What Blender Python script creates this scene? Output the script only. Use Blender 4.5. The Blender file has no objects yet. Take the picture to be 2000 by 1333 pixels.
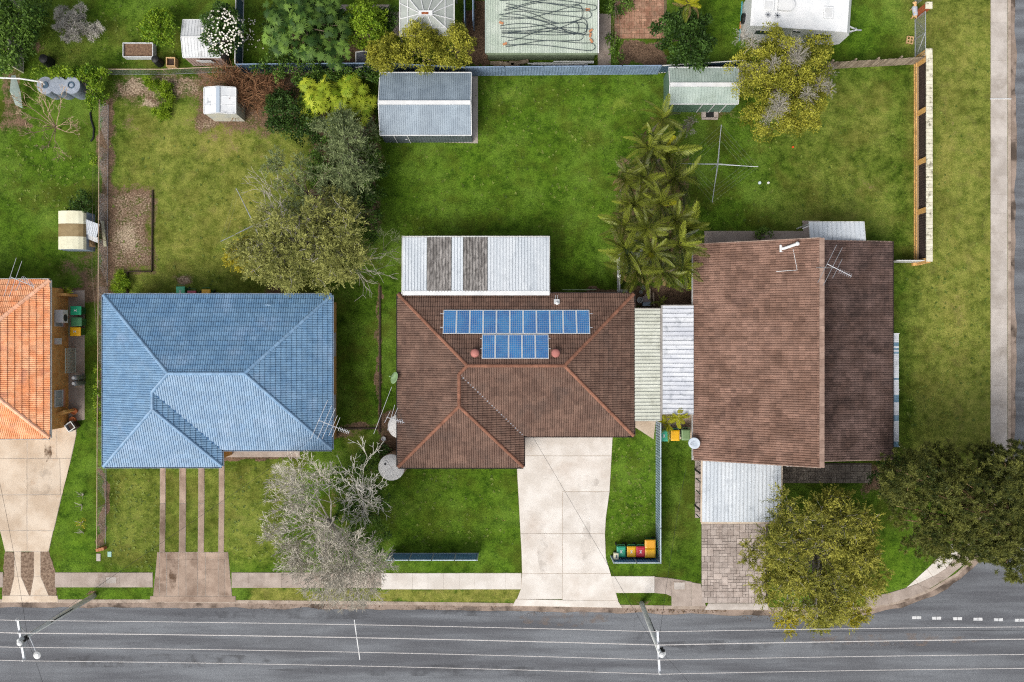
import bpy, math, random
import numpy as np
from mathutils import Vector, Matrix, noise as mnoise
R = math.radians
# ------------------------------------------------------------------ camera, sky, sun, exposure
scene = bpy.context.scene
col = scene.collection
F, H = 1600.0, 56.0                       # focal length in photo pixels, height of the drone in metres
cam = bpy.data.cameras.new('camera'); cam.sensor_width = 36.0; cam.lens = F / 2000 * 36
cam.clip_start = 1.0; cam.clip_end = 2000
cam_o = bpy.data.objects.new('camera', cam); col.objects.link(cam_o); cam_o.location = (0, 0, H)
scene.camera = cam_o
SUN_DIR = Vector((-0.50, -0.66, 0.98)).normalized()      # towards the sun
world = bpy.data.worlds.new('World'); scene.world = world; world.use_nodes = True
wn = world.node_tree; bgn = wn.nodes['Background']
sky = wn.nodes.new('ShaderNodeTexSky'); sky.sky_type = 'NISHITA'; sky.sun_disc = False
sky.sun_elevation = math.asin(SUN_DIR.z); sky.sun_rotation = math.atan2(SUN_DIR.x, SUN_DIR.y) % (2 * math.pi)
sky.air_density = 1.0; sky.dust_density = 5.0; sky.ozone_density = 1.0
hs = wn.nodes.new('ShaderNodeHueSaturation'); hs.inputs['Saturation'].default_value = 0.36
wn.links.new(sky.outputs[0], hs.inputs['Color']); wn.links.new(hs.outputs[0], bgn.inputs['Color'])
bgn.inputs['Strength'].default_value = 0.14
sun = bpy.data.lights.new('sun', 'SUN'); sun.energy = 1.5; sun.angle = R(30); sun.color = (1.0, 0.955, 0.89)
sun_o = bpy.data.objects.new('sun', sun); col.objects.link(sun_o)
sun_o.rotation_euler = SUN_DIR.to_track_quat('Z', 'Y').to_euler(); sun_o.location = SUN_DIR * 80
vs = scene.view_settings; vs.view_transform = 'Standard'; vs.look = 'None'; vs.exposure = 0.78; vs.gamma = 1.0
vs.use_curve_mapping = False
scene.render.engine = 'CYCLES'
scene.cycles.use_denoising = False; scene.cycles.filter_width = 1.15; scene.cycles.denoiser = 'OPENIMAGEDENOISE'; scene.cycles.denoising_input_passes = 'RGB_ALBEDO_NORMAL'; scene.cycles.denoising_prefilter = 'FAST'
scene.cycles.max_bounces = 5; scene.cycles.diffuse_bounces = 3; scene.cycles.glossy_bounces = 2
scene.cycles.transparent_max_bounces = 6

# ------------------------------------------------------------------ helpers
rnd = random.Random(7)
def W(px, py, z=0.0):
    k = (H - z) / F
    return Vector(((px - 1000) * k, (666.5 - py) * k, z))
def M2(n, z=0.0): return n * (H - z) / F          # pixels to metres
K = 0.60
def C(h, k=None):
    h = h.lstrip('#'); k = K if k is None else k
    out = []
    for i in (0, 2, 4):
        c = int(h[i:i + 2], 16) / 255
        out.append((c / 12.92 if c <= .04045 else ((c + .055) / 1.055) ** 2.4) * k)
    return (*out, 1)

class MB:
    def __init__(s): s.v = []; s.f = []; s.t = []
    def add(s, vs_, fs, t=0.5):
        n = len(s.v); s.v.extend(vs_)
        for f in fs: s.f.append([i + n for i in f]); s.t.append(t)
        return s
    def box(s, c, size, rz=0.0, m=None, t=0.5):
        x, y, z = size[0] / 2, size[1] / 2, size[2] / 2
        if m is None: m = Matrix.Rotation(rz, 3, 'Z')
        c = Vector(c)
        vv = [c + m @ Vector((a * x, b * y, d * z)) for d in (-1, 1) for b in (-1, 1) for a in (-1, 1)]
        return s.add(vv, [(0, 2, 3, 1), (4, 5, 7, 6), (0, 1, 5, 4), (2, 6, 7, 3), (0, 4, 6, 2), (1, 3, 7, 5)], t)
    def beam(s, a, b, w, h, t=0.5):
        a = Vector(a); b = Vector(b); d = b - a; L = d.length
        if L < 1e-6: return s
        x = d / L; up = Vector((0, 0, 1)) if abs(x.z) < .98 else Vector((0, 1, 0))
        y = up.cross(x).normalized(); z = x.cross(y)
        m = Matrix((x, y, z)).transposed()
        return s.box((a + b) / 2, (L, w, h), m=m, t=t)
    def tube(s, pts, rad, n=6, cap=True, t=0.5):
        pts = [Vector(p) for p in pts]; k = len(pts)
        if not hasattr(rad, '__len__'): rad = [rad] * k
        b0 = len(s.v); ref = None
        for i, p in enumerate(pts):
            d = (pts[min(i + 1, k - 1)] - pts[max(i - 1, 0)])
            if d.length < 1e-7: d = Vector((0, 0, 1))
            d.normalize()
            if ref is None: ref = Vector((1, 0, 0)) if abs(d.x) < .8 else Vector((0, 1, 0))
            u = d.cross(ref); u = u.normalized() if u.length > 1e-5 else d.orthogonal().normalized()
            w = d.cross(u); ref = u.cross(d)
            for j in range(n):
                a = 2 * math.pi * j / n
                s.v.append(p + (u * math.cos(a) + w * math.sin(a)) * rad[i])
        for i in range(k - 1):
            for j in range(n):
                a = b0 + i * n + j; b = b0 + i * n + (j + 1) % n
                s.f.append([a, b, b + n, a + n]); s.t.append(t)
        if cap:
            s.f.append([b0 + j for j in range(n)][::-1]); s.t.append(t)
            s.f.append([b0 + (k - 1) * n + j for j in range(n)]); s.t.append(t)
        return s
    def prism(s, poly, z0, z1, t=0.5):
        n = len(poly); a = sum(poly[i][0] * poly[(i + 1) % n][1] - poly[(i + 1) % n][0] * poly[i][1] for i in range(n))
        if a < 0: poly = poly[::-1]
        v = [Vector((p[0], p[1], z0)) for p in poly] + [Vector((p[0], p[1], z1)) for p in poly]
        f = [list(range(n))[::-1], list(range(n, 2 * n))] + [(i, (i + 1) % n, n + (i + 1) % n, n + i) for i in range(n)]
        return s.add(v, f, t)
    def lathe(s, c, prof, n=20, t=0.5, m=None):
        c = Vector(c); b = len(s.v); m = m or Matrix.Identity(3)
        for r, z in prof:
            for j in range(n):
                a = 2 * math.pi * j / n
                s.v.append(c + m @ Vector((r * math.cos(a), r * math.sin(a), z)))
        for i in range(len(prof) - 1):
            for j in range(n):
                a0 = b + i * n + j; b0 = b + i * n + (j + 1) % n
                s.f.append([a0, b0, b0 + n, a0 + n]); s.t.append(t)
        s.f.append([b + j for j in range(n)][::-1]); s.t.append(t)
        s.f.append([b + (len(prof) - 1) * n + j for j in range(n)]); s.t.append(t)
        return s
    def mesh(s, name, mat, off=Vector((0, 0, 0)), smooth=False):
        me = bpy.data.meshes.new(name)
        me.from_pydata([tuple(Vector(v) - off) for v in s.v], [], s.f)
        if mat: me.materials.append(mat)
        a = me.attributes.new('tint', 'FLOAT', 'FACE'); a.data.foreach_set('value', s.t)
        if smooth: me.polygons.foreach_set('use_smooth', [True] * len(me.polygons))
        me.update(); return me
    def build(s, name, mat, parent=None, label=None, cat=None, group=None, kind=None, smooth=False, loc=None):
        if parent is not None: off = wloc(parent)
        elif loc is not None: off = Vector(loc)
        else: off = Vector((0, 0, 0))
        o = bpy.data.objects.new(name, s.mesh(name, mat, off, smooth)); col.objects.link(o)
        if parent is not None: o.parent = parent
        else: o.location = off
        return tag(o, label, cat, group, kind)
def wloc(o):
    p = Vector((0, 0, 0))
    while o is not None: p = p + o.location; o = o.parent
    return p
def tag(o, label=None, cat=None, group=None, kind=None):
    if label: o['label'] = label
    if cat: o['category'] = cat
    if group: o['group'] = group
    if kind: o['kind'] = kind
    return o
def thing(name, label, cat, loc=(0, 0, 0), group=None, rz=0.0):
    o = bpy.data.objects.new(name, None); col.objects.link(o); o.location = loc; o.rotation_euler.z = rz
    o.empty_display_size = .3
    return tag(o, label, cat, group)
def inst(name, me, parent, mw, label=None):
    """object sharing mesh data; mw = matrix relative to the parent's origin in world axes"""
    o = bpy.data.objects.new(name, me); col.objects.link(o); o.parent = parent
    mm = mw.copy(); mm.translation = mm.translation - wloc(parent); o.matrix_local = mm
    if label: o['label'] = label
    return o
def copy_tree(o, parent=None):
    c = o.copy(); col.objects.link(c); c.parent = parent
    for ch in list(o.children): copy_tree(ch, c)
    return c

# ------------------------------------------------------------------ materials
MATS = {}
def mat(name, c1, c2=None, sc=3.0, rough=.85, bump=0.0, bsc=None, c3=None, sc3=.5, lo3=.52, hi3=.7, f3=.8, metal=0.0, spec=.3, tint=0.0,
        tc=None, fine=0.0, transl=0.0, stretch=None, alpha=None, coat=0.0):
    m = bpy.data.materials.new(name); m.use_nodes = True; MATS[name] = m
    nt = m.node_tree; N = nt.nodes; L = nt.links; b = N['Principled BSDF']
    geo = N.new('ShaderNodeNewGeometry'); pos = geo.outputs['Position']
    if stretch:
        mp = N.new('ShaderNodeMapping'); mp.inputs['Scale'].default_value = stretch; L.new(pos, mp.inputs['Vector']); pos2 = mp.outputs[0]
    else: pos2 = pos
    def noise(scale, detail=5, p=None, ro=.6):
        n = N.new('ShaderNodeTexNoise'); n.inputs['Scale'].default_value = scale; n.inputs['Detail'].default_value = detail
        n.inputs['Roughness'].default_value = ro; L.new(p or pos2, n.inputs['Vector']); return n.outputs['Fac']
    def ramp(x, lo, hi):
        r = N.new('ShaderNodeMapRange'); r.interpolation_type = 'SMOOTHSTEP'; r.inputs['From Min'].default_value = lo
        r.inputs['From Max'].default_value = hi; L.new(x, r.inputs['Value']); return r.outputs[0]
    def mix(a, bb, f):
        x = N.new('ShaderNodeMix'); x.data_type = 'RGBA'
        for sock, val in ((x.inputs[6], a), (x.inputs[7], bb)):
            if isinstance(val, tuple): sock.default_value = val
            else: L.new(val, sock)
        if isinstance(f, (int, float)): x.inputs[0].default_value = f
        else: L.new(f, x.inputs[0])
        return x.outputs[2]
    cur = c1
    if c2: cur = mix(cur, c2, ramp(noise(sc), .34, .66))
    if tc:                                   # per-piece colour: tint attribute runs from cur to tc
        at = N.new('ShaderNodeAttribute'); at.attribute_name = 'tint'
        cur = mix(cur, tc, at.outputs['Fac'])
    if c3:
        r = ramp(noise(sc3, 7, pos), lo3, hi3); mu = N.new('ShaderNodeMath'); mu.operation = 'MULTIPLY'; L.new(r, mu.inputs[0]); mu.inputs[1].default_value = f3
        cur = mix(cur, c3, mu.outputs[0])
    def scale_by(x, amp):
        mr = N.new('ShaderNodeMapRange'); L.new(x, mr.inputs['Value']); mr.inputs['To Min'].default_value = 1 - amp; mr.inputs['To Max'].default_value = 1 + amp
        mr.clamp = False
        vm = N.new('ShaderNodeVectorMath'); vm.operation = 'SCALE'
        if isinstance(cur, tuple): vm.inputs[0].default_value = cur[:3]
        else: L.new(cur, vm.inputs[0])
        L.new(mr.outputs[0], vm.inputs['Scale']); return vm.outputs[0]
    if tint:
        at = N.new('ShaderNodeAttribute'); at.attribute_name = 'tint'; cur = scale_by(at.outputs['Fac'], tint)
    if fine: cur = scale_by(ramp(noise(22, 3, pos, .7), .25, .75), fine)
    if isinstance(cur, tuple): b.inputs['Base Color'].default_value = cur
    else: L.new(cur, b.inputs['Base Color'])
    b.inputs['Roughness'].default_value = rough; b.inputs['Metallic'].default_value = metal
    b.inputs['Specular IOR Level'].default_value = spec
    if coat: b.inputs['Coat Weight'].default_value = coat; b.inputs['Coat Roughness'].default_value = .08
    if alpha is not None: b.inputs['Alpha'].default_value = alpha
    if bump:
        bn = N.new('ShaderNodeBump'); bn.inputs['Strength'].default_value = bump; bn.inputs['Distance'].default_value = .03
        L.new(noise(bsc or sc * 6, 4, pos), bn.inputs['Height']); L.new(bn.outputs[0], b.inputs['Normal'])
    if transl:
        tr = N.new('ShaderNodeBsdfTranslucent'); ms = N.new('ShaderNodeMixShader'); ms.inputs[0].default_value = transl
        if isinstance(cur, tuple): tr.inputs['Color'].default_value = cur
        else: L.new(cur, tr.inputs['Color'])
        out = N['Material Output']; L.new(b.outputs[0], ms.inputs[1]); L.new(tr.outputs[0], ms.inputs[2]); L.new(ms.outputs[0], out.inputs['Surface'])
    return m

m_conc_new = mat('pale_concrete', C('d6cec4'), C('e9e3db'), .7, .9, .15, 30, c3=C('bba897'), sc3=.3, lo3=.5, hi3=.75, f3=.5, fine=.05, tint=.05)
m_conc_old = mat('weathered_concrete', C('a3958a'), C('b8aa9f'), .9, .92, .25, 30, c3=C('8a7768'), sc3=.8, f3=.7, fine=.1, tint=.1)
m_conc_tan = mat('tan_concrete', C('c7b39c'), C('dfcfbb'), .5, .92, .2, 30, c3=C('b08e6c'), sc3=.55, lo3=.56, hi3=.72, f3=.6, fine=.07, tint=.05)
m_conc_path = mat('grey_concrete', C('b3aaa1'), C('cac2ba'), .8, .92, .2, 30, c3=C('94897c'), sc3=.6, f3=.5, fine=.08, tint=.07)
m_conc_brown = mat('stained_concrete', C('9a8575'), C('b39e8d'), .9, .92, .25, 30, c3=C('6d5747'), sc3=.7, lo3=.48, hi3=.7, f3=.75, fine=.1, tint=.16)
m_kerb = mat('kerb_concrete', C('a08f80'), C('b9aa9b'), 1.2, .92, .3, 25, c3=C('6b5b4e'), sc3=1.1, f3=.8, fine=.12)
m_gutter = mat('gutter_concrete', C('8b7b6e'), C('a39184'), 1.2, .92, .3, 25, c3=C('43382f'), sc3=.5, lo3=.5, hi3=.62, f3=.85, fine=.14)
m_asphalt = mat('asphalt', C('5d5f64'), C('7d8186'), .7, .9, .5, 60, c3=C('595a5e'), sc3=.16, lo3=.42, hi3=.72, f3=.5, fine=.12, stretch=(.12, 1.5, 1))
m_gravel = mat('brown_gravel', C('6d5848'), C('9a8470'), 6, .95, .6, 30, c3=C('b19a85'), sc3=9, lo3=.6, hi3=.75, fine=.2)
m_white = mat('white_paint', C('dcdedf'), C('eaebea'), 1.5, .5, c3=C('c9cac6'), sc3=.7, f3=.4)
m_white_dirty = mat('weathered_white_sheet', C('ccd4db'), C('dce2e7'), 1.1, .5, c3=C('a3abb3'), sc3=1.6, lo3=.55, hi3=.75, f3=.5, tint=.04, stretch=(1.0, .25, 1))
m_white_grime = mat('grimy_white_sheet', C('c6cad2'), C('dcdfe3'), 1.4, .55, c3=C('7f8790'), sc3=1.9, lo3=.53, hi3=.75, f3=.75, tint=.05, stretch=(.35, 1.2, 1))
m_cream_grime = mat('grimy_cream_sheet', C('cfd2c4'), C('dfe2d6'), 1.4, .55, c3=C('a3a493'), sc3=1.5, lo3=.52, hi3=.75, f3=.65, tint=.05, stretch=(.35, 1.2, 1))
m_grey_fibre = mat('weathered_fibreglass', C('706c69'), C('a8a4a0'), 5, .95, .3, 12, c3=C('4d4a47'), sc3=4, lo3=.5, hi3=.7, f3=.7, tint=.12, stretch=(1.6, .35, 1))
m_steel = mat('galvanised_steel', C('b5bac0'), C('cfd3d7'), 5, .38, metal=.6, spec=.5)
m_alu = mat('aluminium', C('c9cbd0'), None, 1, .35, metal=.7)
m_dark = mat('dark_metal', C('2a2c2f'), C('3a3c40'), 4, .6)
m_black = mat('black_plastic', C('161718'), C('232425'), 4, .55)
m_glass = mat('window_glass', C('2b3640'), C('42505a'), .8, .08, spec=.6)
m_wood = mat('bare_timber', C('8a7a68'), C('b0a08c'), 3, .9, .3, 25, fine=.15, tint=.3, stretch=(1, 1, .3))
m_timber_tan = mat('tan_timber', C('c29b6d'), C('d9b585'), 3, .85, fine=.1, tint=.15)
m_rust = mat('rusty_iron', C('8a4a2e'), C('a7623c'), 5, .9)
# ------------------------------------------------------------------ ground, road, kerb, paths
KERB = [(-1400, 1177), (-300, 1177), (300, 1177), (700, 1180), (1000, 1184), (1250, 1188), (1480, 1192), (1640, 1193), (1700, 1190), (1760, 1178), (1820, 1155),
        (1870, 1125), (1905, 1092), (1940, 1040), (1962, 990), (1971, 930), (1974, 850), (1974, 400), (1974, 0), (1974, -1400)]
def resample(pts, step):
    out = []
    for a, b in zip(pts[:-1], pts[1:]):
        n = max(1, int((b - a).length / step))
        out += [a.lerp(b, i / n) for i in range(n)]
    return out + [pts[-1]]
kpts = [W(*p) for p in KERB]
def offset_line(pts, d):
    out = []
    for i, p in enumerate(pts):
        t = (pts[min(i + 1, len(pts) - 1)] - pts[max(i - 1, 0)]).normalized()
        out.append(p + Vector((t.y, -t.x, 0)) * d)      # positive = to the right of travel = road side
    return out
far = MB(); far.add([(-300, -300, -.22), (300, -300, -.22), (300, 300, -.22), (-300, 300, -.22)], [(0, 1, 2, 3)])
# lawn: a fine grid carrying masks for dry grass, bare earth and lush growth
GX0, GX1, GY0, GY1, GS = -46.0, 34.5, -18.8, 30.0, 0.15
nx = int((GX1 - GX0) / GS) + 1; ny = int((GY1 - GY0) / GS) + 1
gx = GX0 + np.arange(nx) * GS; gy = GY0 + np.arange(ny) * GS
XX, YY = np.meshgrid(gx, gy)
PX = XX * F / H + 1000; PY = 666.5 - YY * F / H
def inside(px, py, poly):
    r = np.zeros(px.shape, bool); n = len(poly)
    for i in range(n):
        x1, y1 = poly[i]; x2, y2 = poly[(i + 1) % n]
        if y1 == y2: continue
        c = ((y1 > py) != (y2 > py)) & (px < (x2 - x1) * (py - y1) / (y2 - y1) + x1)
        r ^= c
    return r
PX0, PY0 = PX, PY
def waves(seed, sc):
    r = np.random.RandomState(seed); o = np.zeros(PX0.shape)
    for k in range(9):
        f = sc * r.uniform(.5, 2.2); a = r.uniform(0, 6.28); o += np.sin(f * (PX0 * np.cos(a) + PY0 * np.sin(a)) + r.uniform(0, 6.28)) / 9 ** .5
    return o
PX = PX0 + 4.5 * waves(1, .06) + 2.5 * waves(2, .25); PY = PY0 + 4.5 * waves(3, .06) + 2.5 * waves(4, .25)
mask = {k: np.zeros(PX.shape) for k in ('dry', 'dirt', 'lush', 'straw')}
def dab(k, x, y, rx, ry, s=1.0, hard=1.0, a=0.0):
    c, sn = math.cos(R(a)), math.sin(R(a)); dx = PX - x; dy = PY - y
    d = ((dx * c + dy * sn) / rx) ** 2 + ((-dx * sn + dy * c) / ry) ** 2
    mask[k] = np.maximum(mask[k], s * np.clip((1.25 - d) * hard, 0, 1)) if hard >= 1 else np.maximum(mask[k], s * np.exp(-d))
def rect(k, x0, y0, x1, y1, s=1.0, e=6.0):
    d = np.minimum(np.minimum(PX - x0, x1 - PX), np.minimum(PY - y0, y1 - PY))
    mask[k] = np.maximum(mask[k], s * np.clip(d / e + .5, 0, 1))
# dry, yellowish yards and verges
rect('dry', 1760, -300, 1990, 950, .58, 90); rect('dry', 205, 180, 640, 590, .52, 110); rect('dry', 210, 905, 560, 1110, .45, 40)
rect('dry', 1500, 130, 1785, 480, .42, 110); rect('dry', 480, 1150, 1020, 1178, .75, 8); rect('dry', 60, 30, 380, 140, .25, 40)
for p in [(430, 280, 80, 60, 1), (330, 290, 60, 40, .7), (480, 400, 60, 60, .9), (350, 470, 50, 60, .7), (440, 420, 80, 60, .75), (380, 330, 60, 70, .6), (470, 345, 60, 45, .7), (520, 930, 60, 60, .6), (480, 960, 60, 60, .5), (1700, 250, 70, 60, .6), (1640, 380, 60, 60, .4),
          (1850, 300, 30, 90, .9), (1870, 620, 40, 120, .9), (1880, 120, 40, 60, .7), (240, 300, 30, 60, .5), (1720, 180, 60, 30, .5), (820, 990, 60, 30, .2), (1210, 205, 30, 22, .35),
          (1150, 260, 60, 40, .18), (1000, 180, 90, 30, .16), (640, 760, 20, 100, .4), (690, 850, 30, 40, .5), (540, 540, 60, 40, .5), (1320, 1050, 30, 60, .25), (100, 400, 60, 40, .2)]:
    dab('dry', *p, hard=.5)
# bare earth
rect('dirt', 192, 190, 224, 590, .8, 14); rect('dirt', 218, 150, 400, 200, .62, 30); rect('straw', 225, 155, 390, 190, .5, 20); rect('dirt', 212, 360, 308, 538, .55, 8); rect('straw', 214, 375, 292, 520, .42, 16); rect('dirt', 196, 560, 212, 830, .8, 6); rect('dirt', 206, 368, 297, 526, .7, 12); rect('straw', 212, 378, 290, 410, .35, 16)
rect('dirt', 196, 915, 209, 1072, .8, 5); rect('dirt', 735, 555, 744, 850, .7, 4); rect('dirt', 1210, 80, 1300, 130, .95, 10); rect('dirt', 925, 0, 950, 130, .9, 8)
rect('dirt', 1150, 560, 1360, 605, .9, 8); rect('dirt', 1200, 300, 1350, 560, .55, 24); rect('dirt', 600, 215, 742, 450, .75, 30); rect('dirt', 560, 60, 725, 140, .7, 14)
rect('dirt', 380, 130, 590, 260, .7, 22); rect('dirt', 98, 560, 205, 590, .8, 8); rect('dirt', 640, 878, 760, 1105, .35, 20); rect('dirt', 740, 800, 790, 915, .8, 10)
rect('dirt', 1690, 905, 1760, 960, .8, 14); rect('dirt', 0, 135, 45, 260, .6, 12); rect('dirt', 433, 876, 585, 896, .9, 4); rect('dirt', 905, 20, 955, 128, .9, 8)
for p in [(300, 200, 28, 20, .9), (430, 330, 30, 20, .36), (470, 440, 40, 24, .36), (360, 420, 26, 40, .34), (460, 285, 50, 22, .42), (1700, 360, 40, 26, .36), (1860, 250, 26, 60, .38), (1875, 600, 24, 60, .36), (262, 172, 46, 26, .85), (330, 160, 80, 16, .8), (420, 240, 60, 22, .75), (250, 240, 26, 26, .55), (380, 200, 30, 40, .5), (140, 520, 50, 26, .6), (205, 560, 40, 30, .8), (515, 262, 30, 14, .7), (680, 480, 40, 60, .5), (600, 420, 60, 40, .5), (540, 560, 30, 18, .8), (1300, 250, 40, 24, .4), (265, 195, 40, 30, .55), (365, 545, 24, 16, .8), (232, 410, 30, 30, .8), (250, 480, 40, 40, .9), (170, 545, 30, 40, .7), (170, 480, 25, 60, .6),
          (430, 265, 60, 24, .5), (500, 250, 30, 24, .5), (520, 300, 30, 60, .35), (630, 330, 40, 40, .6), (660, 845, 50, 10, .8), (700, 830, 40, 7, .9), (560, 1170, 60, 6, .5), (540, 1175, 12, 6, .9),
          (1255, 1178, 20, 6, .8), (185, 1165, 14, 6, .9), (1640, 120, 60, 6, .5), (190, 90, 30, 16, .3), (70, 85, 22, 24, .6), (1345, 330, 30, 30, .4), (1400, 225, 80, 12, .6), (1490, 250, 60, 14, .5),
          (1910, 1140, 30, 8, .4), (40, 240, 30, 12, .8), (150, 250, 30, 40, .4), (620, 560, 60, 16, .3), (1690, 1000, 50, 60, .4), (1380, 400, 30, 40, .35), (1360, 470, 60, 14, .4)]:
    dab('dirt', *p, hard=.5)
for p in [(250, 466, 32, 40, .8), (262, 168, 40, 20, .7), (330, 158, 70, 12, .6), (415, 244, 40, 14, .5), (290, 205, 22, 14, .9), (240, 390, 24, 14, .5), (265, 170, 40, 14, .6), (365, 545, 20, 12, .6), (1000, 1176, 90, 3, .3), (600, 345, 20, 24, .3), (475, 225, 40, 30, .35)]:
    dab('straw', *p, hard=.5)
# lush
rect('lush', 744, 905, 1012, 1118, .35, 20); rect('lush', 1185, 850, 1282, 1120, .4, 14); rect('lush', 745, 150, 1280, 460, .25, 60); rect('lush', 105, 850, 190, 1118, .35, 20); rect('lush', 110, 1150, 290, 1176, .4, 6)
for p in [(236, 556, 13, 22, 1), (1205, 205, 36, 28, 1), (1130, 200, 60, 30, .5), (930, 320, 60, 70, .6), (1050, 330, 60, 60, .45), (320, 205, 20, 30, 1), (300, 160, 20, 10, .6), (1440, 40, 60, 90, .7), (1640, 60, 90, 50, .7), (1560, 100, 60, 20, .5), (150, 1060, 40, 50, .9), (480, 1090, 60, 26, .8), (1740, 1110, 60, 50, .9),
          (1400, 15, 20, 60, .6), (170, 40, 60, 40, .3), (100, 280, 60, 60, .45), (60, 480, 50, 60, .35), (560, 1105, 50, 10, .6), (1205, 130, 6, 40, .8), (1190, 110, 18, 22, .8), (1100, 230, 60, 60, .35), (860, 400, 60, 40, .3), (930, 980, 60, 40, .3)]:
    dab('lush', *p, hard=.5)
PX, PY = PX0, PY0
keep = inside(PX, PY, [(p[0], p[1]) for p in KERB] + [(-1400, -1400)])
idx = np.arange(nx * ny).reshape(ny, nx)
cellk = keep[:-1, :-1] & keep[1:, 1:] & keep[:-1, 1:] & keep[1:, :-1]
q = np.stack([idx[:-1, :-1][cellk], idx[:-1, 1:][cellk], idx[1:, 1:][cellk], idx[1:, :-1][cellk]], 1)
rs = np.random.RandomState(3)
ZZ = rs.uniform(-.008, .008, XX.shape)
def np_mesh(name, V, Q, mats, attrs=None, smooth=False):
    me = bpy.data.meshes.new(name); n = len(Q); k = Q.shape[1]
    me.vertices.add(len(V)); me.vertices.foreach_set('co', V.astype(np.float32).ravel())
    me.loops.add(n * k); me.loops.foreach_set('vertex_index', Q.astype(np.int32).ravel())
    me.polygons.add(n); me.polygons.foreach_set('loop_start', np.arange(n, dtype=np.int32) * k); me.polygons.foreach_set('loop_total', np.full(n, k, np.int32))
    if smooth: me.polygons.foreach_set('use_smooth', np.ones(n, bool))
    me.update(calc_edges=True); me.materials.append(mats)
    for nm, (dom, arr) in (attrs or {}).items():
        a = me.attributes.new(nm, 'FLOAT', dom); a.data.foreach_set('value', arr.astype(np.float32).ravel())
    return me
def lawn_material():
    m = bpy.data.materials.new('mown_grass_and_earth'); m.use_nodes = True; nt = m.node_tree; N = nt.nodes; L = nt.links; b = N['Principled BSDF']
    pos = N.new('ShaderNodeNewGeometry').outputs['Position']
    def noise(s, d=4, ro=.6, off=0):
        n = N.new('ShaderNodeTexNoise'); n.inputs['Scale'].default_value = s; n.inputs['Detail'].default_value = d; n.inputs['Roughness'].default_value = ro
        if off:
            mp = N.new('ShaderNodeMapping'); mp.inputs['Location'].default_value = (off, off * 2, 0); L.new(pos, mp.inputs[0]); L.new(mp.outputs[0], n.inputs['Vector'])
        else: L.new(pos, n.inputs['Vector'])
        return n.outputs['Fac']
    def math_(op, a, c):
        x = N.new('ShaderNodeMath'); x.operation = op
        for s, v in ((x.inputs[0], a), (x.inputs[1], c)):
            if isinstance(v, (int, float)): s.default_value = v
            else: L.new(v, s)
        return x.outputs[0]
    def rng(x, lo, hi, a=0.0, bb=1.0):
        r = N.new('ShaderNodeMapRange'); r.inputs['From Min'].default_value = lo; r.inputs['From Max'].default_value = hi; r.inputs['To Min'].default_value = a; r.inputs['To Max'].default_value = bb
        r.interpolation_type = 'SMOOTHSTEP'; L.new(x, r.inputs['Value']); return r.outputs[0]
    def mix(a, c, f):
        x = N.new('ShaderNodeMix'); x.data_type = 'RGBA'
        for s, v in ((x.inputs[6], a), (x.inputs[7], c)):
            if isinstance(v, tuple): s.default_value = v
            else: L.new(v, s)
        L.new(f, x.inputs[0]); return x.outputs[2]
    def att(n):
        a = N.new('ShaderNodeAttribute'); a.attribute_name = n; return a.outputs['Fac']
    big = noise(.28, 5, .62); med = noise(1.6, 5, .68, 7); fine = noise(9, 4, .75, 3); vfine = noise(26, 2, .7, 1)
    t = math_('ADD', math_('MULTIPLY', med, .68), math_('MULTIPLY', fine, .32))
    g = mix(C('284006'), C('54731b'), rng(t, .34, .62))
    g = mix(g, C('789638'), math_('MULTIPLY', rng(math_('ADD', math_('MULTIPLY', big, .75), math_('MULTIPLY', fine, .25)), .44, .64), .65))
    g = mix(g, C('4c5418'), math_('MULTIPLY', rng(noise(.45, 5, .65, 20), .45, .66), .75))
    lush = mix(C('3c6210'), C('719526'), rng(t, .36, .62))
    g = mix(g, lush, math_('MULTIPLY', att('lush'), .75))
    dry = mix(C('737930'), C('9f9c4f'), rng(t, .36, .62))
    dry = mix(dry, C('8b7f4c'), math_('MULTIPLY', rng(noise(1.1, 4, .6, 30), .5, .72), .6))
    d = math_('ADD', att('dry'), math_('MULTIPLY', math_('SUBTRACT', math_('ADD', math_('MULTIPLY', big, .6), math_('MULTIPLY', med, .4)), .5), 1.1))
    g = mix(g, dry, math_('MULTIPLY', rng(d, .05, .95), .9))
    e = mix(C('4d3d30'), C('8a715c'), rng(math_('ADD', math_('MULTIPLY', fine, .6), math_('MULTIPLY', med, .4)), .36, .62))
    e = mix(e, C('a08c74'), math_('MULTIPLY', rng(vfine, .58, .75), .5))
    s = mix(C('9a8670'), C('c2b097'), rng(fine, .35, .62))
    e = mix(e, s, math_('MULTIPLY', rng(math_('ADD', att('straw'), math_('MULTIPLY', math_('SUBTRACT', fine, .5), 1.5)), .3, .8), .9))
    dm = math_('ADD', att('dirt'), math_('ADD', math_('MULTIPLY', math_('SUBTRACT', med, .5), 1.1), math_('MULTIPLY', math_('SUBTRACT', fine, .5), .9)))
    g = mix(g, e, rng(dm, .38, .72))
    v = N.new('ShaderNodeVectorMath'); v.operation = 'SCALE'; L.new(g, v.inputs[0])
    L.new(rng(math_('ADD', math_('MULTIPLY', vfine, .5), math_('MULTIPLY', fine, .5)), .3, .7, .84, 1.15), v.inputs['Scale'])
    L.new(v.outputs[0], b.inputs['Base Color']); b.inputs['Roughness'].default_value = 1.0; b.inputs['Specular IOR Level'].default_value = .1
    bn = N.new('ShaderNodeBump'); bn.inputs['Strength'].default_value = .55; bn.inputs['Distance'].default_value = .06
    L.new(math_('ADD', fine, vfine), bn.inputs['Height']); L.new(bn.outputs[0], b.inputs['Normal'])
    return m
m_lawn = lawn_material()
far.build('ground', m_lawn, kind='structure')
V = np.stack([XX.ravel(), YY.ravel(), ZZ.ravel()], 1)
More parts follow.
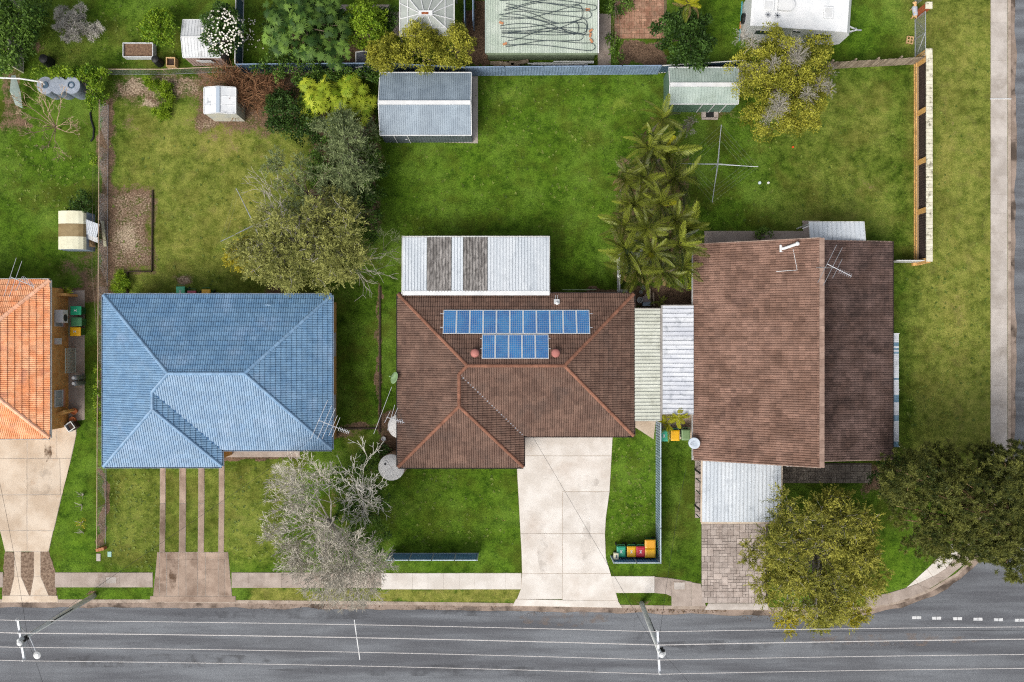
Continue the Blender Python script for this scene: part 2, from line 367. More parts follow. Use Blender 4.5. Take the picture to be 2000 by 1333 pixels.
lo = bpy.data.objects.new('lawn', np_mesh('lawn', V, q, m_lawn, {k: ('POINT', a) for k, a in mask.items()})); col.objects.link(lo); tag(lo, kind='structure')
# road, gutter, kerb
rk = resample(kpts, .5)
def strip(pts, d0, z0, d1, z1, mb):
    a = offset_line(pts, d0); b = offset_line(pts, d1); n = len(pts); k = len(mb.v)
    mb.v += [Vector((p.x, p.y, z0)) for p in a] + [Vector((p.x, p.y, z1)) for p in b]
    for i in range(n - 1): mb.f.append([k + n + i, k + n + i + 1, k + i + 1, k + i]); mb.t.append(.5)
edge = offset_line(rk, .40)
for i, p in enumerate(edge):
    j = mnoise.noise(Vector((p.x * .6, p.y * .6, 3))) * .16 + mnoise.noise(Vector((p.x * 2.5, p.y * 2.5, 9))) * .06
    t = (edge[min(i + 1, len(edge) - 1)] - edge[max(i - 1, 0)]).normalized(); edge[i] = p + Vector((t.y, -t.x, 0)) * j
outer = [W(2260, -1400), W(2260, 1500), W(-1400, 1500)]
rd = MB(); rp = [Vector((p.x, p.y, -.125)) for p in edge + outer]; rd.add(rp, [list(range(len(rp)))[::-1]])
rd.build('road', m_asphalt, kind='structure')
g_ = MB(); strip(rk, .06, -.131, .7, -.131, g_); g_.build('road_gutter', m_gutter, kind='structure')
kb = MB()
for (a, za, b, zb) in ((-.2, -.1, -.2, .014), (-.2, .014, 0.0, .014), (0.0, .014, .07, -.14)): strip(rk, a, za, b, zb, kb)
kb.build('kerb', m_kerb, kind='structure')

def wob(poly, j=.03, step=.35, seed=0):
    """pixel polygon to metres with slightly ragged edges"""
    r = random.Random(seed); P = [W(*p) for p in poly]; out = []
    for a, b in zip(P, P[1:] + P[:1]):
        n = max(1, int((b - a).length / step)); d = (b - a).normalized(); nn = Vector((-d.y, d.x, 0))
        for i in range(n): out.append(a.lerp(b, i / n) + nn * (0 if i == 0 else r.uniform(-j, j)))
    return out
m_joint = mat('slab_joint_sand', C('a3978a'), C('b8ada2'), 6, .95)
m_joint_pale = mat('pale_joint_sand', C('c4b8aa'), C('d2c7ba'), 6, .95)
def slabs(parent_name, m, polys, z=.03, j=.012, seed=0, part='slab'):
    root = bpy.data.objects.new(parent_name, None); col.objects.link(root); tag(root, kind='structure')
    r = random.Random(seed + 50)
    bs = MB()
    for p in polys:
        cx = sum(a[0] for a in p) / len(p); cy = sum(a[1] for a in p) / len(p)
        bs.prism([(v.x, v.y) for v in [W(a[0] + math.copysign(.45, a[0] - cx), a[1] + math.copysign(.45, a[1] - cy)) for a in p]], -.1, z - .009 - .0004 * len(bs.v) % .004)
    bs.build('joint_bed', m_joint_pale if m in (m_conc_new, m_conc_tan) else m_joint, root)
    for i, p in enumerate(polys):
        cx = sum(a[0] for a in p) / len(p); cy = sum(a[1] for a in p) / len(p)
        q_ = [(cx + (a[0] - cx) * (1 - .12 / max(2, abs(a[0] - cx))), cy + (a[1] - cy) * (1 - .12 / max(2, abs(a[1] - cy)))) for a in p]
        mb = MB(); mb.prism([(v.x, v.y) for v in wob(q_, j, .4, seed + i)], -.08, z + r.uniform(-.006, .006), r.random())
        mb.build(part, m, root)
    return root
def row(x0, x1, y0, y1, pitch):
    n = max(1, round((x1 - x0) / pitch)); return [[(x0 + (x1 - x0) * i / n, y0), (x0 + (x1 - x0) * (i + 1) / n, y0), (x0 + (x1 - x0) * (i + 1) / n, y1), (x0 + (x1 - x0) * i / n, y1)] for i in range(n)]
def colm(x0, x1, y0, y1, pitch):
    n = max(1, round((y1 - y0) / pitch)); return [[(x0, y0 + (y1 - y0) * i / n), (x1, y0 + (y1 - y0) * i / n), (x1, y0 + (y1 - y0) * (i + 1) / n), (x0, y0 + (y1 - y0) * (i + 1) / n)] for i in range(n)]
slabs('footpath', m_conc_old, row(108, 298, 1119, 1147, 32) + row(453, 744, 1119, 1148, 31) + row(-180, 6, 1118, 1147, 32), seed=1)
slabs('footpath', m_conc_new, row(745, 1018, 1120, 1151, 32) + row(1192, 1278, 1126, 1158, 29), seed=2)
slabs('footpath', m_conc_path, colm(1935, 1967, -180, 940, 37.5), seed=3)
# path round the corner
m_path_corner = m_conc_path
arc_o = [(1690, 1186), (1735, 1180), (1775, 1168), (1815, 1150), (1850, 1129), (1885, 1100), (1915, 1062), (1940, 1015), (1958, 960), (1967, 941)]
arc_m = [(1690, 1166), (1732, 1160), (1769, 1149), (1790, 1141), (1820, 1127), (1847, 1111), (1875, 1075), (1900, 1030), (1918, 980), (1935, 941)]
slabs('footpath', m_conc_old, [[arc_m[i], arc_m[i + 1], arc_o[i + 1], arc_o[i]] for i in range(9)], seed=4)
slabs('footpath', m_conc_new, [[(1770, 1148), (1787, 1133), (1793, 1139)], [(1788, 1132), (1810, 1112), (1821, 1126), (1794, 1139)], [(1811, 1111), (1834, 1088), (1848, 1110), (1822, 1126)], [(1835, 1087), (1860, 1062), (1875, 1074), (1849, 1109)]], z=.026, seed=5)
slabs('footpath', m_conc_old, [[(1279, 1127), (1308, 1130), (1312, 1165), (1300, 1160), (1279, 1158)], [(1309, 1130), (1350, 1137), (1350, 1184), (1312, 1184), (1312, 1166)], [(1351, 1138), (1368, 1141), (1378, 1184), (1351, 1184)]], z=.028, seed=6)
# driveways
slabs('driveway', m_conc_tan, [[(-60, 858), (53, 858), (53, 895), (-60, 895)], [(54, 858), (98, 826), (111, 826), (111, 895), (54, 895)], [(112, 826), (148, 826), (149, 850), (139, 895), (112, 895)],
    [(-60, 896), (53, 896), (53, 966), (-60, 966)], [(54, 896), (117, 896), (119, 966), (54, 966)], [(118, 896), (139, 896), (122, 966), (120, 966)], [(-60, 967), (53, 967), (53, 1036), (0, 1036), (-10, 1020), (-60, 1010)],
    [(54, 967), (121, 967), (105, 1036), (54, 1036)], [(1, 1037), (53, 1037), (53, 1077), (11, 1077)], [(54, 1037), (104, 1037), (95, 1077), (54, 1077)]], z=.035, seed=7)
MB().prism([(v.x, v.y) for v in wob([(10, 1078), (96, 1078), (108, 1115), (110, 1165), (4, 1165), (8, 1100)], .05, .3, 4)], -.08, .016).build('gravel_apron', m_gravel, kind='structure')
slabs('driveway', m_conc_tan, [[(29, 1078), (41, 1078), (41, 1125), (29, 1125)], [(29, 1126), (41, 1126), (57, 1163), (20, 1163)], [(67, 1078), (79, 1078), (79, 1125), (67, 1125)], [(67, 1126), (79, 1126), (95, 1163), (60, 1163)], [(6, 1164), (112, 1164), (114, 1176), (4, 1176)]], z=.03, seed=8)
st = []
for (a, b) in ((313, 323), (351, 363), (388, 399), (428, 438)): st += [[(a, 890), (b, 890), (b, 983), (a, 983)], [(a, 984), (b, 984), (b - 1, 1078), (a - 1, 1078)]]
ap = []
rr = random.Random(4)
xs = [(300, 311), (312, 325), (326, 348), (349, 363), (364, 386), (387, 401), (402, 426), (427, 439), (440, 453)]
for k, (a, b) in enumerate(xs):
    cuts = [1079] + sorted(rr.sample([1093, 1112, 1131, 1140], rr.choice([1, 2]))) + [1164]
    for y0, y1 in zip(cuts[:-1], cuts[1:]):
        sh = (1164 - y0) / 85 * 8; sh2 = (1164 - y1) / 85 * 8
        l0, l1 = (a + sh, a + sh2) if k == 0 else (a, a)
        r0, r1 = (b - sh, b - sh2) if k == 8 else (b, b)
        if k == 0: l0, l1 = min(l0, b - 2), min(l1, b - 2)
        if k == 8: r0, r1 = max(r0, a + 2), max(r1, a + 2)
        ap.append([(l0, y0), (r0, y0), (r1, y1), (l1, y1)])
slabs('driveway', m_conc_brown, st + ap + row(294, 460, 1165, 1176, 83), z=.03, seed=9)
slabs('driveway', m_conc_new, [[(1021, 853), (1196, 853), (1194, 890), (1021, 890)], [(1010, 914), (1021, 912), (1021, 891), (1194, 891), (1190, 960), (1098, 960), (1098, 1042), (1017, 1042)],
    [(1099, 961), (1190, 961), (1183, 1010), (1181, 1042), (1099, 1042)], [(1017, 1043), (1098, 1043), (1098, 1120), (1020, 1120), (1019, 1080)], [(1099, 1043), (1181, 1043), (1183, 1090), (1192, 1120), (1099, 1120)],
    [(1020, 1121), (1098, 1121), (1098, 1170), (1010, 1170), (1018, 1150)], [(1099, 1121), (1192, 1121), (1200, 1150), (1207, 1173), (1099, 1172)], [(1008, 1171), (1206, 1174), (1215, 1187), (1002, 1183)]], z=.035, seed=10)
slabs('paved_porch', m_conc_old, [[(438, 870), (585, 870), (585, 893), (438, 893)]], z=.02, seed=11)
slabs('garden_path', m_conc_old, [[(1376, 452), (1470, 452), (1470, 478), (1376, 478)], [(1471, 452), (1570, 452), (1570, 478), (1471, 478)], [(1567, 432), (1600, 432), (1600, 478), (1571, 478)]], seed=12)
slabs('garden_path', m_conc_old, colm(1168, 1193, 28, 130, 52), seed=13)
slabs('garden_path', m_conc_old, [[(640, 10), (760, 10), (760, 24), (640, 24)], [(752, 24), (800, 24), (800, 70), (770, 70)]], seed=14)
slabs('garden_path', m_conc_tan, [[(1237, 815), (1281, 815), (1276, 858), (1237, 832)], [(1290, 808), (1356, 808), (1356, 857), (1290, 859)]], seed=15)
slabs('garden_path', m_conc_old, [[(100, 570), (165, 568), (165, 820), (100, 826)]], z=.02, seed=16)
# stamped paving: individual pavers in a random ashlar bond
m_paver = mat('stamped_pavers', C('ab9d94'), C('c5b8af'), 2, .9, .3, 30, c3=C('8d7f76'), sc3=.8, f3=.6, fine=.1, tint=.16)
def ashlar(name, px0, py0, px1, py1, unit, m, seed, z=.034, base=None):
    r = random.Random(seed); a = W(px0, py1); b = W(px1, py0); nxu = int((b.x - a.x) / unit); nyu = int((b.y - a.y) / unit)
    used = [[False] * nyu for _ in range(nxu)]
    root = MB().prism([(a.x, a.y), (b.x, a.y), (b.x, b.y), (a.x, b.y)], -.08, .012).build(name, base or m_dark_joint, kind='structure')
    meshes = {}
    for i in range(nxu):
        for j in range(nyu):
            if used[i][j]: continue
            opts = [(w, h) for (w, h) in ((2, 2), (2, 2), (2, 1), (1, 2), (1, 1), (3, 2), (2, 3)) if i + w <= nxu and j + h <= nyu and not any(used[i + k][j + l] for k in range(w) for l in range(h))]
            w, h = r.choice(opts)
            for k in range(w):
                for l in range(h): used[i + k][j + l] = True
            key = (w, h, r.randrange(4))
            if key not in meshes:
                g = .012; mb = MB(); mb.prism([(g, g), (w * unit - g, g), (w * unit - g, h * unit - g), (g, h * unit - g)], -.03, 0, r.random()); meshes[key] = mb.mesh('paver', m)
            inst('paver', meshes[key], root, Matrix.Translation((a.x + i * unit, a.y + j * unit, z + r.uniform(-.003, .003))))
    return root
m_dark_joint = mat('dark_joint_sand', C('4a413b'), C('5a5049'), 8, .95)
ashlar('paved_driveway', 1370, 1022, 1500, 1178, .2, m_paver, 1)
slabs('driveway', m_conc_path, [[(1384, 1179), (1500, 1179), (1500, 1191), (1376, 1191)]], z=.03, seed=17)
ashlar('paved_path', 1357, 900, 1370, 1012, .15, m_paver, 2)
ashlar('paved_terrace', 1528, 905, 1702, 944, .16, mat('dark_pavers', C('6f675e'), C('8b8277'), 2, .9, .3, 30, fine=.12, tint=.2), 3)
m_oldbrick = mat('old_clay_pavers', C('9a6f58'), C('c39a80'), 2.2, .92, .3, 30, c3=C('6f5a45'), sc3=1.1, f3=.6, fine=.12, tint=.25)
pv = ashlar('brick_courtyard', 1200, -40, 1302, 76, .17, m_oldbrick, 4, z=.03, base=mat('courtyard_soil', C('6a5a45'), C('7d7050'), 4, .95))
# painted give-way dashes
m_roadpaint = mat('worn_road_paint', C('cfd1d2'), C('e0e1e1'), 3, .8, c3=C('85878b'), sc3=5, lo3=.5, hi3=.68, f3=.8)
for i, x in enumerate((1792, 1831, 1872, 1912, 1952, 1993)):
    mb = MB()
    for k in (-4.6, 4.6):
        a = W(x + k - 4.2, 1208 + i * 1.0 - 2.8); b = W(x + k + 4.2, 1208 + i * 1.0 + 2.8)
        mb.add([(a.x, b.y, -.119), (b.x, b.y, -.119), (b.x, a.y, -.119), (a.x, a.y, -.119)], [(0, 1, 2, 3)])
    mb.build('lane_dash', m_roadpaint, kind='structure')
# silt and damp stains on the road edge: thin ragged sheets
def stain(px, py, rx, ry, h, seed, n=36, z=-.1205):
    r = random.Random(seed); P = []
    for i in range(n):
        a = 2 * math.pi * i / n; k = 1 + .35 * mnoise.noise(Vector((math.cos(a) * 2, math.sin(a) * 2, seed * 3.1)))
        P.append(W(px + rx * k * math.cos(a), py + ry * k * math.sin(a), z))
    mb = MB(); mb.add([Vector((p.x, p.y, z)) for p in P], [list(range(n))[::-1]]); mb.build('road_stain' if z < 0 else 'oil_stain', h, kind='structure')
def stain_mat(name, c, a, sc=1.5):
    m = mat(name, C(c), C(c, K * .8), 3, .95, fine=.2); nt = m.node_tree; N = nt.nodes; L = nt.links; nz = N.new('ShaderNodeTexNoise'); nz.inputs['Scale'].default_value = sc; nz.inputs['Detail'].default_value = 8; nz.inputs['Roughness'].default_value = .7
    g = N.new('ShaderNodeNewGeometry'); L.new(g.outputs['Position'], nz.inputs['Vector']); mr = N.new('ShaderNodeMapRange'); mr.interpolation_type = 'SMOOTHSTEP'; mr.inputs['From Min'].default_value = .45; mr.inputs['From Max'].default_value = .68; mr.inputs['To Max'].default_value = a
    L.new(nz.outputs['Fac'], mr.inputs['Value']); L.new(mr.outputs[0], N['Principled BSDF'].inputs['Alpha']); return m
sm_t = stain_mat('tan_silt', 'a18f82', .45); sm_d = stain_mat('damp_asphalt', '4a4847', .35, .9); sm_p = stain_mat('patched_asphalt', '5d5e62', .4, .6)
stain(1100, 1208, 90, 15, sm_t, 1); stain(960, 1196, 110, 9, sm_d, 2); stain(1248, 1230, 14, 26, sm_p, 3); stain(560, 1200, 200, 10, sm_p, 4); stain(1500, 1262, 260, 10, sm_p, 5); stain(300, 1290, 240, 12, sm_d, 6); stain(860, 1310, 300, 10, sm_p, 7); stain(1750, 1250, 160, 12, sm_t, 8)

sm_o = stain_mat('brown_oil_mark', '6b513a', .85, 1.1); sm_o2 = stain_mat('faint_tyre_mark', '9c8e80', .22, .8)
stain(93, 882, 7, 20, sm_o, 11, z=.048); stain(75, 940, 30, 30, sm_o2, 12, z=.047); stain(1145, 1060, 9, 60, sm_o2, 13, z=.047); stain(1060, 1075, 9, 60, sm_o2, 14, z=.047); stain(1140, 940, 30, 14, sm_o2, 15, z=.047); stain(338, 1120, 8, 34, sm_o, 16, z=.043); stain(400, 1135, 8, 26, sm_o2, 17, z=.043)
# ------------------------------------------------------------------ tiled roofs
def clip(poly, hp):
    """Sutherland-Hodgman: poly of (u,v,n) against half planes (a,b,c): a*u+b*v+c >= 0"""
    for a, b, c in hp:
        out = []; n = len(poly)
        for i in range(n):
            p, q_ = poly[i], poly[(i + 1) % n]; dp = a * p[0] + b * p[1] + c; dq = a * q_[0] + b * q_[1] + c
            if dp >= 0: out.append(p)
            if (dp >= 0) != (dq >= 0):
                t = dp / (dp - dq); out.append(tuple(p[k] + t * (q_[k] - p[k]) for k in range(3)))
        poly = out
        if len(poly) < 3: return []
    return poly
def half_planes(poly):
    n = len(poly); ar = sum(poly[i][0] * poly[(i + 1) % n][1] - poly[(i + 1) % n][0] * poly[i][1] for i in range(n)); sg = 1 if ar > 0 else -1; hp = []
    for i in range(n):
        (x1, y1), (x2, y2) = poly[i], poly[(i + 1) % n]
        a, b = -(y2 - y1) * sg, (x2 - x1) * sg; hp.append((a, b, -(a * x1 + b * y1)))
    return hp
def area2(p): return abs(sum(p[i][0] * p[(i + 1) % len(p)][1] - p[(i + 1) % len(p)][0] * p[i][1] for i in range(len(p)))) / 2
class Roof:
    """collects tiles of one roof: whole ones as objects (at most 300), the rest joined"""
    def __init__(s, U=.30, G=.325, roll=.03, step=.034, prof=None, seed=0):
        s.U, s.G, s.step = U, G, step; s.full = []; s.part = []; s.rng = random.Random(seed)
        r = roll; k = U / .30
        s.prof = prof or [(0, 0), (.024 * k, r * .82), (.075 * k, r), (.126 * k, r * .82), (.15 * k, 0), (.174 * k, r * .82), (.225 * k, r), (.276 * k, r * .82), (U, 0)]
    def quads(s):
        Q = []; G, st = s.G, s.step
        for (u0, h0), (u1, h1) in zip(s.prof[:-1], s.prof[1:]):
            Q.append([(u0, -.03, st + h0), (u1, -.03, st + h1), (u1, G, h1 + .004), (u0, G, h0 + .004)])
            Q.append([(u0, -.03, -.004), (u1, -.03, -.004), (u1, -.03, st + h1), (u0, -.03, st + h0)])
        return Q
    def plane(s, polys, o, u, v):
        o, u, v = Vector(o), Vector(u).normalized(), Vector(v).normalized(); n = u.cross(v)
        base = s.quads()
        for P in polys:
            P2 = [((Vector(p) - o).dot(u), (Vector(p) - o).dot(v)) for p in P]; hp = half_planes(P2)
            us = [p[0] for p in P2]; vs_ = [p[1] for p in P2]
            for j in range(int(math.floor(min(vs_) / s.G + 1e-6)), int(math.ceil(max(vs_) / s.G))):
                for i in range(int(math.floor(min(us) / s.U)), int(math.ceil(max(us) / s.U))):
                    u0, v0 = i * s.U, j * s.G
                    c = clip([(u0, v0, 0), (u0 + s.U, v0, 0), (u0 + s.U, v0 + s.G, 0), (u0, v0 + s.G, 0)], hp)
                    if not c: continue
                    a = area2(c) / (s.U * s.G)
                    m = Matrix((u, v, n)).transposed().to_4x4(); m.translation = o + u * u0 + v * v0
                    if a > .985: s.full.append(m)
                    elif a > .02:
                        hp2 = [(x, y, z + x * u0 + y * v0) for x, y, z in hp]
                        g = [clip([tuple(p) for p in qd], [h for h in hp2]) for qd in base]
                        s.part.append((m, [k for k in g if k]))
    def emit(s, parent, m, cam=Vector((0, 0, H))):
        t4 = []
        for k in range(6):
            mb = MB()
            for qd in s.quads(): mb.add(qd, [(0, 1, 2, 3)], (k + .5) / 6)
            t4.append(mb.mesh('roof_tile', m))
        s.full.sort(key=lambda x: (x.translation - cam).length)
        for mm in s.full[:300]: inst('roof_tile', s.rng.choice(t4), parent, mm)
        big = MB(); base = s.quads(); ro = s.rng
        for mm in s.full[300:]:
            t = ro.random()
            for qd in base: big.add([mm @ Vector(p) for p in qd], [(0, 1, 2, 3)], t)
        for mm, g in s.part:
            t = ro.random()
            for qd in g: big.add([mm @ Vector(p) for p in qd], [list(range(len(qd)))], t)
        if big.v: big.build('roof_tiles', m, parent, kind='stuff')
def ridge_caps(parent, m, lines, wd=.13, hg=.10, ln=.40, seed=0):
    r = random.Random(seed); ms = []
    for k in range(4):
        mb = MB(); a = []
        prof = [(-wd, -.05), (-wd * .8, hg * .45), (-wd * .35, hg * .92), (wd * .35, hg * .92), (wd * .8, hg * .45), (wd, -.05)]
        v = [(0, y, z + .012) for y, z in prof] + [(ln + .03, y * .92, z) for y, z in prof]
        mb.add(v, [(i + 1, i, i + 6, i + 7) for i in range(5)] + [(0, 1, 2, 3, 4, 5), (11, 10, 9, 8, 7, 6)], k / 3); ms.append(mb.mesh('ridge_cap', m))
    for a, b in lines:
        a, b = Vector(a), Vector(b); d = b - a; n = max(1, round(d.length / ln)); x = d.normalized(); y = Vector((0, 0, 1)).cross(x).normalized(); z = x.cross(y); stp = d.length / n
        for i in range(n):
            mm = Matrix((x * (stp / ln), y, z)).transposed().to_4x4(); mm.translation = a + x * (stp * i) + z * .025
            inst('ridge_cap', r.choice(ms), parent, mm)
def gutter(parent, m, pts, w=.12, name='gutter', closed=False):
    mb = MB(); P = [Vector(p) for p in pts]; pr = list(zip(P[:-1], P[1:])) + ([(P[-1], P[0])] if closed else [])
    for a, b in pr:
        d = (b - a).normalized(); n = Vector((d.y, -d.x, 0))
        mb.beam(a - d * .02 + n * (w + .0), b + d * .02 + n * (w + .0), .014, .11); mb.beam(a + n * (w / 2) + Vector((0, 0, -.05)), b + n * (w / 2) + Vector((0, 0, -.05)), w, .012); mb.beam(a + n * .008, b + n * .008, .014, .14)
    return mb.build(name, m, parent)
def window(parent, c, w, h, nrm, m_frame=None, sill=None, pane=None):
    """window set on a wall: frame with a mullion, pane and sill as sub-parts. c = centre on the wall face"""
    c = Vector(c); n = Vector(nrm); t = Vector((-n.y, n.x, 0)); mx = Matrix((t, n, Vector((0, 0, 1)))).transposed(); mb = MB(); e = .05
    for (dx, dz, sx, sz) in ((-w / 2 + e / 2, 0, e, h), (w / 2 - e / 2, 0, e, h), (0, 0, e, h - 2 * e), (0, h / 2 - e / 2, w - 2 * e, e), (0, -h / 2 + e / 2, w - 2 * e, e)): mb.box(c + t * dx + n * .03 + Vector((0, 0, dz)), (sx, .06, sz), m=mx)
    o = mb.build('window', m_frame or m_white, parent)
    MB().box(c + n * .012, (w - e, .02, h - e), m=mx).build('pane', pane or m_glass, o)
    MB().box(c + n * .07 + Vector((0, 0, -h / 2 - .05)), (w + .1, .16, .07), m=mx).build('sill', sill or m_conc_path, o)
    return o
def walls(parent, m, poly, z1, th=.2, z0=-.05, name='wall'):
    """ring of wall slabs butted end to end"""
    n = len(poly); mb = MB(); ar = sum(poly[i][0] * poly[(i + 1) % n][1] - poly[(i + 1) % n][0] * poly[i][1] for i in range(n))
    if ar < 0: poly = poly[::-1]
    mb.prism(poly, z0, z1); return mb.build(name, m, parent)

def L_house(label, x0, x1, yN, yS, xw, yW, ze, pitch, mt, mr, mg, mw, oh, roof, windows=True, seed=0, m_val=None):
    m_val = m_val or m_alu
    T = math.tan(R(pitch)); a = W(x0, yN, ze); b = W(x1, yS, ze); c = W(xw, yW, ze)
    X0, X1, YN, YS, XW, YW = a.x, b.x, a.y, b.y, c.x, c.y
    h = (YN - YS) / 2; zr = ze + h * T; ym = (YN + YS) / 2; hw = (XW - X0) / 2; zw = ze + hw * T; xm = X0 + hw
    D = Vector((X0 + h, ym, zr)); Cc = Vector((X1 - h, ym, zr)); E = Vector((xm, YS + (XW - xm), zw)); Fp = Vector((xm, YW + hw, zw))
    nw, ne, se, vb, sw2, sw = Vector((X0, YN, ze)), Vector((X1, YN, ze)), Vector((X1, YS, ze)), Vector((XW, YS, ze)), Vector((XW, YW, ze)), Vector((X0, YW, ze))
    root = thing('house', label, 'house', ((X0 + X1) / 2, (YN + YS) / 2, 0))
    deck = MB()
    def dk(ps): deck.add([p - Vector((0, 0, .012)) for p in ps], [list(range(len(ps)))])
    dk([nw, D, Cc, ne][::-1]); dk([vb, se, Cc, D, E]); dk([ne, Cc, se][::-1]); dk([nw, sw, Fp, E, D]); dk([sw, sw2, Fp]); dk([sw2, vb, E, Fp])
    dk([nw, ne, se, vb, sw2, sw])
    rf = deck.build('roof', m_dark, root)
    c_, s_ = math.cos(R(pitch)), math.sin(R(pitch))
    roof.plane([[nw, D, Cc, ne]], ne, (-1, 0, 0), (0, -c_, s_))
    roof.plane([[vb, se, Cc, D, E]], Vector((X0, YS, ze)), (1, 0, 0), (0, c_, s_))
    roof.plane([[ne, Cc, se]], se, (0, 1, 0), (-c_, 0, s_))
    Ex = Vector((X0, E.y, ze))
    roof.plane([[nw, D, E, Ex], [Ex, E, Fp, sw]], nw, (0, -1, 0), (c_, 0, s_))
    roof.plane([[sw, sw2, Fp]], sw, (1, 0, 0), (0, c_, s_))
    roof.plane([[sw2, vb, E, Fp]], sw2, (0, 1, 0), (-c_, 0, s_))
    roof.emit(rf, mt)
    ridge_caps(rf, mr, [(nw, D), (ne, Cc), (se, Cc), (sw, Fp), (sw2, Fp), (Cc, D), (E, Fp), (E, D)], seed=seed)
    v = MB(); 
    dv = (E - vb); v.beam(vb + Vector((0, 0, .055)), E + Vector((0, 0, .055)), .09, .02); v.build('valley_flashing', m_val, rf)
    gutter(rf, mg, [nw, sw, sw2, vb, se, ne], closed=True)
    wp = [(X0 + oh, YN - oh), (X1 - oh, YN - oh), (X1 - oh, YS + oh), (XW - oh, YS + oh), (XW - oh, YW + oh), (X0 + oh, YW + oh)]
    wl = walls(root, mw, wp, ze - .13)
    if windows:
        for px_, yy in ((X0 + 2.2, 0), (X0 + 5.8, 0)): window(root, (px_, YW + oh, 1.45), 1.7, 1.2, (0, -1, 0))
        window(root, (XW + 3.2, YS + oh, 1.45), 1.8, 1.2, (0, -1, 0)); d = MB().box((XW + 1.0, YS + oh - .03, 1.0), (.85, .06, 2.05)).build('door', m_timber_tan, root)
        MB().box((XW + 1.33, YS + oh - .08, 1.0), (.05, .06, .14)).build('handle', m_steel, d)
        for yy in (YN - 3.2, YS + 2.6): window(root, (X1 - oh, yy, 1.45), 1.5, 1.1, (1, 0, 0)); window(root, (X0 + oh, yy, 1.45), 1.3, 1.0, (-1, 0, 0))
        for k in (.2, .5, .8): window(root, (X0 + (X1 - X0) * k, YN - oh, 1.45), 1.6, 1.1, (0, 1, 0))
    return dict(root=root, roof=rf, nw=nw, ne=ne, se=se, sw=sw, C=Cc, D=D, E=E, F=Fp, ze=ze, T=T, pitch=pitch, X0=X0, X1=X1, YN=YN, YS=YS)

m_bluetile = mat('blue_roof_tiles', C('628aae'), C('7297b7'), 1.4, .45, spec=.48, tint=.10, fine=.06, c3=C('9db4d0'), sc3=.5, f3=.35)
m_bluecap = mat('blue_ridge_caps', C('7398bb'), C('86a7c6'), 1.5, .5, spec=.4, tint=.08)
m_brown = mat('brown_concrete_tiles', C('664d41'), C('7c6153'), 1.1, .75, .3, 30, c3=C('4b3c36'), sc3=.55, lo3=.5, hi3=.68, f3=.6, tint=.16, fine=.12)
m_browncap = mat('brown_ridge_caps', C('835a47'), C('986a55'), 1.6, .9, .2, 30, tint=.12, fine=.1, c3=C('6a4434'), sc3=1.2, f3=.5)
m_brown2 = mat('faded_brown_tiles', C('785c4e'), C('927364'), .8, .9, .3, 30, c3=C('5a433b'), sc3=.45, lo3=.52, hi3=.7, f3=.55, tint=.2, fine=.14)
m_brown3 = mat('mossy_brown_tiles', C('54413a'), C('6b5751'), .8, .95, .4, 30, c3=C('3d302d'), sc3=.9, lo3=.48, hi3=.66, f3=.7, tint=.22, fine=.2)
m_orange = mat('terracotta_tiles', C('f8a470'), C('ffbf92'), 1.5, .85, .2, 30, c3=C('d58a70'), sc3=1.3, f3=.6, tint=.14, fine=.08)
m_orangecap = mat('terracotta_ridge_caps', C('f6b48e'), C('ffcbaa'), 1.5, .85, tint=.12, c3=C('b87868'), sc3=1.5, f3=.6)
m_tanbrick = mat('orange_face_brick', C('e2a65c'), C('f0bd78'), 3, .9, .3, 30, c3=C('bd7f40'), sc3=1.2, f3=.5, fine=.12)
m_redbrick = mat('brown_face_brick', C('7c5241'), C('96664f'), 3, .9, .3, 30, fine=.1)
m_gut_brown = mat('dark_gutter', C('3d3230'), C('4c403c'), 3, .5)
m_gut_white = mat('pale_gutter', C('cfcfcd'), C('e2e2df'), 3, .5)
m_gut_blue = mat('blue_gutter', C('8fa3ba'), C('a5b6c9'), 3, .5)
hb = L_house('house with a blue tiled hip roof beside concrete driveway strips', 203, 648, 577, 878, 433, 911, 3.0, 22, m_bluetile, m_bluecap, m_gut_blue, m_tanbrick, .34, Roof(roll=.04, step=.042, seed=1), seed=1, m_val=mat('dark_blue_valley', C('3f6690')))
hc = L_house('house with a brown tiled hip roof carrying blue solar panels', 778, 1237, 575, 851, 1022, 912, 2.5, 22, m_brown, m_browncap, m_gut_brown, m_redbrick, .45, Roof(roll=.048, step=.046, seed=2), seed=2)
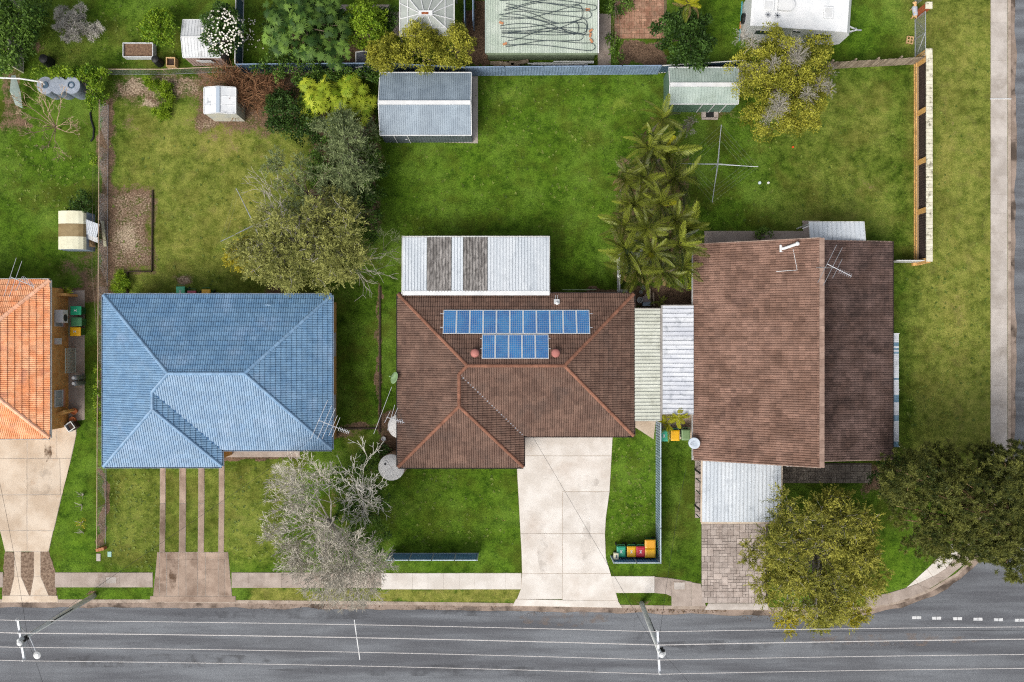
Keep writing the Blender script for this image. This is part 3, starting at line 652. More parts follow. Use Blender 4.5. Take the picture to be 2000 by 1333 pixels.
# --- orange hip roof, cut by the frame
def orange_house():
    ze = 3.0; a = W(97, 548, ze); b = W(-420, 855, ze); X1, YN, X0, YS = a.x, a.y, b.x, b.y; pitch = 22; T = math.tan(R(pitch)); h = (YN - YS) / 2; zr = ze + h * T; ym = (YN + YS) / 2
    nw, ne, se, sw = Vector((X0, YN, ze)), Vector((X1, YN, ze)), Vector((X1, YS, ze)), Vector((X0, YS, ze)); A = Vector((X0 + h, ym, zr)); B = Vector((X1 - h, ym, zr))
    root = thing('house', 'house with an orange terracotta hip roof and tan brick side wall', 'house', ((X0 + X1) / 2, ym, 0))
    dk = MB()
    for ps in ([nw, A, B, ne][::-1], [sw, se, B, A], [ne, B, se][::-1], [nw, sw, A], [nw, ne, se, sw]): dk.add([p - Vector((0, 0, .012)) for p in ps], [list(range(len(ps)))])
    rf = dk.build('roof', m_dark, root); c_, s_ = math.cos(R(pitch)), math.sin(R(pitch)); ro = Roof(U=.25, G=.40, roll=.05, step=.06, seed=3)
    ro.plane([[nw, A, B, ne]], ne, (-1, 0, 0), (0, -c_, s_)); ro.plane([[sw, se, B, A]], sw, (1, 0, 0), (0, c_, s_)); ro.plane([[ne, B, se]], se, (0, 1, 0), (-c_, 0, s_)); ro.plane([[nw, A, sw]], nw, (0, -1, 0), (c_, 0, s_))
    ro.emit(rf, m_orange, Vector((X1, ym, 20)))
    ridge_caps(rf, m_orangecap, [(ne, B), (se, B), (A, B)], wd=.15, hg=.12, seed=3)
    gutter(rf, m_gut_white, [nw, sw, se, ne], closed=True)
    oh = .40; XW_ = X1 - oh
    walls(root, m_tanbrick, [(X0 + oh, YN - oh), (XW_, YN - oh), (XW_, YS + oh), (X0 + oh, YS + oh)], ze - .13)
    m_blind = mat('pale_blind_glass', C('9fb0b8'), C('c3ccd0'), .5, .2, spec=.5)
    m_sill = mat('pink_brick_sill', C('d79a78'), C('c98862'), 4, .9)
    for (y0, y1) in ((762, 795), (606, 638)):
        p0, p1 = W(120, y0, 1.2), W(120, y1, 1.2); window(root, (XW_, (p0.y + p1.y) / 2, 1.25), abs(p1.y - p0.y), 1.0, (1, 0, 0), sill=m_sill, pane=m_blind)
    window(root, (XW_ - 4, YN - oh, 1.6), 1.6, 1.1, (0, 1, 0)); window(root, (XW_ - 4, YS + oh, 1.6), 1.8, 1.2, (0, -1, 0))
    # brick wing walls at both ends of the passage
    for (ya, yb, x_end) in ((578, 578, 152), (806, 800, 150)):
        MB().beam(Vector((XW_, W(0, ya).y, .75)), Vector((W(x_end, 0).x, W(0, yb).y, .75)), .16, 1.5).build('wing_wall', m_tanbrick, root)
    p = W(129, 667, 1.4); mb = MB().box((XW_ + .12, p.y, 1.5), (.22, .42, .5)); o = mb.build('meter_box', m_white, root); MB().box((XW_ + .235, p.y + .1, 1.5), (.012, .03, .08)).build('handle', m_dark, o)
    return dict(root=root, X=XW_, T=T, ze=ze, X1=X1, YN=YN)
ho = orange_house()
# --- split-level house with two mono-pitch tiled roofs
def skillion_house():
    ze = 2.6; zt = 5.9; z3 = 3.5
    xa = W(1355, 0, ze).x; xb = W(1604, 0, zt).x; yn = W(0, 477.5, ze).y; ys = W(0, 898.5, ze).y; xe = W(1741, 0, ze).x; yn2 = W(0, 472.5, ze).y; ys2 = W(0, 898, ze).y
    root = thing('house', 'split-level house with two faded brown mono-pitch tiled roofs', 'house', ((xa + xe) / 2, (yn + ys) / 2, 0))
    A, B, C_, D_ = Vector((xa, ys, ze)), Vector((xb, ys, zt)), Vector((xb, yn, zt)), Vector((xa, yn, ze))
    E_, F_, G_, H_ = Vector((xb - .25, ys2, z3 + .05)), Vector((xe, ys2, ze)), Vector((xe, yn2, ze)), Vector((xb - .25, yn2, z3 + .05))
    d1 = MB()
    for ps in ([A, B, C_, D_],): d1.add([p - Vector((0, 0, .014)) for p in ps] + [p - Vector((0, 0, .16)) for p in ps], [(0, 1, 2, 3), (7, 6, 5, 4), (0, 4, 5, 1), (1, 5, 6, 2), (2, 6, 7, 3), (3, 7, 4, 0)])
    r1 = d1.build('roof', m_dark, root, label='higher mono-pitch roof of faded reddish brown tiles')
    s = (B - A).normalized(); ro = Roof(U=.30, G=.345, roll=.055, step=.05, seed=4); ro.plane([[A, B, C_, D_]], D_, (0, -1, 0), s); ro.emit(r1, m_brown2)
    d2 = MB(); ps = [E_, F_, G_, H_]; d2.add([p - Vector((0, 0, .014)) for p in ps] + [p - Vector((0, 0, .16)) for p in ps], [(0, 1, 2, 3), (7, 6, 5, 4), (0, 4, 5, 1), (1, 5, 6, 2), (2, 6, 7, 3), (3, 7, 4, 0)])
    r2 = d2.build('roof', m_dark, root, label='lower mono-pitch roof of dark mossy tiles')
    s2 = (E_ - F_).normalized(); ro2 = Roof(U=.30, G=.30, roll=.055, step=.05, seed=5); ro2.plane([[F_, G_, H_, E_]], F_, (0, 1, 0), s2); ro2.emit(r2, m_brown3)
    cap_m = mat('pale_ridge_flashing', C('93796b'), C('a98f80'), 2, .8, fine=.1, tint=.1)
    n = 34
    for i in range(n):
        y0 = ys + (yn - ys) * i / n; y1 = ys + (yn - ys) * (i + 1) / n
        MB().box((xb + .02, (y0 + y1) / 2, zt + .045), (.30, abs(y1 - y0) - .012, .06), t=rnd.random()).build('ridge_cap', cap_m, r1)
    bg = mat('barge_board', C('b59f90'), C('8d776a'), 2, .8)
    for yy in (ys, yn): MB().beam(Vector((xa, yy, ze - .02)), Vector((xb, yy, zt - .02)), .05, .2).build('barge_board', bg, r1)
    for yy in (ys2, yn2): MB().beam(Vector((xb, yy, z3 - .03)), Vector((xe, yy, ze - .03)), .05, .2).build('barge_board', bg, r2)
    gutter(r1, m_gut_white, [D_, A]); gutter(r2, m_gut_brown, [F_, G_])
    mb = MB(); T = (zt - ze) / (xb - xa); x0 = xa + .5; x1 = xb - .35; zz = lambda x: ze + (x - xa) * T - .18
    yl, yh = ys + .5, yn - .5
    mb.add([(x0, yl, -.05), (x1, yl, -.05), (x1, yh, -.05), (x0, yh, -.05), (x0, yl, zz(x0)), (x1, yl, zz(x1)), (x1, yh, zz(x1)), (x0, yh, zz(x0))], [(3, 2, 1, 0), (4, 5, 6, 7), (0, 1, 5, 4), (1, 2, 6, 5), (2, 3, 7, 6), (3, 0, 4, 7)])
    mb.build('wall', m_redbrick, root)
    mb = MB(); x2 = xe - .5; T2 = (z3 - ze) / (xb - .25 - xe); z2 = lambda x: ze + (x - xe) * T2 - .18
    mb.add([(x1, yl, -.05), (x2, yl, -.05), (x2, yh, -.05), (x1, yh, -.05), (x1, yl, z2(x1)), (x2, yl, z2(x2)), (x2, yh, z2(x2)), (x1, yh, z2(x1))], [(3, 2, 1, 0), (4, 5, 6, 7), (0, 1, 5, 4), (1, 2, 6, 5), (2, 3, 7, 6), (3, 0, 4, 7)])
    mb.build('wall', m_redbrick, root)
    for yy in (yh - 3, yl + 3): window(root, (x1, yy, 4.5), 2.4, .7, (1, 0, 0)); window(root, (x0, yy, 1.4), 1.6, 1.1, (-1, 0, 0)); window(root, (x2, yy, 1.4), 1.5, 1.1, (1, 0, 0))
    window(root, (x0 + 5.2, yl, 1.4), 1.8, 1.2, (0, -1, 0)); window(root, (x0 + 2.5, yh, 1.4), 1.8, 1.2, (0, 1, 0))
    # slatted white vent on the south eave
    a = W(1536, 912, 2.5); b = W(1596, 914, 2.5); mb = MB()
    for i in range(9): mb.box((a.x + (b.x - a.x) * (i + .5) / 9, a.y + .05, 2.3), (abs(b.x - a.x) / 9 * .7, .12, .2))
    mb.build('eave_vent', m_white, root)
    return dict(root=root, r1=r1, r2=r2, xb=xb, zt=zt, xe=xe, ze=ze, xa=xa, T=T)
hs_ = skillion_house()

# ------------------------------------------------------------------ metal sheet roofs
def ribbed(o, u, width, v, n, pitch=.19, amp=.025, rib=.035, t=.5, wave=False):
    """one ribbed or corrugated sheet: o corner, u unit across the ribs, v full vector along the ribs"""
    o, u, v, n = Vector(o), Vector(u), Vector(v), Vector(n); pr = []
    if wave:
        k = max(4, int(width / pitch * 4))
        pr = [(width * i / k, amp * (.5 + .5 * math.sin(2 * math.pi * width * i / k / pitch))) for i in range(k + 1)]
    else:
        c = max(1, round(width / pitch)); p = width / c
        for i in range(c): x = i * p; pr += [(x, 0), (x + p - rib * 2, 0), (x + p - rib * 1.5, amp), (x + p - rib * .5, amp)]
        pr.append((width, 0))
    mb = MB(); k = len(pr)
    mb.add([o + u * x + n * h for x, h in pr] + [o + u * x + n * h + v for x, h in pr], [(i, i + 1, i + k + 1, i + k) for i in range(k - 1)], t)
    return mb
def sheet_roof(parent, m, p00, p10, p01, sheet=.76, pitch=.19, amp=.025, rib=.03, wave=False, seed=0, name='roof_sheet', mats=None):
    """rectangular roof: ribs run from p00 to p01; sheets laid side by side from p00 to p10"""
    p00, p10, p01 = Vector(p00), Vector(p10), Vector(p01); d = p10 - p00; n = max(1, round(d.length / sheet)); u = d.normalized(); v = p01 - p00; nn = u.cross(v).normalized(); nn = nn if nn.z > 0 else -nn; r = random.Random(seed)
    for i in range(n):
        mm = mats(i, n) if mats else m
        ribbed(p00 + d * (i / n) + nn * (.002 * (i % 2)), u, d.length / n, v, nn, pitch, amp, rib, r.random(), wave).build(name, mm, parent)
def posts(parent, m, pts, z, w=.09, name='post'):
    for p in pts: MB().box((p[0], p[1], z / 2 - .02), (w, w, z + .0)).build(name, m, parent)
def rim(parent, m, pts, z, name='fascia', h=.14, w=.05):
    P = [Vector((p[0], p[1], z)) for p in pts]
    for a, b in zip(P, P[1:] + P[:1]): MB().beam(a, b, w, h).build(name, m, parent)
# rear patio of the solar house: white steel with two strips of weathered fibreglass
zp = 2.75
pa = thing('patio_cover', 'long white corrugated patio roof with two grey weathered strips', 'patio roof', W(930, 520))
for i, (xa, xb_, mm, nm) in enumerate(((786, 833.5, m_white_dirty, 'roof_sheet'), (834, 881.5, m_grey_fibre, 'fibreglass_sheet'), (882, 904.5, m_white_dirty, 'roof_sheet'), (905, 952, m_grey_fibre, 'fibreglass_sheet'), (952.5, 1073, m_white_dirty, 'roof_sheet'))):
    A = W(xa, 570, zp + .12); B = W(xb_, 570, zp + .12); D = W(xa, 464, zp - .1); D.x = A.x
    sheet_roof(pa, mm, A, B, D, sheet=.78, pitch=.195, amp=.05, rib=.04, seed=i, name=nm)
MB().box((W(930, 573, zp).x, W(0, 573, zp).y, zp + .13), (M2(286, zp), M2(9, zp), .05)).build('flashing', m_white, pa)
c0, c1 = W(785, 463, zp - .2), W(1074, 463, zp - .2)
MB().beam(c0, c1, .1, .14).build('front_beam', m_gut_white, pa)
for x in (786, 1073): MB().beam(W(x, 463, zp - .16), Vector((W(x, 463, zp - .16).x, W(0, 575, zp).y, zp + .02)), .06, .14).build('side_beam', m_gut_white, pa)
posts(pa, m_white, [(W(x, 465, zp).x, W(0, 465, zp).y + 0.02) for x in (789, 884, 978, 1070)], zp - .27)
# side covers between the two brown houses
def side_cover(label, x0, x1, y0, y1, zl, zh, m, hi='l', pitch=.3):
    t = thing('side_cover', label, 'carport roof', W((x0 + x1) / 2, (y0 + y1) / 2))
    A = W(x0, y0, zl); B = W(x1, y1, zl); xl, xr, yt, yb_ = A.x, B.x, A.y, B.y; zL, zR = (zh, zl) if hi == 'l' else (zl, zh)
    sheet_roof(t, m, (xl, yt, zL), (xl, yb_, zL), (xr, yt, zR), sheet=.9, pitch=pitch, amp=.06, rib=.035, seed=int(x0))
    mb = MB(); e = xr if hi == 'l' else xl; rim_m = mat('rim_' + str(int(x0)), C('8f8a84'), C('a7a29b'), 2, .6)
    for a, b in (((xl, yt, zL - .05), (xr, yt, zR - .05)), ((xl, yb_, zL - .05), (xr, yb_, zR - .05))): MB().beam(a, b, .06, .12).build('fascia', rim_m, t)
    sx = .05 if hi == 'l' else -.05
    MB().box((e + sx, (yt + yb_) / 2, zl - .04), (.1, yt - yb_, .1)).build('gutter', rim_m, t)
    posts(t, rim_m, [(e - sx * 1.2, yt - .2 - (yt - yb_ - .4) * k) for k in (0, .5, 1)], zl - .11)
    return t
side_cover('cream ribbed side carport roof against the solar panel house', 1239, 1289, 603, 822, 2.45, 2.62, m_cream_grime, 'l', .26)
side_cover('grimy white ribbed side roof against the split-level house', 1294, 1353, 597, 809, 2.5, 2.75, m_white_grime, 'r', .33)
# street-side carport of the split-level house
t = thing('carport', 'white ribbed carport roof over the stamped paving driveway', 'carport', W(1448, 960))
A = W(1371, 900, 2.75); B = W(1526, 900, 2.75); D = W(1371, 1020, 2.55); A.x = D.x
sheet_roof(t, m_white_dirty, A, (B.x, A.y, A.z), D, sheet=.78, pitch=.26, amp=.075, rib=.035, seed=4)
MB().box(((A.x + B.x) / 2, D.y - .06, 2.5), (B.x - A.x + .1, .12, .12)).build('gutter', m_conc_tan, t)
for x in (A.x - .05, B.x + .05): MB().beam((x, A.y, 2.7), (x, D.y, 2.5), .08, .14).build('fascia', m_conc_tan, t)
posts(t, m_dark, [(x, y) for x in (A.x + .1, B.x - .1) for y in (A.y - 1.0, D.y + .6)], 2.5)
for y in (934, 957, 1004): MB().beam(W(1359, y, .4), Vector((A.x + .1, W(0, y + 5, 1).y, 1.9)), .05, .05).build('brace', mat('green_brace_%d' % y, C('3f5a48')), t)
# back awning and east awning
t = thing('awning', 'white ribbed awning at the back of the split-level house', 'awning', W(1636, 452))
A = W(1584, 472, 2.85); B = W(1690, 472, 2.85); D = W(1584, 435, 2.6); sheet_roof(t, m_white_dirty, A, B, (A.x, D.y, 2.6), sheet=.62, pitch=.31, amp=.06, rib=.035, seed=6)
MB().beam((A.x - .05, D.y + .03, 2.54), (B.x + .05, D.y + .03, 2.54), .08, .1).build('gutter', m_white, t)
for x in (A.x - .03, B.x + .03): MB().beam((x, A.y, 2.8), (x, D.y, 2.56), .05, .1).build('fascia', m_white, t)
posts(t, m_white, [(A.x + .1, D.y - .05), (B.x - .1, D.y - .05)], 2.5)
MB().beam(W(1567, 447, 2.3), W(1584, 440, 2.5), .06, .08).build('brace', m_white, t)
t = thing('awning', 'narrow striped white and blue awning along the dark mossy roof eave', 'awning', W(1748, 762))
mb_w = mat('blue_slat', C('5f7f96'), C('7896aa'), 2, .5)
ys_ = np.linspace(651, 874, 62)
rb = random.Random(5); blue = {5, 6, 8, 10, 24, 33, 34, 35, 36, 44, 45, 46, 58, 59, 60}
for i in range(61):
    a = W(1738, ys_[i], 2.42); b = W(1757, ys_[i + 1], 2.42)
    MB().box(((a.x + b.x) / 2, (a.y + b.y) / 2, 2.36 - (.012 if i in blue else 0)), (b.x - a.x, abs(b.y - a.y) * .93, .025), m=Matrix.Rotation(R(8), 3, 'Y')).build('slat', mb_w if i in blue else m_white_grime, t)
for y in (652, 762, 873): MB().beam(W(1737, y, 2.28), W(1757, y, 2.2), .04, .06).build('bracket', m_white, t)
# ------------------------------------------------------------------ things on roofs
def on_slope(px, py, h, side='N'):
    T = h['T']; ze = h['ze']
    if side == 'N':
        a = (666.5 - py) / F; z = (ze + T * (h['YN'] - a * H)) / (1 - T * a)
    elif side == 'W':
        a = (px - 1000) / F; z = (ze + T * (a * H - h['X0'])) / (1 + T * a)
    elif side == 'E':
        a = (px - 1000) / F; z = (ze + T * (h['X1'] - a * H)) / (1 - T * a)
    return W(px, py, z)
m_cell = mat('solar_cells', C('1866ac'), C('2d82c0'), 1.2, .12, spec=.6, tint=.14, coat=.4)
m_pframe = mat('solar_frame', C('d4d9de'), None, 1, .45)
m_back = mat('solar_backsheet', C('9fb0c4'), None, 1, .3)
def solar(px0, px1, py0, py1, label, k):
    a = on_slope(px0, py1, hc); b = on_slope(px1, py1, hc); c = on_slope(px0, py0, hc); d = on_slope(px1, py0, hc)
    o = (a + c) / 2; u = Vector((1, 0, 0)); v = (c - a); v.x = 0; L = v.length; v.normalize(); n = u.cross(v); wd = ((b.x - a.x) + (d.x - c.x)) / 2; o = Vector((a.x, a.y, a.z)) + n * .11
    root = thing('solar_panel', label, 'solar panel', o, 'solar panels on the brown roof')
    m = Matrix((u, v, n)).transposed(); P = lambda x, y, z=0: o + m @ Vector((x, y, z)); g = .012
    w_, l_ = wd - g, L - g
    fr = MB(); e = .042
    for (x, y, sx, sy) in ((e / 2, l_ / 2, e, l_), (w_ - e / 2, l_ / 2, e, l_), (w_ / 2, e / 2, w_ - 2 * e, e), (w_ / 2, l_ - e / 2, w_ - 2 * e, e)): fr.box(P(x, y, 0), (sx, sy, .04), m=m)
    fr.build('frame', m_pframe, root)
    MB().box(P(w_ / 2, l_ / 2, .004), (w_ - 2 * e, l_ - 2 * e, .012), m=m).build('backsheet', m_back, root)
    ce = MB(); r = random.Random(k); cw, cl = (w_ - 2 * e) / 6, (l_ - 2 * e) / 12; base = r.uniform(.2, .8)
    for i in range(6):
        for j in range(12):
            x, y = e + cw * i, e + cl * j; s = .008
            ce.add([P(x + s, y + s, .0125), P(x + cw - s, y + s, .0125), P(x + cw - s, y + cl - s, .0125), P(x + s, y + cl - s, .0125)], [(0, 1, 2, 3)], min(1, max(0, base + r.uniform(-.25, .25))))
    ce.build('solar_cells', m_cell, root)
ORD = ('first', 'second', 'third', 'fourth', 'fifth', 'sixth', 'seventh', 'eighth', 'ninth', 'tenth', 'eleventh')
for i in range(11): solar(865 + 26.15 * i, 865 + 26.15 * (i + 1), 607, 653.5, '%s solar panel from the blue roofed house in the long upper row' % ORD[i], i)
for i in range(5): solar(941 + 26.2 * i, 941 + 26.2 * (i + 1), 655, 702, '%s solar panel from the blue roofed house in the short lower row' % ORD[i], 20 + i)
for (xa, xb_, ys2, lb) in ((860, 1157, (614, 641), 'long upper'), (938, 1075, (662, 682), 'short lower')):
    for q_, y in enumerate(ys2):
        a = on_slope(xa, y, hc); b = on_slope(xb_, y, hc); nz = Vector((0, math.sin(R(22)), math.cos(R(22)))) * .065
        MB().beam(a + nz, b + nz, .045, .04).build('mounting_rail', m_alu, label='%s aluminium rail under the %s row of solar panels' % (('upper', 'lower')[q_], lb), cat='rail')
m_pink = mat('terracotta_plastic', C('a96a62'), C('bd7c72'), 3, .7)
for x, lb in ((928, 'round pink roof vent beside the lower solar row towards the blue roofed house'), (1085, 'round pink roof vent beside the lower solar row towards the split-level house')):
    p = on_slope(x, 690, hc); t = thing('roof_vent', lb, 'roof vent', p)
    MB().box(p + Vector((0, 0, .02)), (.5, .5, .06), m=Matrix.Rotation(R(-22), 3, 'X')).build('flashing', m_pink, t)
    MB().lathe(p, [(.14, 0), (.14, .2)], 16).build('neck', m_pink, t)
    MB().lathe(p + Vector((0, 0, .2)), [(.27, 0), (.28, .05), (.22, .12), (.1, .16), (.03, .17)], 20).build('cap', m_pink, t, smooth=True)
p = on_slope(1087, 590, hc); t = thing('junction_box', 'small white junction box with conduits above the solar panels', 'junction box', p)
MB().box(p + Vector((0, 0, .12)), (.36, .3, .16), m=Matrix.Rotation(R(-22), 3, 'X')).build('box', m_white, t)
MB().lathe(p + Vector((.03, -.1, .18)), [(.1, 0), (.1, .1), (.04, .14)], 14).build('cap', m_white, t)
for dx in (-.08, .06): MB().tube([p + Vector((dx, .12, .12)), on_slope(1087 + dx * 28, 577, hc) + Vector((0, 0, .06))], .018, 6).build('conduit', m_white, t)
# small vent pipe on the blue roof
p = on_slope(521, 596, hb); t = MB().tube([p, p + Vector((0, 0, .25)), p + Vector((.35, -.02, .3))], .04, 8).build('vent_pipe', m_bluecap, label='short bent blue vent pipe on the blue roof', cat='vent pipe')
# conduit and flue on the higher brown roof
def on_sk(px, py):
    a = (px - 1000) / F; T = hs_['T']; z = (hs_['ze'] + T * (a * H - hs_['xa'])) / (1 + T * a); return W(px, py, z)
p = on_sk(1527, 486); t = thing('roof_flue', 'white angled flue pipe on a square base on the faded brown roof', 'flue', p)
MB().box(p + Vector((0, 0, .04)), (.3, .45, .08)).build('base', m_white, t)
p2 = on_sk(1553, 478) + Vector((0, 0, .35)); MB().tube([p + Vector((0, 0, .1)), p + Vector((.1, 0, .2)), p2], .09, 10).build('pipe', m_white, t); MB().lathe(p2, [(.12, -.05), (.12, .1), (.05, .14)], 12).build('cap', m_white, t)
MB().tube([on_sk(1548, 487) + Vector((0, 0, .09)), on_sk(1556, 528) + Vector((0, 0, .09)), on_sk(1515, 531) + Vector((0, 0, .09))], .02, 5).build('conduit', m_white, label='thin white conduit running down the faded brown roof', cat='conduit')
# TV aerials
def aerial(label, base, top_z, elems, boom, dish=None):
    """elems: list of ((px,py),(px,py)); boom: list of px points, all at top_z"""
    t = thing('tv_aerial', label, 'aerial', base); b0 = W(*boom[0], top_z); b1 = W(*boom[1], top_z)
    mast = b0.lerp(b1, boom[2]); MB().tube([base, Vector((mast.x, mast.y, top_z))], .022, 6).build('mast', m_steel, t)
    MB().tube([b0, b1], .022, 6).build('boom', m_alu, t)
    for a, b in elems: MB().tube([W(*a, top_z + .02), W(*b, top_z + .02)], .016, 5).build('rod', m_alu, t)
def dirs(x0, y0, x1, y1, n, l, ang):
    dx, dy = math.cos(R(ang)) * l / 2, math.sin(R(ang)) * l / 2; return [((x0 + (x1 - x0) * i / (n - 1) - dx, y0 + (y1 - y0) * i / (n - 1) - dy), (x0 + (x1 - x0) * i / (n - 1) + dx, y0 + (y1 - y0) * i / (n - 1) + dy)) for i in range(n)]
b = Vector(hb['se']) + Vector((-.25, 1.3, .1)); 
aerial('tv aerial with long rods at the corner of the blue roof', b, 5.6, [((607, 858), (640, 782)), ((620, 858), (648, 792)), ((629, 858), (655, 798)), ((642, 852), (659, 812)), ((649, 854), (664, 816))] + dirs(662, 838, 681, 845, 7, 8, -72), ((622, 821), (682, 845), .55))
b = Vector((hc['X0'] + .1, W(0, 812, 3.5).y, 2.2))
aerial('tv aerial with long rods over the water tanks beside the brown roof', b, 4.6, [((730, 848), (765, 756)), ((751, 826), (762, 804)), ((757, 841), (771, 791)), ((767, 820), (777, 797))] + dirs(776, 822, 786, 824, 4, 8, -80), ((755, 815), (790, 826), .85))
b = Vector((hs_['xb'] - .3, W(0, 522, 6).y, 5.7))
aerial('tv aerial on the ridge of the split-level house', b, 7.2, [((1597, 553), (1634, 479)), ((1608, 558), (1645, 484)), ((1626, 544), (1645, 506))] + dirs(1640, 530, 1662, 539, 7, 9, -65), ((1616, 516), (1663, 540), .32))
b = Vector(W(42, 565, 3.5))
aerial('tv aerial standing on the orange tiled roof', b, 5.0, [((7, 580), (32, 504)), ((18, 580), (43, 510)), ((31, 568), (44, 540))] + dirs(46, 544, 66, 560, 9, 9, -75), ((20, 541), (67, 560), .35))
def dish(label, c, r, m, az, el, arm=None):
    t = thing('satellite_dish', label, 'satellite dish', c); n = Vector((math.cos(az) * math.cos(el), math.sin(az) * math.cos(el), math.sin(el))); q_ = n.to_track_quat('Z', 'Y').to_matrix()
    MB().lathe(c, [(.02, -.09), (r * .5, -.07), (r * .85, -.02), (r, .02), (r * .97, .03), (r * .5, -.045), (.02, -.065)], 28, m=q_).build('reflector', m, t, smooth=True)
    f = c + n * r * .95 - Vector((0, 0, r * .35)); MB().tube([c - n * .05 - q_ @ Vector((0, r * .9, 0)), f], .016, 5).build('arm', m_steel, t); MB().lathe(f, [(.03, -.06), (.045, 0), (.045, .06), (.02, .08)], 10).build('receiver', m, t)
    if arm: MB().tube([c - n * .08, arm], .025, 6).build('bracket', m_steel, t)
m_greendish = mat('green_grey_dish', C('8fae7e'), C('9cbb8b'), 3, .5); m_greydish = mat('grey_dish', C('aab6c2'), C('b7c2cc'), 3, .5)
dish('small pale green satellite dish on the side gutter of the solar house', W(770.5, 738.5, 2.7), .40, m_greendish, R(160), R(38), Vector((hc['X0'] + .2, W(0, 738, 2.5).y, 2.4)))
dish('round grey satellite dish at the corner of the split-level house', W(1356, 866, 3.0), .38, m_greydish, R(200), R(68), W(1353, 884, 2.4))
# ------------------------------------------------------------------ sheds
def gable_shed(name, label, cat, x0, x1, y0, y1, ze, zr, yr, mroof, mwall, mtrim, pitch=.17, ridge_w=8, axis='x', wallm=None, doors=(), sheet=.8, ov=.0, ridge_m=None):
    """ridge runs along x (axis x) at pixel row yr, or along y at pixel column yr"""
    a, b = W(x0, y0, ze), W(x1, y1, ze); xl, xr, yt, yb = a.x, b.x, a.y, b.y
    t = thing(name, label, cat, ((xl + xr) / 2, (yt + yb) / 2, 0))
    if axis == 'x':
        ym = W(0, yr, zr).y
        for (ya) in (yt, yb): sheet_roof(t, mroof, (xl, ym, zr), (xr, ym, zr), (xl, ya, ze), sheet, pitch, .022, .025, seed=int(x0))
        MB().box(((xl + xr) / 2, ym, zr + .03), (xr - xl, M2(ridge_w, zr), .05)).build('ridge_cap', ridge_m or m_white, t)
        g = [((xl + ov, yb + ov), (xl + ov, yt - ov)), ((xr - ov, yb + ov), (xr - ov, yt - ov))]
        for (p0, p1) in g:
            MB().add([(p0[0], p0[1], -.03), (p1[0], p1[1], -.03), (p1[0], p1[1], ze - .03), (p0[0], ym, zr - .03), (p0[0], p0[1], ze - .03)], [(0, 1, 2, 3, 4)]).build('end_wall', mwall, t)
        for yy in (yb + ov, yt - ov): ribbed((xl + ov, yy, -.03), (1, 0, 0), xr - xl - 2 * ov, (0, 0, ze), (0, -1 if yy == yb + ov else 1, 0), .2, .02, .03).build('side_wall', mwall, t)
    else:
        xm = W(yr, 0, zr).x
        for xa in (xl, xr): sheet_roof(t, mroof, (xm, yb, zr), (xm, yt, zr), (xa, yb, ze), sheet, pitch, .022, .025, seed=int(x0))
        MB().box((xm, (yt + yb) / 2, zr + .03), (M2(ridge_w, zr), yt - yb, .04)).build('ridge_cap', ridge_m or m_white, t)
        for yy in (yb + ov, yt - ov): MB().add([(xl + ov, yy, -.03), (xr - ov, yy, -.03), (xr - ov, yy, ze - .03), (xm, yy, zr - .03), (xl + ov, yy, ze - .03)], [(0, 1, 2, 3, 4)]).build('end_wall', mwall, t)
        for xx in (xl + ov, xr - ov): ribbed((xx, yb + ov, -.03), (0, 1, 0), yt - yb - 2 * ov, (0, 0, ze), (-1 if xx == xl + ov else 1, 0, 0), .2, .02, .03).build('side_wall', mwall, t)
    e = .03
    for p0, p1 in (((xl - e, yt), (xl - e, yb)), ((xr + e, yt), (xr + e, yb))):
        if axis == 'x':
            for yy in (yt, yb): MB().beam((p0[0], ym, zr), (p0[0], yy, ze), .05, .06).build('barge', mtrim, t)
        else: MB().beam((p0[0], yt, ze), (p0[0], yb, ze), .05, .06).build('gutter', mtrim, t)
    for yy in (yt + e, yb - e):
        if axis == 'x': MB().beam((xl - e, yy, ze), (xr + e, yy, ze), .06, .06).build('gutter', mtrim, t)
        else:
            for xx in (xl, xr): MB().beam((xm, yy, zr), (xx, yy, ze), .05, .06).build('barge', mtrim, t)
    return t, (xl, xr, yt, yb)
m_shedgrey = mat('blue_grey_steel', C('8594a1'), C('95a4b0'), 1.2, .45, tint=.05, fine=.04); m_shedwall = mat('dark_grey_steel', C('5b646c'), C('6c757d'), 1.5, .5)
m_shedgreen = mat('pale_green_steel', C('a2b3aa'), C('b4c3ba'), 1.2, .5, tint=.05, c3=C('8a9a8c'), sc3=.8, f3=.6); m_shedgreenw = mat('green_steel_wall', C('5f7d6c'), C('6f8c7a'), 1.4, .5)
slabs('shed_slab', m_conc_path, [[(760, 150), (933, 150), (933, 280), (775, 276)]], z=.05, seed=30)
t, bb = gable_shed('garden_shed', 'blue-grey steel shed with a white ridge beside the back lawn', 'shed', 743, 920, 143, 264, 2.05, 2.75, 201, m_shedgrey, m_shedwall, m_white, .14)
for x in (771, 797): MB().box((W(x + 2, 0, 1).x, bb[3] - .03, 1.0), (.05, .05, 1.95)).build('door_jamb', m_white, t)
MB().box((W(787, 0, 1).x, bb[3] - .03, 1.0), (.8, .03, 1.9)).build('door', m_shedwall, t); MB().box((W(794, 0, 1).x, bb[3] - .06, 1.1), (.14, .03, .04)).build('door_handle', m_white, t)
t, bb = gable_shed('garden_shed', 'pale green steel shed with a white ridge under the yellow-green tree', 'shed', 1307, 1441, 133, 203, 2.0, 2.4, 166, m_shedgreen, m_shedgreenw, m_white, .19)
for x in (1366, 1389, 1412): MB().box((W(x, 0, 1).x, bb[3] - .03, 1.0), (.05, .05, 1.9)).build('door_jamb', m_white, t)
m_bigroof = mat('pale_mint_corrugated', C('b3c0b1'), C('c6d0c3'), 1.2, .6, tint=.04, c3=C('a9b4a4'), sc3=.7, f3=.5, fine=.06); m_bigwall = mat('green_wall', C('6d7c62'), C('7f8e73'), 1.2, .7)
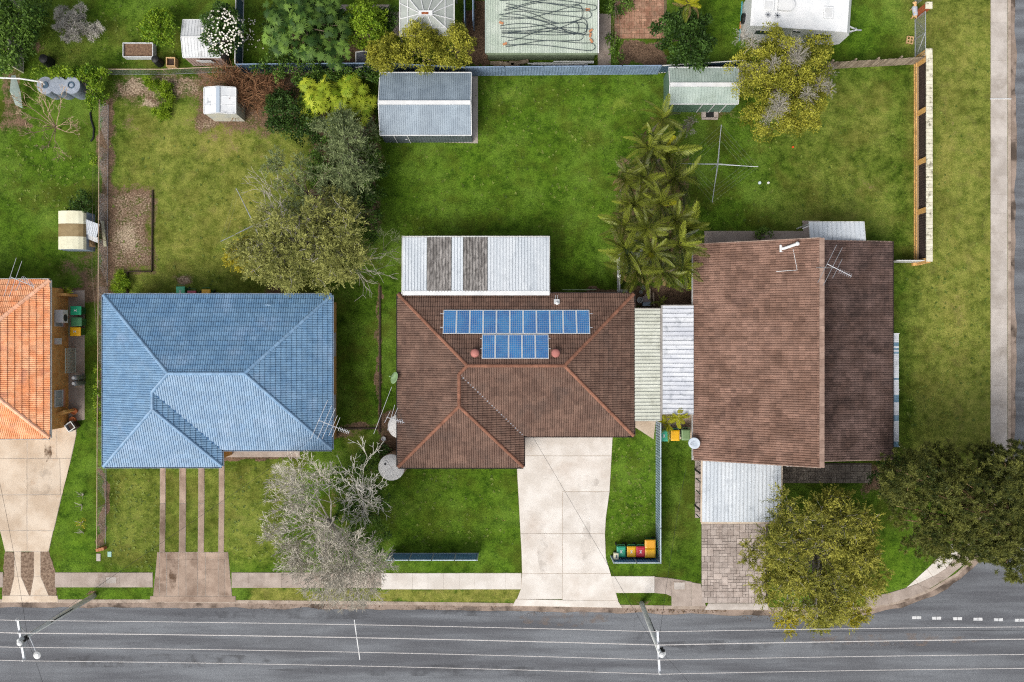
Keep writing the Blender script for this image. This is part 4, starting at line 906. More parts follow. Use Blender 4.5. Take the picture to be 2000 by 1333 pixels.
bigt = thing('large_shed', 'large pale mint corrugated shed roof covered in black hoses', 'shed', W(1058, 20))
A = W(950, 104, 2.2); B = W(1167, 104, 2.2); Tt = W(950, -130, 2.2)
sheet_roof(bigt, m_bigroof, (A.x, A.y, 2.2), (B.x, A.y, 2.2), (A.x, Tt.y, 2.5), .76, .11, .03, wave=True, seed=3)
MB().box(((A.x + B.x) / 2, (A.y + Tt.y) / 2 + .2, 1.02), (B.x - A.x - .1, Tt.y - A.y - .2, 2.1)).build('wall', m_bigwall, bigt)
MB().beam((A.x, A.y - .05, 2.15), (B.x, A.y - .05, 2.15), .1, .1).build('gutter', m_bigwall, bigt)
MB().beam((B.x + .05, A.y, 2.17), (B.x + .05, Tt.y, 2.47), .08, .1).build('barge', m_white, bigt); MB().beam((A.x - .05, A.y, 2.17), (A.x - .05, Tt.y, 2.47), .08, .1).build('barge', m_shedgreen, bigt)
rh = random.Random(12); m_hose = mat('black_poly_hose', C('2c3a40'), C('3c4a50'), 4, .6)
for k in range(11):
    y = -12 + k * 10 + rh.uniform(-5, 5); pts = []; amp = rh.uniform(4, 11); ph = rh.uniform(0, 6); x0 = rh.uniform(972, 992); x1 = rh.uniform(1120, 1160); n = 26; wl = rh.uniform(.6, 1.15); dr = rh.uniform(-14, 14); y2 = rh.uniform(8, 24) * rh.choice((-1, 1)); ph2 = rh.uniform(0, 6)
    for i in range(n + 1): f = i / n; pts.append((x0 + (x1 - x0) * f, y + dr * f + amp * math.sin(f * 6.28 * wl + ph)))
    ya, yb2 = pts[-1][1], y + dr + y2 + amp * .7 * math.sin(6.28 * wl * .8 + ph2)
    for i in range(1, 7): a_ = math.pi * i / 7; pts.append((x1 + 9 * math.sin(a_), ya + (yb2 - ya) * (1 - math.cos(a_)) / 2))
    for i in range(n + 1): f = 1 - i / n; pts.append((x0 + (x1 - x0) * f, y + y2 * f + dr * f + amp * .7 * math.sin(f * 6.28 * wl * .8 + ph2)))
    P = []
    for (a_, b_) in pts:
        b_ = min(b_, 99.5); z = 2.265 + (104 - b_) / 234 * .3 + .012 * (k % 4); P.append(W(a_, b_, z))
    MB().tube(P, .02, 5).build('hose', m_hose, label='black poly hose looped across the pale mint shed roof', cat='hose', group='hoses on the mint shed roof')
for k, (x, y) in enumerate(((1148, 19), (1154, 60), (1153, 69), (1155, 80), (979, 45), (986, 86))):
    p = W(x, y, 2.36); MB().box(p + Vector((0, 0, -.01)), (.28, .13, .07), rz=k * .7).build('brick', mat('clay_brick_%d' % k, C('c98f63'), C('b9795a'), 5), label='loose brick weighing down hoses on the mint shed roof', cat='brick', group='bricks on the mint shed roof')
# gazebo with white ribs
gz = thing('gazebo', 'grey translucent gazebo roof with white ribs and a white cap', 'gazebo', W(834, 5))
m_shade = mat('grey_translucent_sheet', C('a4aaa4'), C('b4bab3'), 1.2, .5, c3=C('8f958c'), sc3=.9, f3=.5)
zc, zb_ = 3.0, 2.5; cs = [W(781, 70, zb_), W(887, 70, zb_), W(887, -24, zb_), W(781, -24, zb_)]; cp = [W(818, 32, zc), W(845, 32, zc), W(845, 22, zc), W(818, 22, zc)]
for i in range(4):
    j = (i + 1) % 4; MB().add([cs[i], cs[j], cp[j], cp[i]], [(0, 1, 2, 3)]).build('roof_panel', m_shade, gz)
    MB().beam(cs[i] + Vector((0, 0, .03)), cp[i] + Vector((0, 0, .03)), .06, .05).build('rib', m_white, gz)
    MB().beam(cs[i], cs[j], .08, .1).build('gutter', m_gut_white, gz)
    for f in (.33, .66): MB().beam(cs[i].lerp(cs[j], f) + Vector((0, 0, .03)), cp[i].lerp(cp[j], f) + Vector((0, 0, .03)), .05, .05).build('rib', m_white, gz)
for z_f in (.42,): 
    R4 = [cs[i].lerp(cp[i], z_f) + Vector((0, 0, .03)) for i in range(4)]
    for i in range(4): MB().beam(R4[i], R4[(i + 1) % 4], .05, .05).build('rib', m_white, gz)
MB().box((cp[0] + cp[2]) / 2 + Vector((0, 0, .05)), (abs(cp[1].x - cp[0].x), abs(cp[2].y - cp[1].y), .12)).build('cap', m_white, gz)
MB().box(W(830, 26, zc + .12), (.45, .14, .012)).build('rust_patch', m_rust, gz)
posts(gz, m_white, [(c.x * .999, c.y) for c in cs], zb_ - .06)
# small sheds of the left-hand yards
m_shedwhite = mat('chalky_white_steel', C('cfd2d4'), C('e4e6e7'), 1.5, .6, c3=C('9ea09f'), sc3=1.5, f3=.6, tint=.05)
t, bb = gable_shed('garden_shed', 'chalky white ribbed garden shed beneath the white-flowered tree', 'shed', 358, 430, 40, 112, 1.75, 2.05, 73, m_shedwhite, mat('pinkish_wall', C('a58d82'), C('b8a196'), 2), m_shedwhite, .2, 3)
MB().box((W(405, 0, 1).x, bb[3] - .05, .9), (1.0, .03, 1.5), m=Matrix.Rotation(R(12), 3, 'X')).build('door', m_white, t)
t, bb = gable_shed('garden_shed', 'small white weathered shed beside the tangled brown vines', 'shed', 399, 460, 172, 222, 1.95, 2.2, 426, mat('flaky_white_steel', C('dfe3e6'), C('f2f4f5'), 1.2, .5, c3=C('8d9297'), sc3=2.2, lo3=.55, hi3=.68, f3=.7, tint=.04), mat('cream_wall', C('d8d4c0'), C('c3c6c2'), 1.2), m_white, .4, 7, axis='y', sheet=.6, ridge_m=mat('blue_grey_ridge', C('b5c2cf')))
ck = thing('chicken_coop', 'low cream barrel-roofed coop with a brown skylight band', 'coop', W(155, 455))
m_cream = mat('cream_steel', C('e3dfc2'), C('efeccf'), 1.5, .5); m_band = mat('brown_fibreglass', C('8a7550'), C('9c8860'), 2, .6)
x_l, x_r = W(114, 0, 1.2).x, W(168, 0, 1.2).x; ysx = [W(0, y, 1.3).y for y in (413, 438, 463, 488)]
for k in range(3):
    mb = MB(); n = 7; vv = []
    for i in range(n + 1):
        a_ = math.pi * i / n; xx = (x_l + x_r) / 2 - math.cos(a_) * (x_r - x_l) / 2; zz = 1.15 + .42 * math.sin(a_) ** .8; vv += [(xx, ysx[k], zz), (xx, ysx[k + 1] + .005, zz)]
    mb.add(vv, [(2 * i, 2 * i + 1, 2 * i + 3, 2 * i + 2) for i in range(n)]); mb.build('roof_sheet', m_band if k == 1 else m_cream, ck)
mb = MB().prism([(x_l + .03, ysx[0] - .02), (x_r - .03, ysx[0] - .02), (x_r - .03, ysx[3] + .02), (x_l + .03, ysx[3] + .02)], -.03, 1.16); mb.build('wall', m_gut_blue, ck)
for yy in (ysx[0] - .01, ysx[3] + .01): MB().add([((x_l + x_r) / 2 - math.cos(math.pi * i / 8) * (x_r - x_l) / 2, yy, 1.15 + .42 * math.sin(math.pi * i / 8) ** .8 - .01) for i in range(9)], [list(range(9))]).build('end_wall', m_gut_blue, ck)
lt = thing('lean_to', 'tilted blue-white corrugated sheets leaning beside the cream coop', 'lean-to', W(183, 452))
p0, p1, p2 = W(166, 428, 1.2), W(195, 439, 1.0), W(160, 452, 1.2); sheet_roof(lt, m_white_dirty, p0, p1, p0 + (p2 - p0) * 1.1, .6, .12, .02, .03, seed=8)
p0, p1, p2 = W(161, 452, 1.1), W(191, 464, .9), W(161, 463, 1.05); sheet_roof(lt, m_white, p0, p1, p2, 1.0, .5, .01, .02, seed=9)
posts(lt, m_wood, [(W(168, 430).x, W(0, 430).y), (W(190, 460).x, W(0, 460).y), (W(166, 458).x, W(0, 458).y)], .95, .06)
MB().box(W(175, 476, .5), (.42, .5, .5), rz=.3).build('timber_crate', m_timber_tan, label='small tan timber crate beside the cream coop', cat='crate')
MB().beam(W(200, 432, .12), W(206, 482, .12), .2, .1).build('plank', mat('pale_plank', C('cfc9a8'), C('bdb898'), 4), label='pale timber plank lying on bare soil by the wire fence', cat='plank')
kn = thing('kennel', 'small kennel with dark roof and white trim behind the back fence', 'kennel', W(708, 118))
xl, xr, yt, yb = W(695, 0, 1).x, W(726, 0, 1).x, W(0, 102, 1).y, W(0, 132, 1).y; xm = (xl + xr) / 2; m_slate = mat('charcoal_felt', C('42454e'), C('53565f'), 3, .9)
for xa in (xl, xr): MB().add([(xm, yb, 1.15), (xm, yt, 1.15), (xa, yt, .95), (xa, yb, .95)], [(0, 1, 2, 3)]).build('roof_slope', m_slate, kn)
for yy in (yb, yt):
    for xa in (xl, xr): MB().beam((xm, yy, 1.16), (xa, yy, .96), .06, .06).build('trim', m_white, kn)
MB().beam((xl, yt, .96), (xl, yb, .96), .06, .06).build('trim', m_white, kn)
MB().box((xm, (yt + yb) / 2, .45), (xr - xl - .1, yt - yb - .1, .96)).build('wall', m_white, kn)
# ------------------------------------------------------------------ fences
m_blue_f = mat('blue_steel_fence', C('6f9fc6'), C('82b0d4'), 1.5, .45, tint=.06); m_bg_f = mat('blue_grey_steel_fence', C('7d93af'), C('8fa5c0'), 1.5, .45, tint=.06)
m_light_f = mat('pale_blue_steel_fence', C('93aabb'), C('a3b9c8'), 1.5, .45, tint=.05); m_dark_f = mat('dark_blue_steel_fence', C('4a6276'), C('587084'), 1.5, .5); m_railw = mat('pale_blue_rail', C('b4c6d3'), C('c5d4de'), 2, .4)
def sheet_fence(label, a, b, h, m, mr, n=None, group=None, pitch=.2):
    A, B = W(*a), W(*b); d = B - A; L = d.length; n = n or max(1, round(L / 2.4)); u = d.normalized(); nn = Vector((u.y, -u.x, 0))
    t = thing('steel_fence', label, 'fence', (A + B) / 2, group)
    for i in range(n):
        p, q_ = A + d * (i / n), A + d * ((i + 1) / n)
        ribbed(p + u * .03 + Vector((0, 0, .03)), u, L / n - .06, (0, 0, h - .08), nn, pitch, .032, .05, rnd.random()).build('panel', m, t)
        MB().beam(p + Vector((0, 0, h - .03)), q_ + Vector((0, 0, h - .03)), .06, .06).build('top_rail', mr, t)
        MB().beam(p + Vector((0, 0, .03)), q_ + Vector((0, 0, .03)), .05, .06).build('bottom_rail', mr, t)
    for i in range(n + 1):
        p = A + d * (i / n); MB().box(p + Vector((0, 0, h / 2)), (.07, .07, h), rz=math.atan2(u.y, u.x)).build('post', mr, t)
    return t
sheet_fence('blue-grey steel fence along the back of the central lawn', (912, 148), (1283, 145), 1.75, m_bg_f, m_bg_f)
sheet_fence('dark steel fence behind the blue-grey shed', (742, 139), (911, 148), 1.7, m_dark_f, m_bg_f)
sheet_fence('dark steel fence hidden behind the lime green shrub', (478, 142), (741, 140), 1.7, m_dark_f, m_bg_f)
sheet_fence('dark steel fence behind the pale green shed', (1284, 143), (1440, 133), 1.5, m_dark_f, m_gut_white)
sheet_fence('blue steel front fence beside the leafless tree', (762, 1081), (934, 1081), 1.8, m_blue_f, m_railw, 4, pitch=.17)
sheet_fence('pale blue steel fence between the central lawn and side lawn', (1281.5, 822), (1281.5, 1087), 1.75, m_light_f, m_railw, pitch=.18)
sheet_fence('blue steel return fence behind the row of bins', (1193, 1086.5), (1279, 1086.5), 1.75, m_blue_f, m_railw, 2, pitch=.18)
sheet_fence('dark blue steel fence beside the white-flowered tree', (477, -60), (474, 138), 1.6, m_dark_f, m_gut_white)
sheet_fence('dark steel fence between the gazebo and the mint shed', (908, -60), (910, 60), 1.6, m_dark_f, m_bg_f, 2)
sheet_fence('second dark steel fence beside the mint shed', (926, -60), (926, 60), 1.75, m_bg_f, m_bg_f, 2)
sheet_fence('cream steel fence standing among dark green trees', (48, -60), (46, 142), 1.75, mat('cream_steel_fence', C('d8d5bd'), C('c9c6ae'), 1.5, .5), m_cream, 4)
sheet_fence('thin pale steel fence beside the palm trunks', (1206, 500), (1206, 572), 1.2, m_gut_white, m_gut_white, 1)
# timber paling fence
tf = thing('paling_fence', 'weathered grey timber paling fence behind the caravan', 'fence', W(1700, 128)); A, B = W(1612, 135), W(1786, 125.5); n = 64; d = (B - A); u = d.normalized(); nn = Vector((u.y, -u.x, 0)); rp = random.Random(8)
for i in range(n):
    p = A + d * ((i + .5) / n); hgt = 1.42 + rp.uniform(-.08, .05)
    MB().box(p + nn * .02 + Vector((0, 0, hgt / 2)), (d.length / n * .93, .02, hgt), m=Matrix.Rotation(math.atan2(u.y, u.x), 3, 'Z') @ Matrix.Rotation(rp.uniform(-.03, .03), 3, 'Y'), t=rp.random()).build('paling', m_wood, tf)
for z in (.35, 1.15): MB().beam(A - nn * .03 + Vector((0, 0, z)), B - nn * .03 + Vector((0, 0, z)), .05, .08).build('rail', m_wood, tf)
for i in range(5): MB().box(A + d * (i / 4) - nn * .1 + Vector((0, 0, .72)), (.1, .1, 1.45)).build('post', m_wood, tf)
# brick and mesh wall along the verge
bw = thing('brick_wall', 'low tan brick garden wall with dark mesh panels and cream capping', 'wall', W(1797, 315)); m_brk = mat('sandy_face_brick', C('dca95f'), C('ecbf7b'), 4, .9, .2, 30, c3=C('a87439'), sc3=2, f3=.5, tint=.14, fine=.1); m_cap = mat('cream_mossy_capping', C('d9d3bb'), C('ebe6d2'), 3, .85, c3=C('77735c'), sc3=3.2, lo3=.54, hi3=.66, f3=.85, tint=.08); m_mesh = mat('dark_breeze_mesh', C('3b2f2a'), C('4c3e37'), 4, .9)
xw0 = W(1785, 0).x; Yt, Yb = W(0, 124).y, W(0, 516).y; hw_ = 1.6; xo = xw0 + .33
mort = mat('mortar', C('b09470'))
MB().box(((xw0 + xo) / 2, (Yt + Yb) / 2, .17), (xo - xw0 - .05, Yt - Yb, .4)).build('footing_wall', mort, bw)
pier_y = [W(0, y, .8).y for y in (122, 219, 316, 413, 511)]
bme = []
for k in range(4):
    b_ = MB().box((0, 0, 0), (.11, .225, .076), t=k / 3); bme.append(b_.mesh('brick', m_brk))
cnt = 0
nb = int((Yt - Yb) / .24)
for c_ in range(2):
    for i in range(nb):
        inst('brick', bme[rp.randrange(4)], bw, Matrix.Translation((xw0 + .03, Yb + .12 + i * .24 + (.12 if c_ else 0), .06 + c_ * .25))); cnt += 1
for y in pier_y:
    MB().box(((xw0 + xo) / 2 + .02, y, hw_ / 2 - .02), (xo - xw0 - .06, .34, hw_)).build('pier', m_brk, bw)
for ya, yb in zip(pier_y[:-1], pier_y[1:]):
    mb = MB(); L = abs(yb - ya) - .36; y0 = min(ya, yb) + .18; nn_ = max(2, int(L / .16)); xm = (xw0 + xo) / 2
    for i in range(nn_ + 1): mb.box((xm, y0 + L * i / nn_, .95), (.08, .035, 1.14))
    for z in np.linspace(.42, 1.5, 8): mb.box((xm, y0 + L / 2, z), (.07, L, .03))
    mb.box((xm + .05, y0 + L / 2, .95), (.02, L, 1.12))
    mb.build('mesh_panel', m_mesh, bw)
ncap = 56
for i in range(ncap):
    y = Yb + (Yt - Yb) * (i + .5) / ncap; MB().box(((xw0 + xo) / 2 + .06, y, hw_ + .02), (.42, (Yt - Yb) / ncap * .94, .07), t=rp.random()).build('capping_brick', m_cap, bw)
gl = thing('gate_pier', 'short brick pier and panel joining the split-level house to the wall', 'wall', W(1768, 510)); MB().beam(W(1742, 511, .7), W(1797, 511, .7), .06, 1.3).build('panel', m_gut_white, gl); MB().beam(W(1782, 517, .12), W(1800, 515, .12), .2, .25).build('base', m_brk, gl)
# gates
def gate(label, ya, yb, x=1786, h=1.5, brace=1):
    t = thing('gate', label, 'gate', W(x, (ya + yb) / 2)); a, b = W(x, ya), W(x, yb); lo_, hi_ = .1, h
    for z in (lo_, hi_): MB().tube([(a.x, a.y, z), (b.x, b.y, z)], .03, 6).build('rail', m_steel, t)
    for p in (a, b): MB().tube([(p.x, p.y, 0), (p.x, p.y, h)], .035, 6).build('stile', m_steel, t)
    q0, q1 = (a, b) if brace > 0 else (b, a); MB().tube([(q0.x, q0.y, lo_), (q1.x, q1.y, hi_)], .025, 6).build('brace', m_steel, t)
    mb = MB(); L = (b - a).length; n = int(L / .09)
    for i in range(1, n): p = a.lerp(b, i / n); mb.beam((p.x, p.y, lo_), (p.x, p.y, hi_), .008, .008)
    for i in range(1, 15): z = lo_ + (hi_ - lo_) * i / 15; mb.beam((a.x, a.y, z), (b.x, b.y, z), .008, .008)
    mb.build('wire_mesh', m_steel, t)
gate('steel mesh gate leaf next to the red brick pier', 40, 78, brace=1); gate('steel mesh gate leaf next to the timber paling fence', 79, 117, brace=-1); gate('steel mesh gate leaf beyond the red brick pier', -40, 12, brace=1)
for (y, m_, lb) in ((30, mat('red_brick', C('a8522f'), C('bb6743'), 4), 'red brick gate pier with a cream cap near the dog'), (118, m_brk, 'tan brick gate pier with a cream cap at the wall end')):
    t = thing('gate_pier', lb, 'pier', W(1788, y)); p = W(1789, y); MB().box(p + Vector((0.05, 0, .8)), (.36, .36, 1.6)).build('shaft', m_, t); MB().box(p + Vector((.05, 0, 1.63)), (.44, .44, .08)).build('cap', m_cap, t)
# chain-wire fence between the orange and blue houses
def wire_fence(label, pts, h, m_post, span=2.6, mesh_mat=None, step=.12):
    P = [W(*p) for p in pts]; t = thing('wire_fence', label, 'fence', P[0].lerp(P[-1], .5)); Q = resample(P, span)
    for p in Q: MB().tube([p, p + Vector((0, 0, h))], .022, 6).build('post', m_post, t)
    MB().tube([p + Vector((0, 0, h)) for p in Q], .028, 6).build('top_rail', m_post, t)
    mb = MB()
    for a, b in zip(Q[:-1], Q[1:]):
        d = b - a; L = d.length; u = d / L; n = int(L / step)
        for i in range(n):
            for s in (0, 1):
                x0 = i * step; k = min(h, L - x0 if s == 0 else x0)
                e0 = a + u * x0 + Vector((0, 0, .03)); e1 = e0 + (u if s == 0 else -u) * k * .98 + Vector((0, 0, k * .98)); mb.tube([e0, e1], .004, 3, cap=False)
    mb.build('wire_mesh', m_steel, t); MB().tube([p + Vector((0, 0, .04)) for p in Q], .012, 5).build('bottom_wire', m_steel, t)
m_pole = mat('weathered_pipe', C('b39a80'), C('c4ad95'), 4, .6)
wire_fence('long chain-wire boundary fence between the orange and blue houses', [(212, 205), (210, 560), (208, 830), (207, 1062)], 1.25, m_pole)
wire_fence('low wire boundary fence below the raised garden bed', [(478, 140), (330, 146), (215, 146)], 1.1, m_pole)
t = thing('gate_pier', 'low broken brick pier at the end of the chain-wire fence', 'pier', W(203, 1070))
for i in range(3):
    for k in range(5): MB().box(W(196 + i * 5.2, 1072 - i * 1.2) + Vector((0, 0, .05 + k * .09)), (.17, .2, .08), rz=.1, t=rp.random()).build('brick', mat('pier_brick_%d%d' % (i, k), C('b5744e'), C('c98a63'), 5, tint=.15), t)
MB().box(W(192.5, 1089, .02), (.28, .5, .06)).build('stone_slab', m_conc_path, label='grey stone slab in the grass beside the broken brick pier', cat='slab'); MB().box(W(214, 1083, .02), (.26, .36, .04)).build('meter_lid', mat('mint_lid', C('a9cfc0')), label='pale mint water meter lid in the front lawn', cat='lid')
# ------------------------------------------------------------------ wheelie bins
def bin_proto(lid_hex, body_hex, emblem=True):
    key = (lid_hex, body_hex)
    ml = mat('bin_lid_' + lid_hex, C(lid_hex), C(lid_hex, K * .9), 5, .4, spec=.4); mb_ = mat('bin_body_' + body_hex + lid_hex, C(body_hex), C(body_hex, K * .85), 4, .5)
    return ml, mb_
def wheelie_bin(label, px, py, rz, lid, body='2f6b45', tilt=0.0, group=None, emblem=True):
    ml, mb_ = bin_proto(lid, body); p = W(px, py, .95); p.z = 0
    t = thing('wheelie_bin', label, 'bin', p, group, rz)
    def bd(mb, name, m, par=t, smooth=False):
        o = bpy.data.objects.new(name, mb.mesh(name, m, smooth=smooth)); col.objects.link(o); o.parent = par; return o
    b = MB(); lo_, hi_ = .21, .28
    b.add([(-lo_, -lo_ - .04, .06), (lo_, -lo_ - .04, .06), (lo_, lo_, .06), (-lo_, lo_, .06), (-hi_, -.36, .96), (hi_, -.36, .96), (hi_, .30, .96), (-hi_, .30, .96)], [(3, 2, 1, 0), (4, 5, 6, 7), (0, 1, 5, 4), (1, 2, 6, 5), (2, 3, 7, 6), (3, 0, 4, 7)])
    bd(b, 'body', mb_); bd(MB().box((0, -.03, .955), (.60, .70, .035)), 'rim', mb_)
    l = MB(); prof = [(.30, .975), (.29, 1.01), (.22, 1.045)]; vv = []
    for s, z in prof:
        k = s / .30; vv += [(-s + .0, -.40 * k, z), (-s + .05, -.40 * k - .03, z), (s - .05, -.40 * k - .03, z), (s, -.40 * k, z), (s, .30 * k, z), (-s, .30 * k, z)]
    fs = []
    for r_ in range(2):
        for i in range(6): fs.append((r_ * 6 + i, r_ * 6 + (i + 1) % 6, r_ * 6 + 6 + (i + 1) % 6, r_ * 6 + 6 + i))
    fs.append((12, 13, 14, 15, 16, 17)); l.add(vv, fs); lo = bd(l, 'lid', ml)
    if emblem:
        e = MB()
        for k in (1, -1): e.beam((-.07, -.10 * k - .05, 1.052), (.07, .10 * k - .05, 1.052), .03, .006)
        e.box((0, -.05, 1.0515), (.05, .16, .005)); bd(e, 'emblem', m_white, lo)
    bd(MB().tube([(-.24, .34, .98), (-.24, .42, 1.0), (.24, .42, 1.0), (.24, .34, .98)], .018, 6), 'handle', mb_)
    for s in (-1, 1): bd(MB().lathe((s * .25, .27, .1), [(.1, -.03), (.1, .03)], 14, m=Matrix.Rotation(R(90), 3, 'Y')), 'wheel', m_black)
    if tilt: t.rotation_euler = (tilt, 0, rz)
    return t
T_, Y_, Rd = '2fa884', 'f0b400', 'c81f3c'
wheelie_bin('teal-lidded wheelie bin at the open end of the bin row on the lawn', 1213, 1076, 0, T_); wheelie_bin('yellow-lidded wheelie bin between the teal and red lidded bins', 1233, 1076, 0, Y_); wheelie_bin('red-lidded wheelie bin in the row against the return fence', 1251, 1076, 0, Rd)
wheelie_bin('yellow-lidded wheelie bin turned sideways with its lid ajar', 1271.5, 1063, R(-90), 'eda81c', tilt=0, emblem=False); wheelie_bin('yellow-lidded wheelie bin turned sideways in the fence corner', 1271.5, 1081, R(-90), Y_, emblem=False)
wheelie_bin('teal-lidded wheelie bin against the pale blue fence near the small palm', 1296.5, 850, 0, '3bb795'); wheelie_bin('yellow-lidded wheelie bin between two green bins near the small palm', 1318.5, 849, 0, 'f2b705', emblem=False); wheelie_bin('sage green wheelie bin beside the split-level house', 1339.5, 848, 0, '7f9c6c', '4c6b4a', emblem=False)
wheelie_bin('teal-lidded wheelie bin beside the orange roofed house', 147, 607, R(90), '14a878'); wheelie_bin('dull green wheelie bin between two bins beside the orange house', 148, 629, R(90), '4c8a5c', '3f7a52', emblem=False); wheelie_bin('yellow-lidded wheelie bin beside the orange roofed house', 146, 648, R(90), 'f2b705', '4f7a3c')
wheelie_bin('mint-lidded wheelie bin behind the blue roofed house', 353, 569, 0, '52c99a'); wheelie_bin('pink-lidded wheelie bin behind the blue roofed house', 375, 577, 0, 'b0455c', emblem=False); wheelie_bin('yellow-lidded wheelie bin behind the blue roofed house', 403, 574.5, 0, 'eab41a', emblem=False)
# ------------------------------------------------------------------ tanks
def tank(label, px, py, r, z, m, msc, lid=True):
    p = W(px, py, z); p.z = 0; t = thing('water_tank', label, 'water tank', p)
    MB().lathe(p, [(r * .98, -.02), (r, .04), (r, z - .1), (r * .985, z - .03)], 40).build('body', msc, t, smooth=True); MB().lathe(p, [(r * 1.0, z - .04), (r * .99, z), (r * .4, z + .06), (.02, z + .08)], 40).build('top', m, t, smooth=True)
    mb = MB()
    for a_ in (35, 125): d = Vector((math.cos(R(a_)), math.sin(R(a_)), 0)) * r * .97; mb.tube([p - d + Vector((0, 0, z + .005)), p + Vector((0, 0, z + .085)), p + d + Vector((0, 0, z + .005))], .014, 4)
    mb.build('seam', m_conc_path, t)
    if lid:
        q_ = p + Vector((-r * .45, r * .28, 0)); h = MB().lathe(q_ + Vector((0, 0, z)), [(.2, 0), (.2, .09), (.17, .1)], 18).build('hatch', m, t); MB().lathe(q_ + Vector((0, 0, z + .1)), [(.1, 0), (.1, .02)], 4).build('strainer', m_dark, h)
m_tank = mat('white_concrete_tank', C('d8d6d2'), C('e8e6e2'), 1.5, .8, c3=C('a8a59e'), sc3=2.5, lo3=.55, hi3=.7, f3=.6); m_tankb = mat('beige_tank_side', C('b59a82'), C('c4aa92'), 1.5, .8)
tank('round white water tank at the front corner of the solar house', 764.5, 913.5, .87, 2.0, m_tank, m_tankb); tank('round white water tank tucked under the side eave behind the other tank', 781, 833, .8, 2.0, m_tank, m_tankb, lid=False)
st_ = thing('slimline_tank', 'grey triple slimline water tank behind the small leafless tan tree', 'water tank', W(112, 172)); m_grt = mat('grey_poly_tank', C('9aa4b2'), C('aab3c0'), 3, .6, bump=.2, bsc=20); m_grs = mat('grey_tank_side', C('6f7a86'), C('818b96'), 3, .6)
for k, x in enumerate((88.5, 113.5, 139.5)):
    p = W(x, 167, 1.35); p.z = 0; pr = []
    for i in range(14): pr += [(.58, .02 + i * .092), (.565, .05 + i * .092)]
    MB().lathe(p, [(.57, -.02)] + pr + [(.575, 1.32)], 30).build('cell', m_grs, st_); MB().lathe(p + Vector((0, 0, .001 * k)), [(.585, 1.30), (.575, 1.35), (.3, 1.375), (.02, 1.38)], 30).build('top', m_grt, st_)
    if k != 1: MB().lathe(p + Vector((0, 0, 1.35)), [(.23, 0), (.23, .07), (.18, .075), (.18, .03), (.02, .03)], 22).build('inlet', m_dark_f, st_)
MB().tube([W(-60, 150, 1.75), W(40, 154, 1.75), W(84, 161, 1.75), W(87, 166, 1.6)], .055, 8).build('downpipe', m_white, label='white downpipe feeding the grey slimline tank', cat='pipe')
tp = thing('tarpaulin', 'greenish translucent sheet leaning beside the grey slimline tank', 'sheet', W(28, 180)); MB().add([W(22, 148, 1.3), W(30, 147, 1.2), W(40, 180, .7), W(44, 212, .2), W(30, 205, .3), W(19, 178, 1.0)], [(0, 1, 2, 5), (5, 2, 3, 4)]).build('sheet', mat('green_grey_film', C('8f9f98'), C('a4b2aa'), 2, .4, c3=C('66756f'), sc3=1.5), tp)
MB().tube([W(x, y) + Vector((0, 0, .05)) for x, y in ((176, 190), (181, 205), (177, 222), (179, 236), (184, 252), (183, 270), (178, 277))], .06, 7).build('drain_pipe', m_black, label='black flexible drain pipe lying in grass near the slimline tank', cat='pipe')
# gas cylinders, air conditioner, trellis and planters by the orange house
slabs('gas_slab', m_conc_tan, [[(147, 731), (160, 731), (160, 757), (147, 757)]], z=.06, seed=40)
m_gas = mat('gas_cylinder_grey', C('8c939b'), C('a3a9b0'), 3, .35, metal=.4)
for y, lb in ((738.5, 'grey gas cylinder of the pair, nearer the bins'), (749.5, 'grey gas cylinder of the pair, nearer the driveway')):
    p = W(143, y, 1.3); p.z = 0; t = thing('gas_cylinder', lb, 'gas cylinder', p); MB().lathe(p, [(.17, .02), (.185, .06), (.185, 1.05), (.15, 1.18), (.06, 1.24)], 20).build('body', m_gas, t, smooth=True); MB().lathe(p + Vector((0, 0, 1.2)), [(.1, 0), (.1, .12)], 14).build('collar', m_white, t)
p = Vector((ho['X'] + .45, W(0, 619, .7).y, 0)); t = thing('air_conditioner', 'white air conditioner box on the tan brick wall', 'air conditioner', p); MB().box(p + Vector((-.1, 0, 1.5)), (.5, .85, .62)).build('case', m_white, t); MB().lathe(p + Vector((.155, -.1, 1.5)), [(.24, 0), (.24, .012), (.05, .02)], 20, m=Matrix.Rotation(R(90), 3, 'Y')).build('fan_grille', m_dark, t); MB().box(p + Vector((-.2, 0, 1.15)), (.5, .8, .05)).build('bracket', m_steel, t)
tr = thing('trellis', 'pale criss-cross trellis panel in the paved passage', 'trellis', W(146, 705)); a, b = W(146, 680), W(146, 728); mb = MB(); L = abs(a.y - b.y)
m_trel = mat('chalky_green_lattice', C('b9c4b6'), C('cdd5ca'), 4, .7)
for i in range(-8, 17):
    for s in (1, -1):
        y0 = b.y + i * .2; z0, z1 = .05, 1.3; y1 = y0 + s * 1.25
        ya, yb_ = max(b.y, min(a.y, y0)), max(b.y, min(a.y, y1)); 
        if abs(ya - yb_) < .05: continue
        fa, fb = (ya - y0) / (y1 - y0), (yb_ - y0) / (y1 - y0); MB().beam((a.x + .05 + .1 * fa, ya, z0 + (z1 - z0) * fa), (a.x + .05 + .1 * fb, yb_, z0 + (z1 - z0) * fb), .03, .012).build('slat', m_trel, tr)
for z in (.05, 1.3): MB().beam((a.x + .08, a.y, z), (a.x + .08, b.y, z), .05, .05).build('rail', m_trel, tr)
pl = thing('planter', 'square white planter box of dark soil by the tan driveway', 'planter', W(145, 832)); 
for dx, dy, sx, sy in ((-.25, 0, .05, .55), (.25, 0, .05, .55), (0, -.25, .45, .05), (0, .25, .45, .05)): 
    m_ = Matrix.Rotation(R(35), 3, 'Z'); MB().box(W(145, 832) + m_ @ Vector((dx, dy, .3)), (sx, sy, .6), m=m_).build('side', m_white, pl)
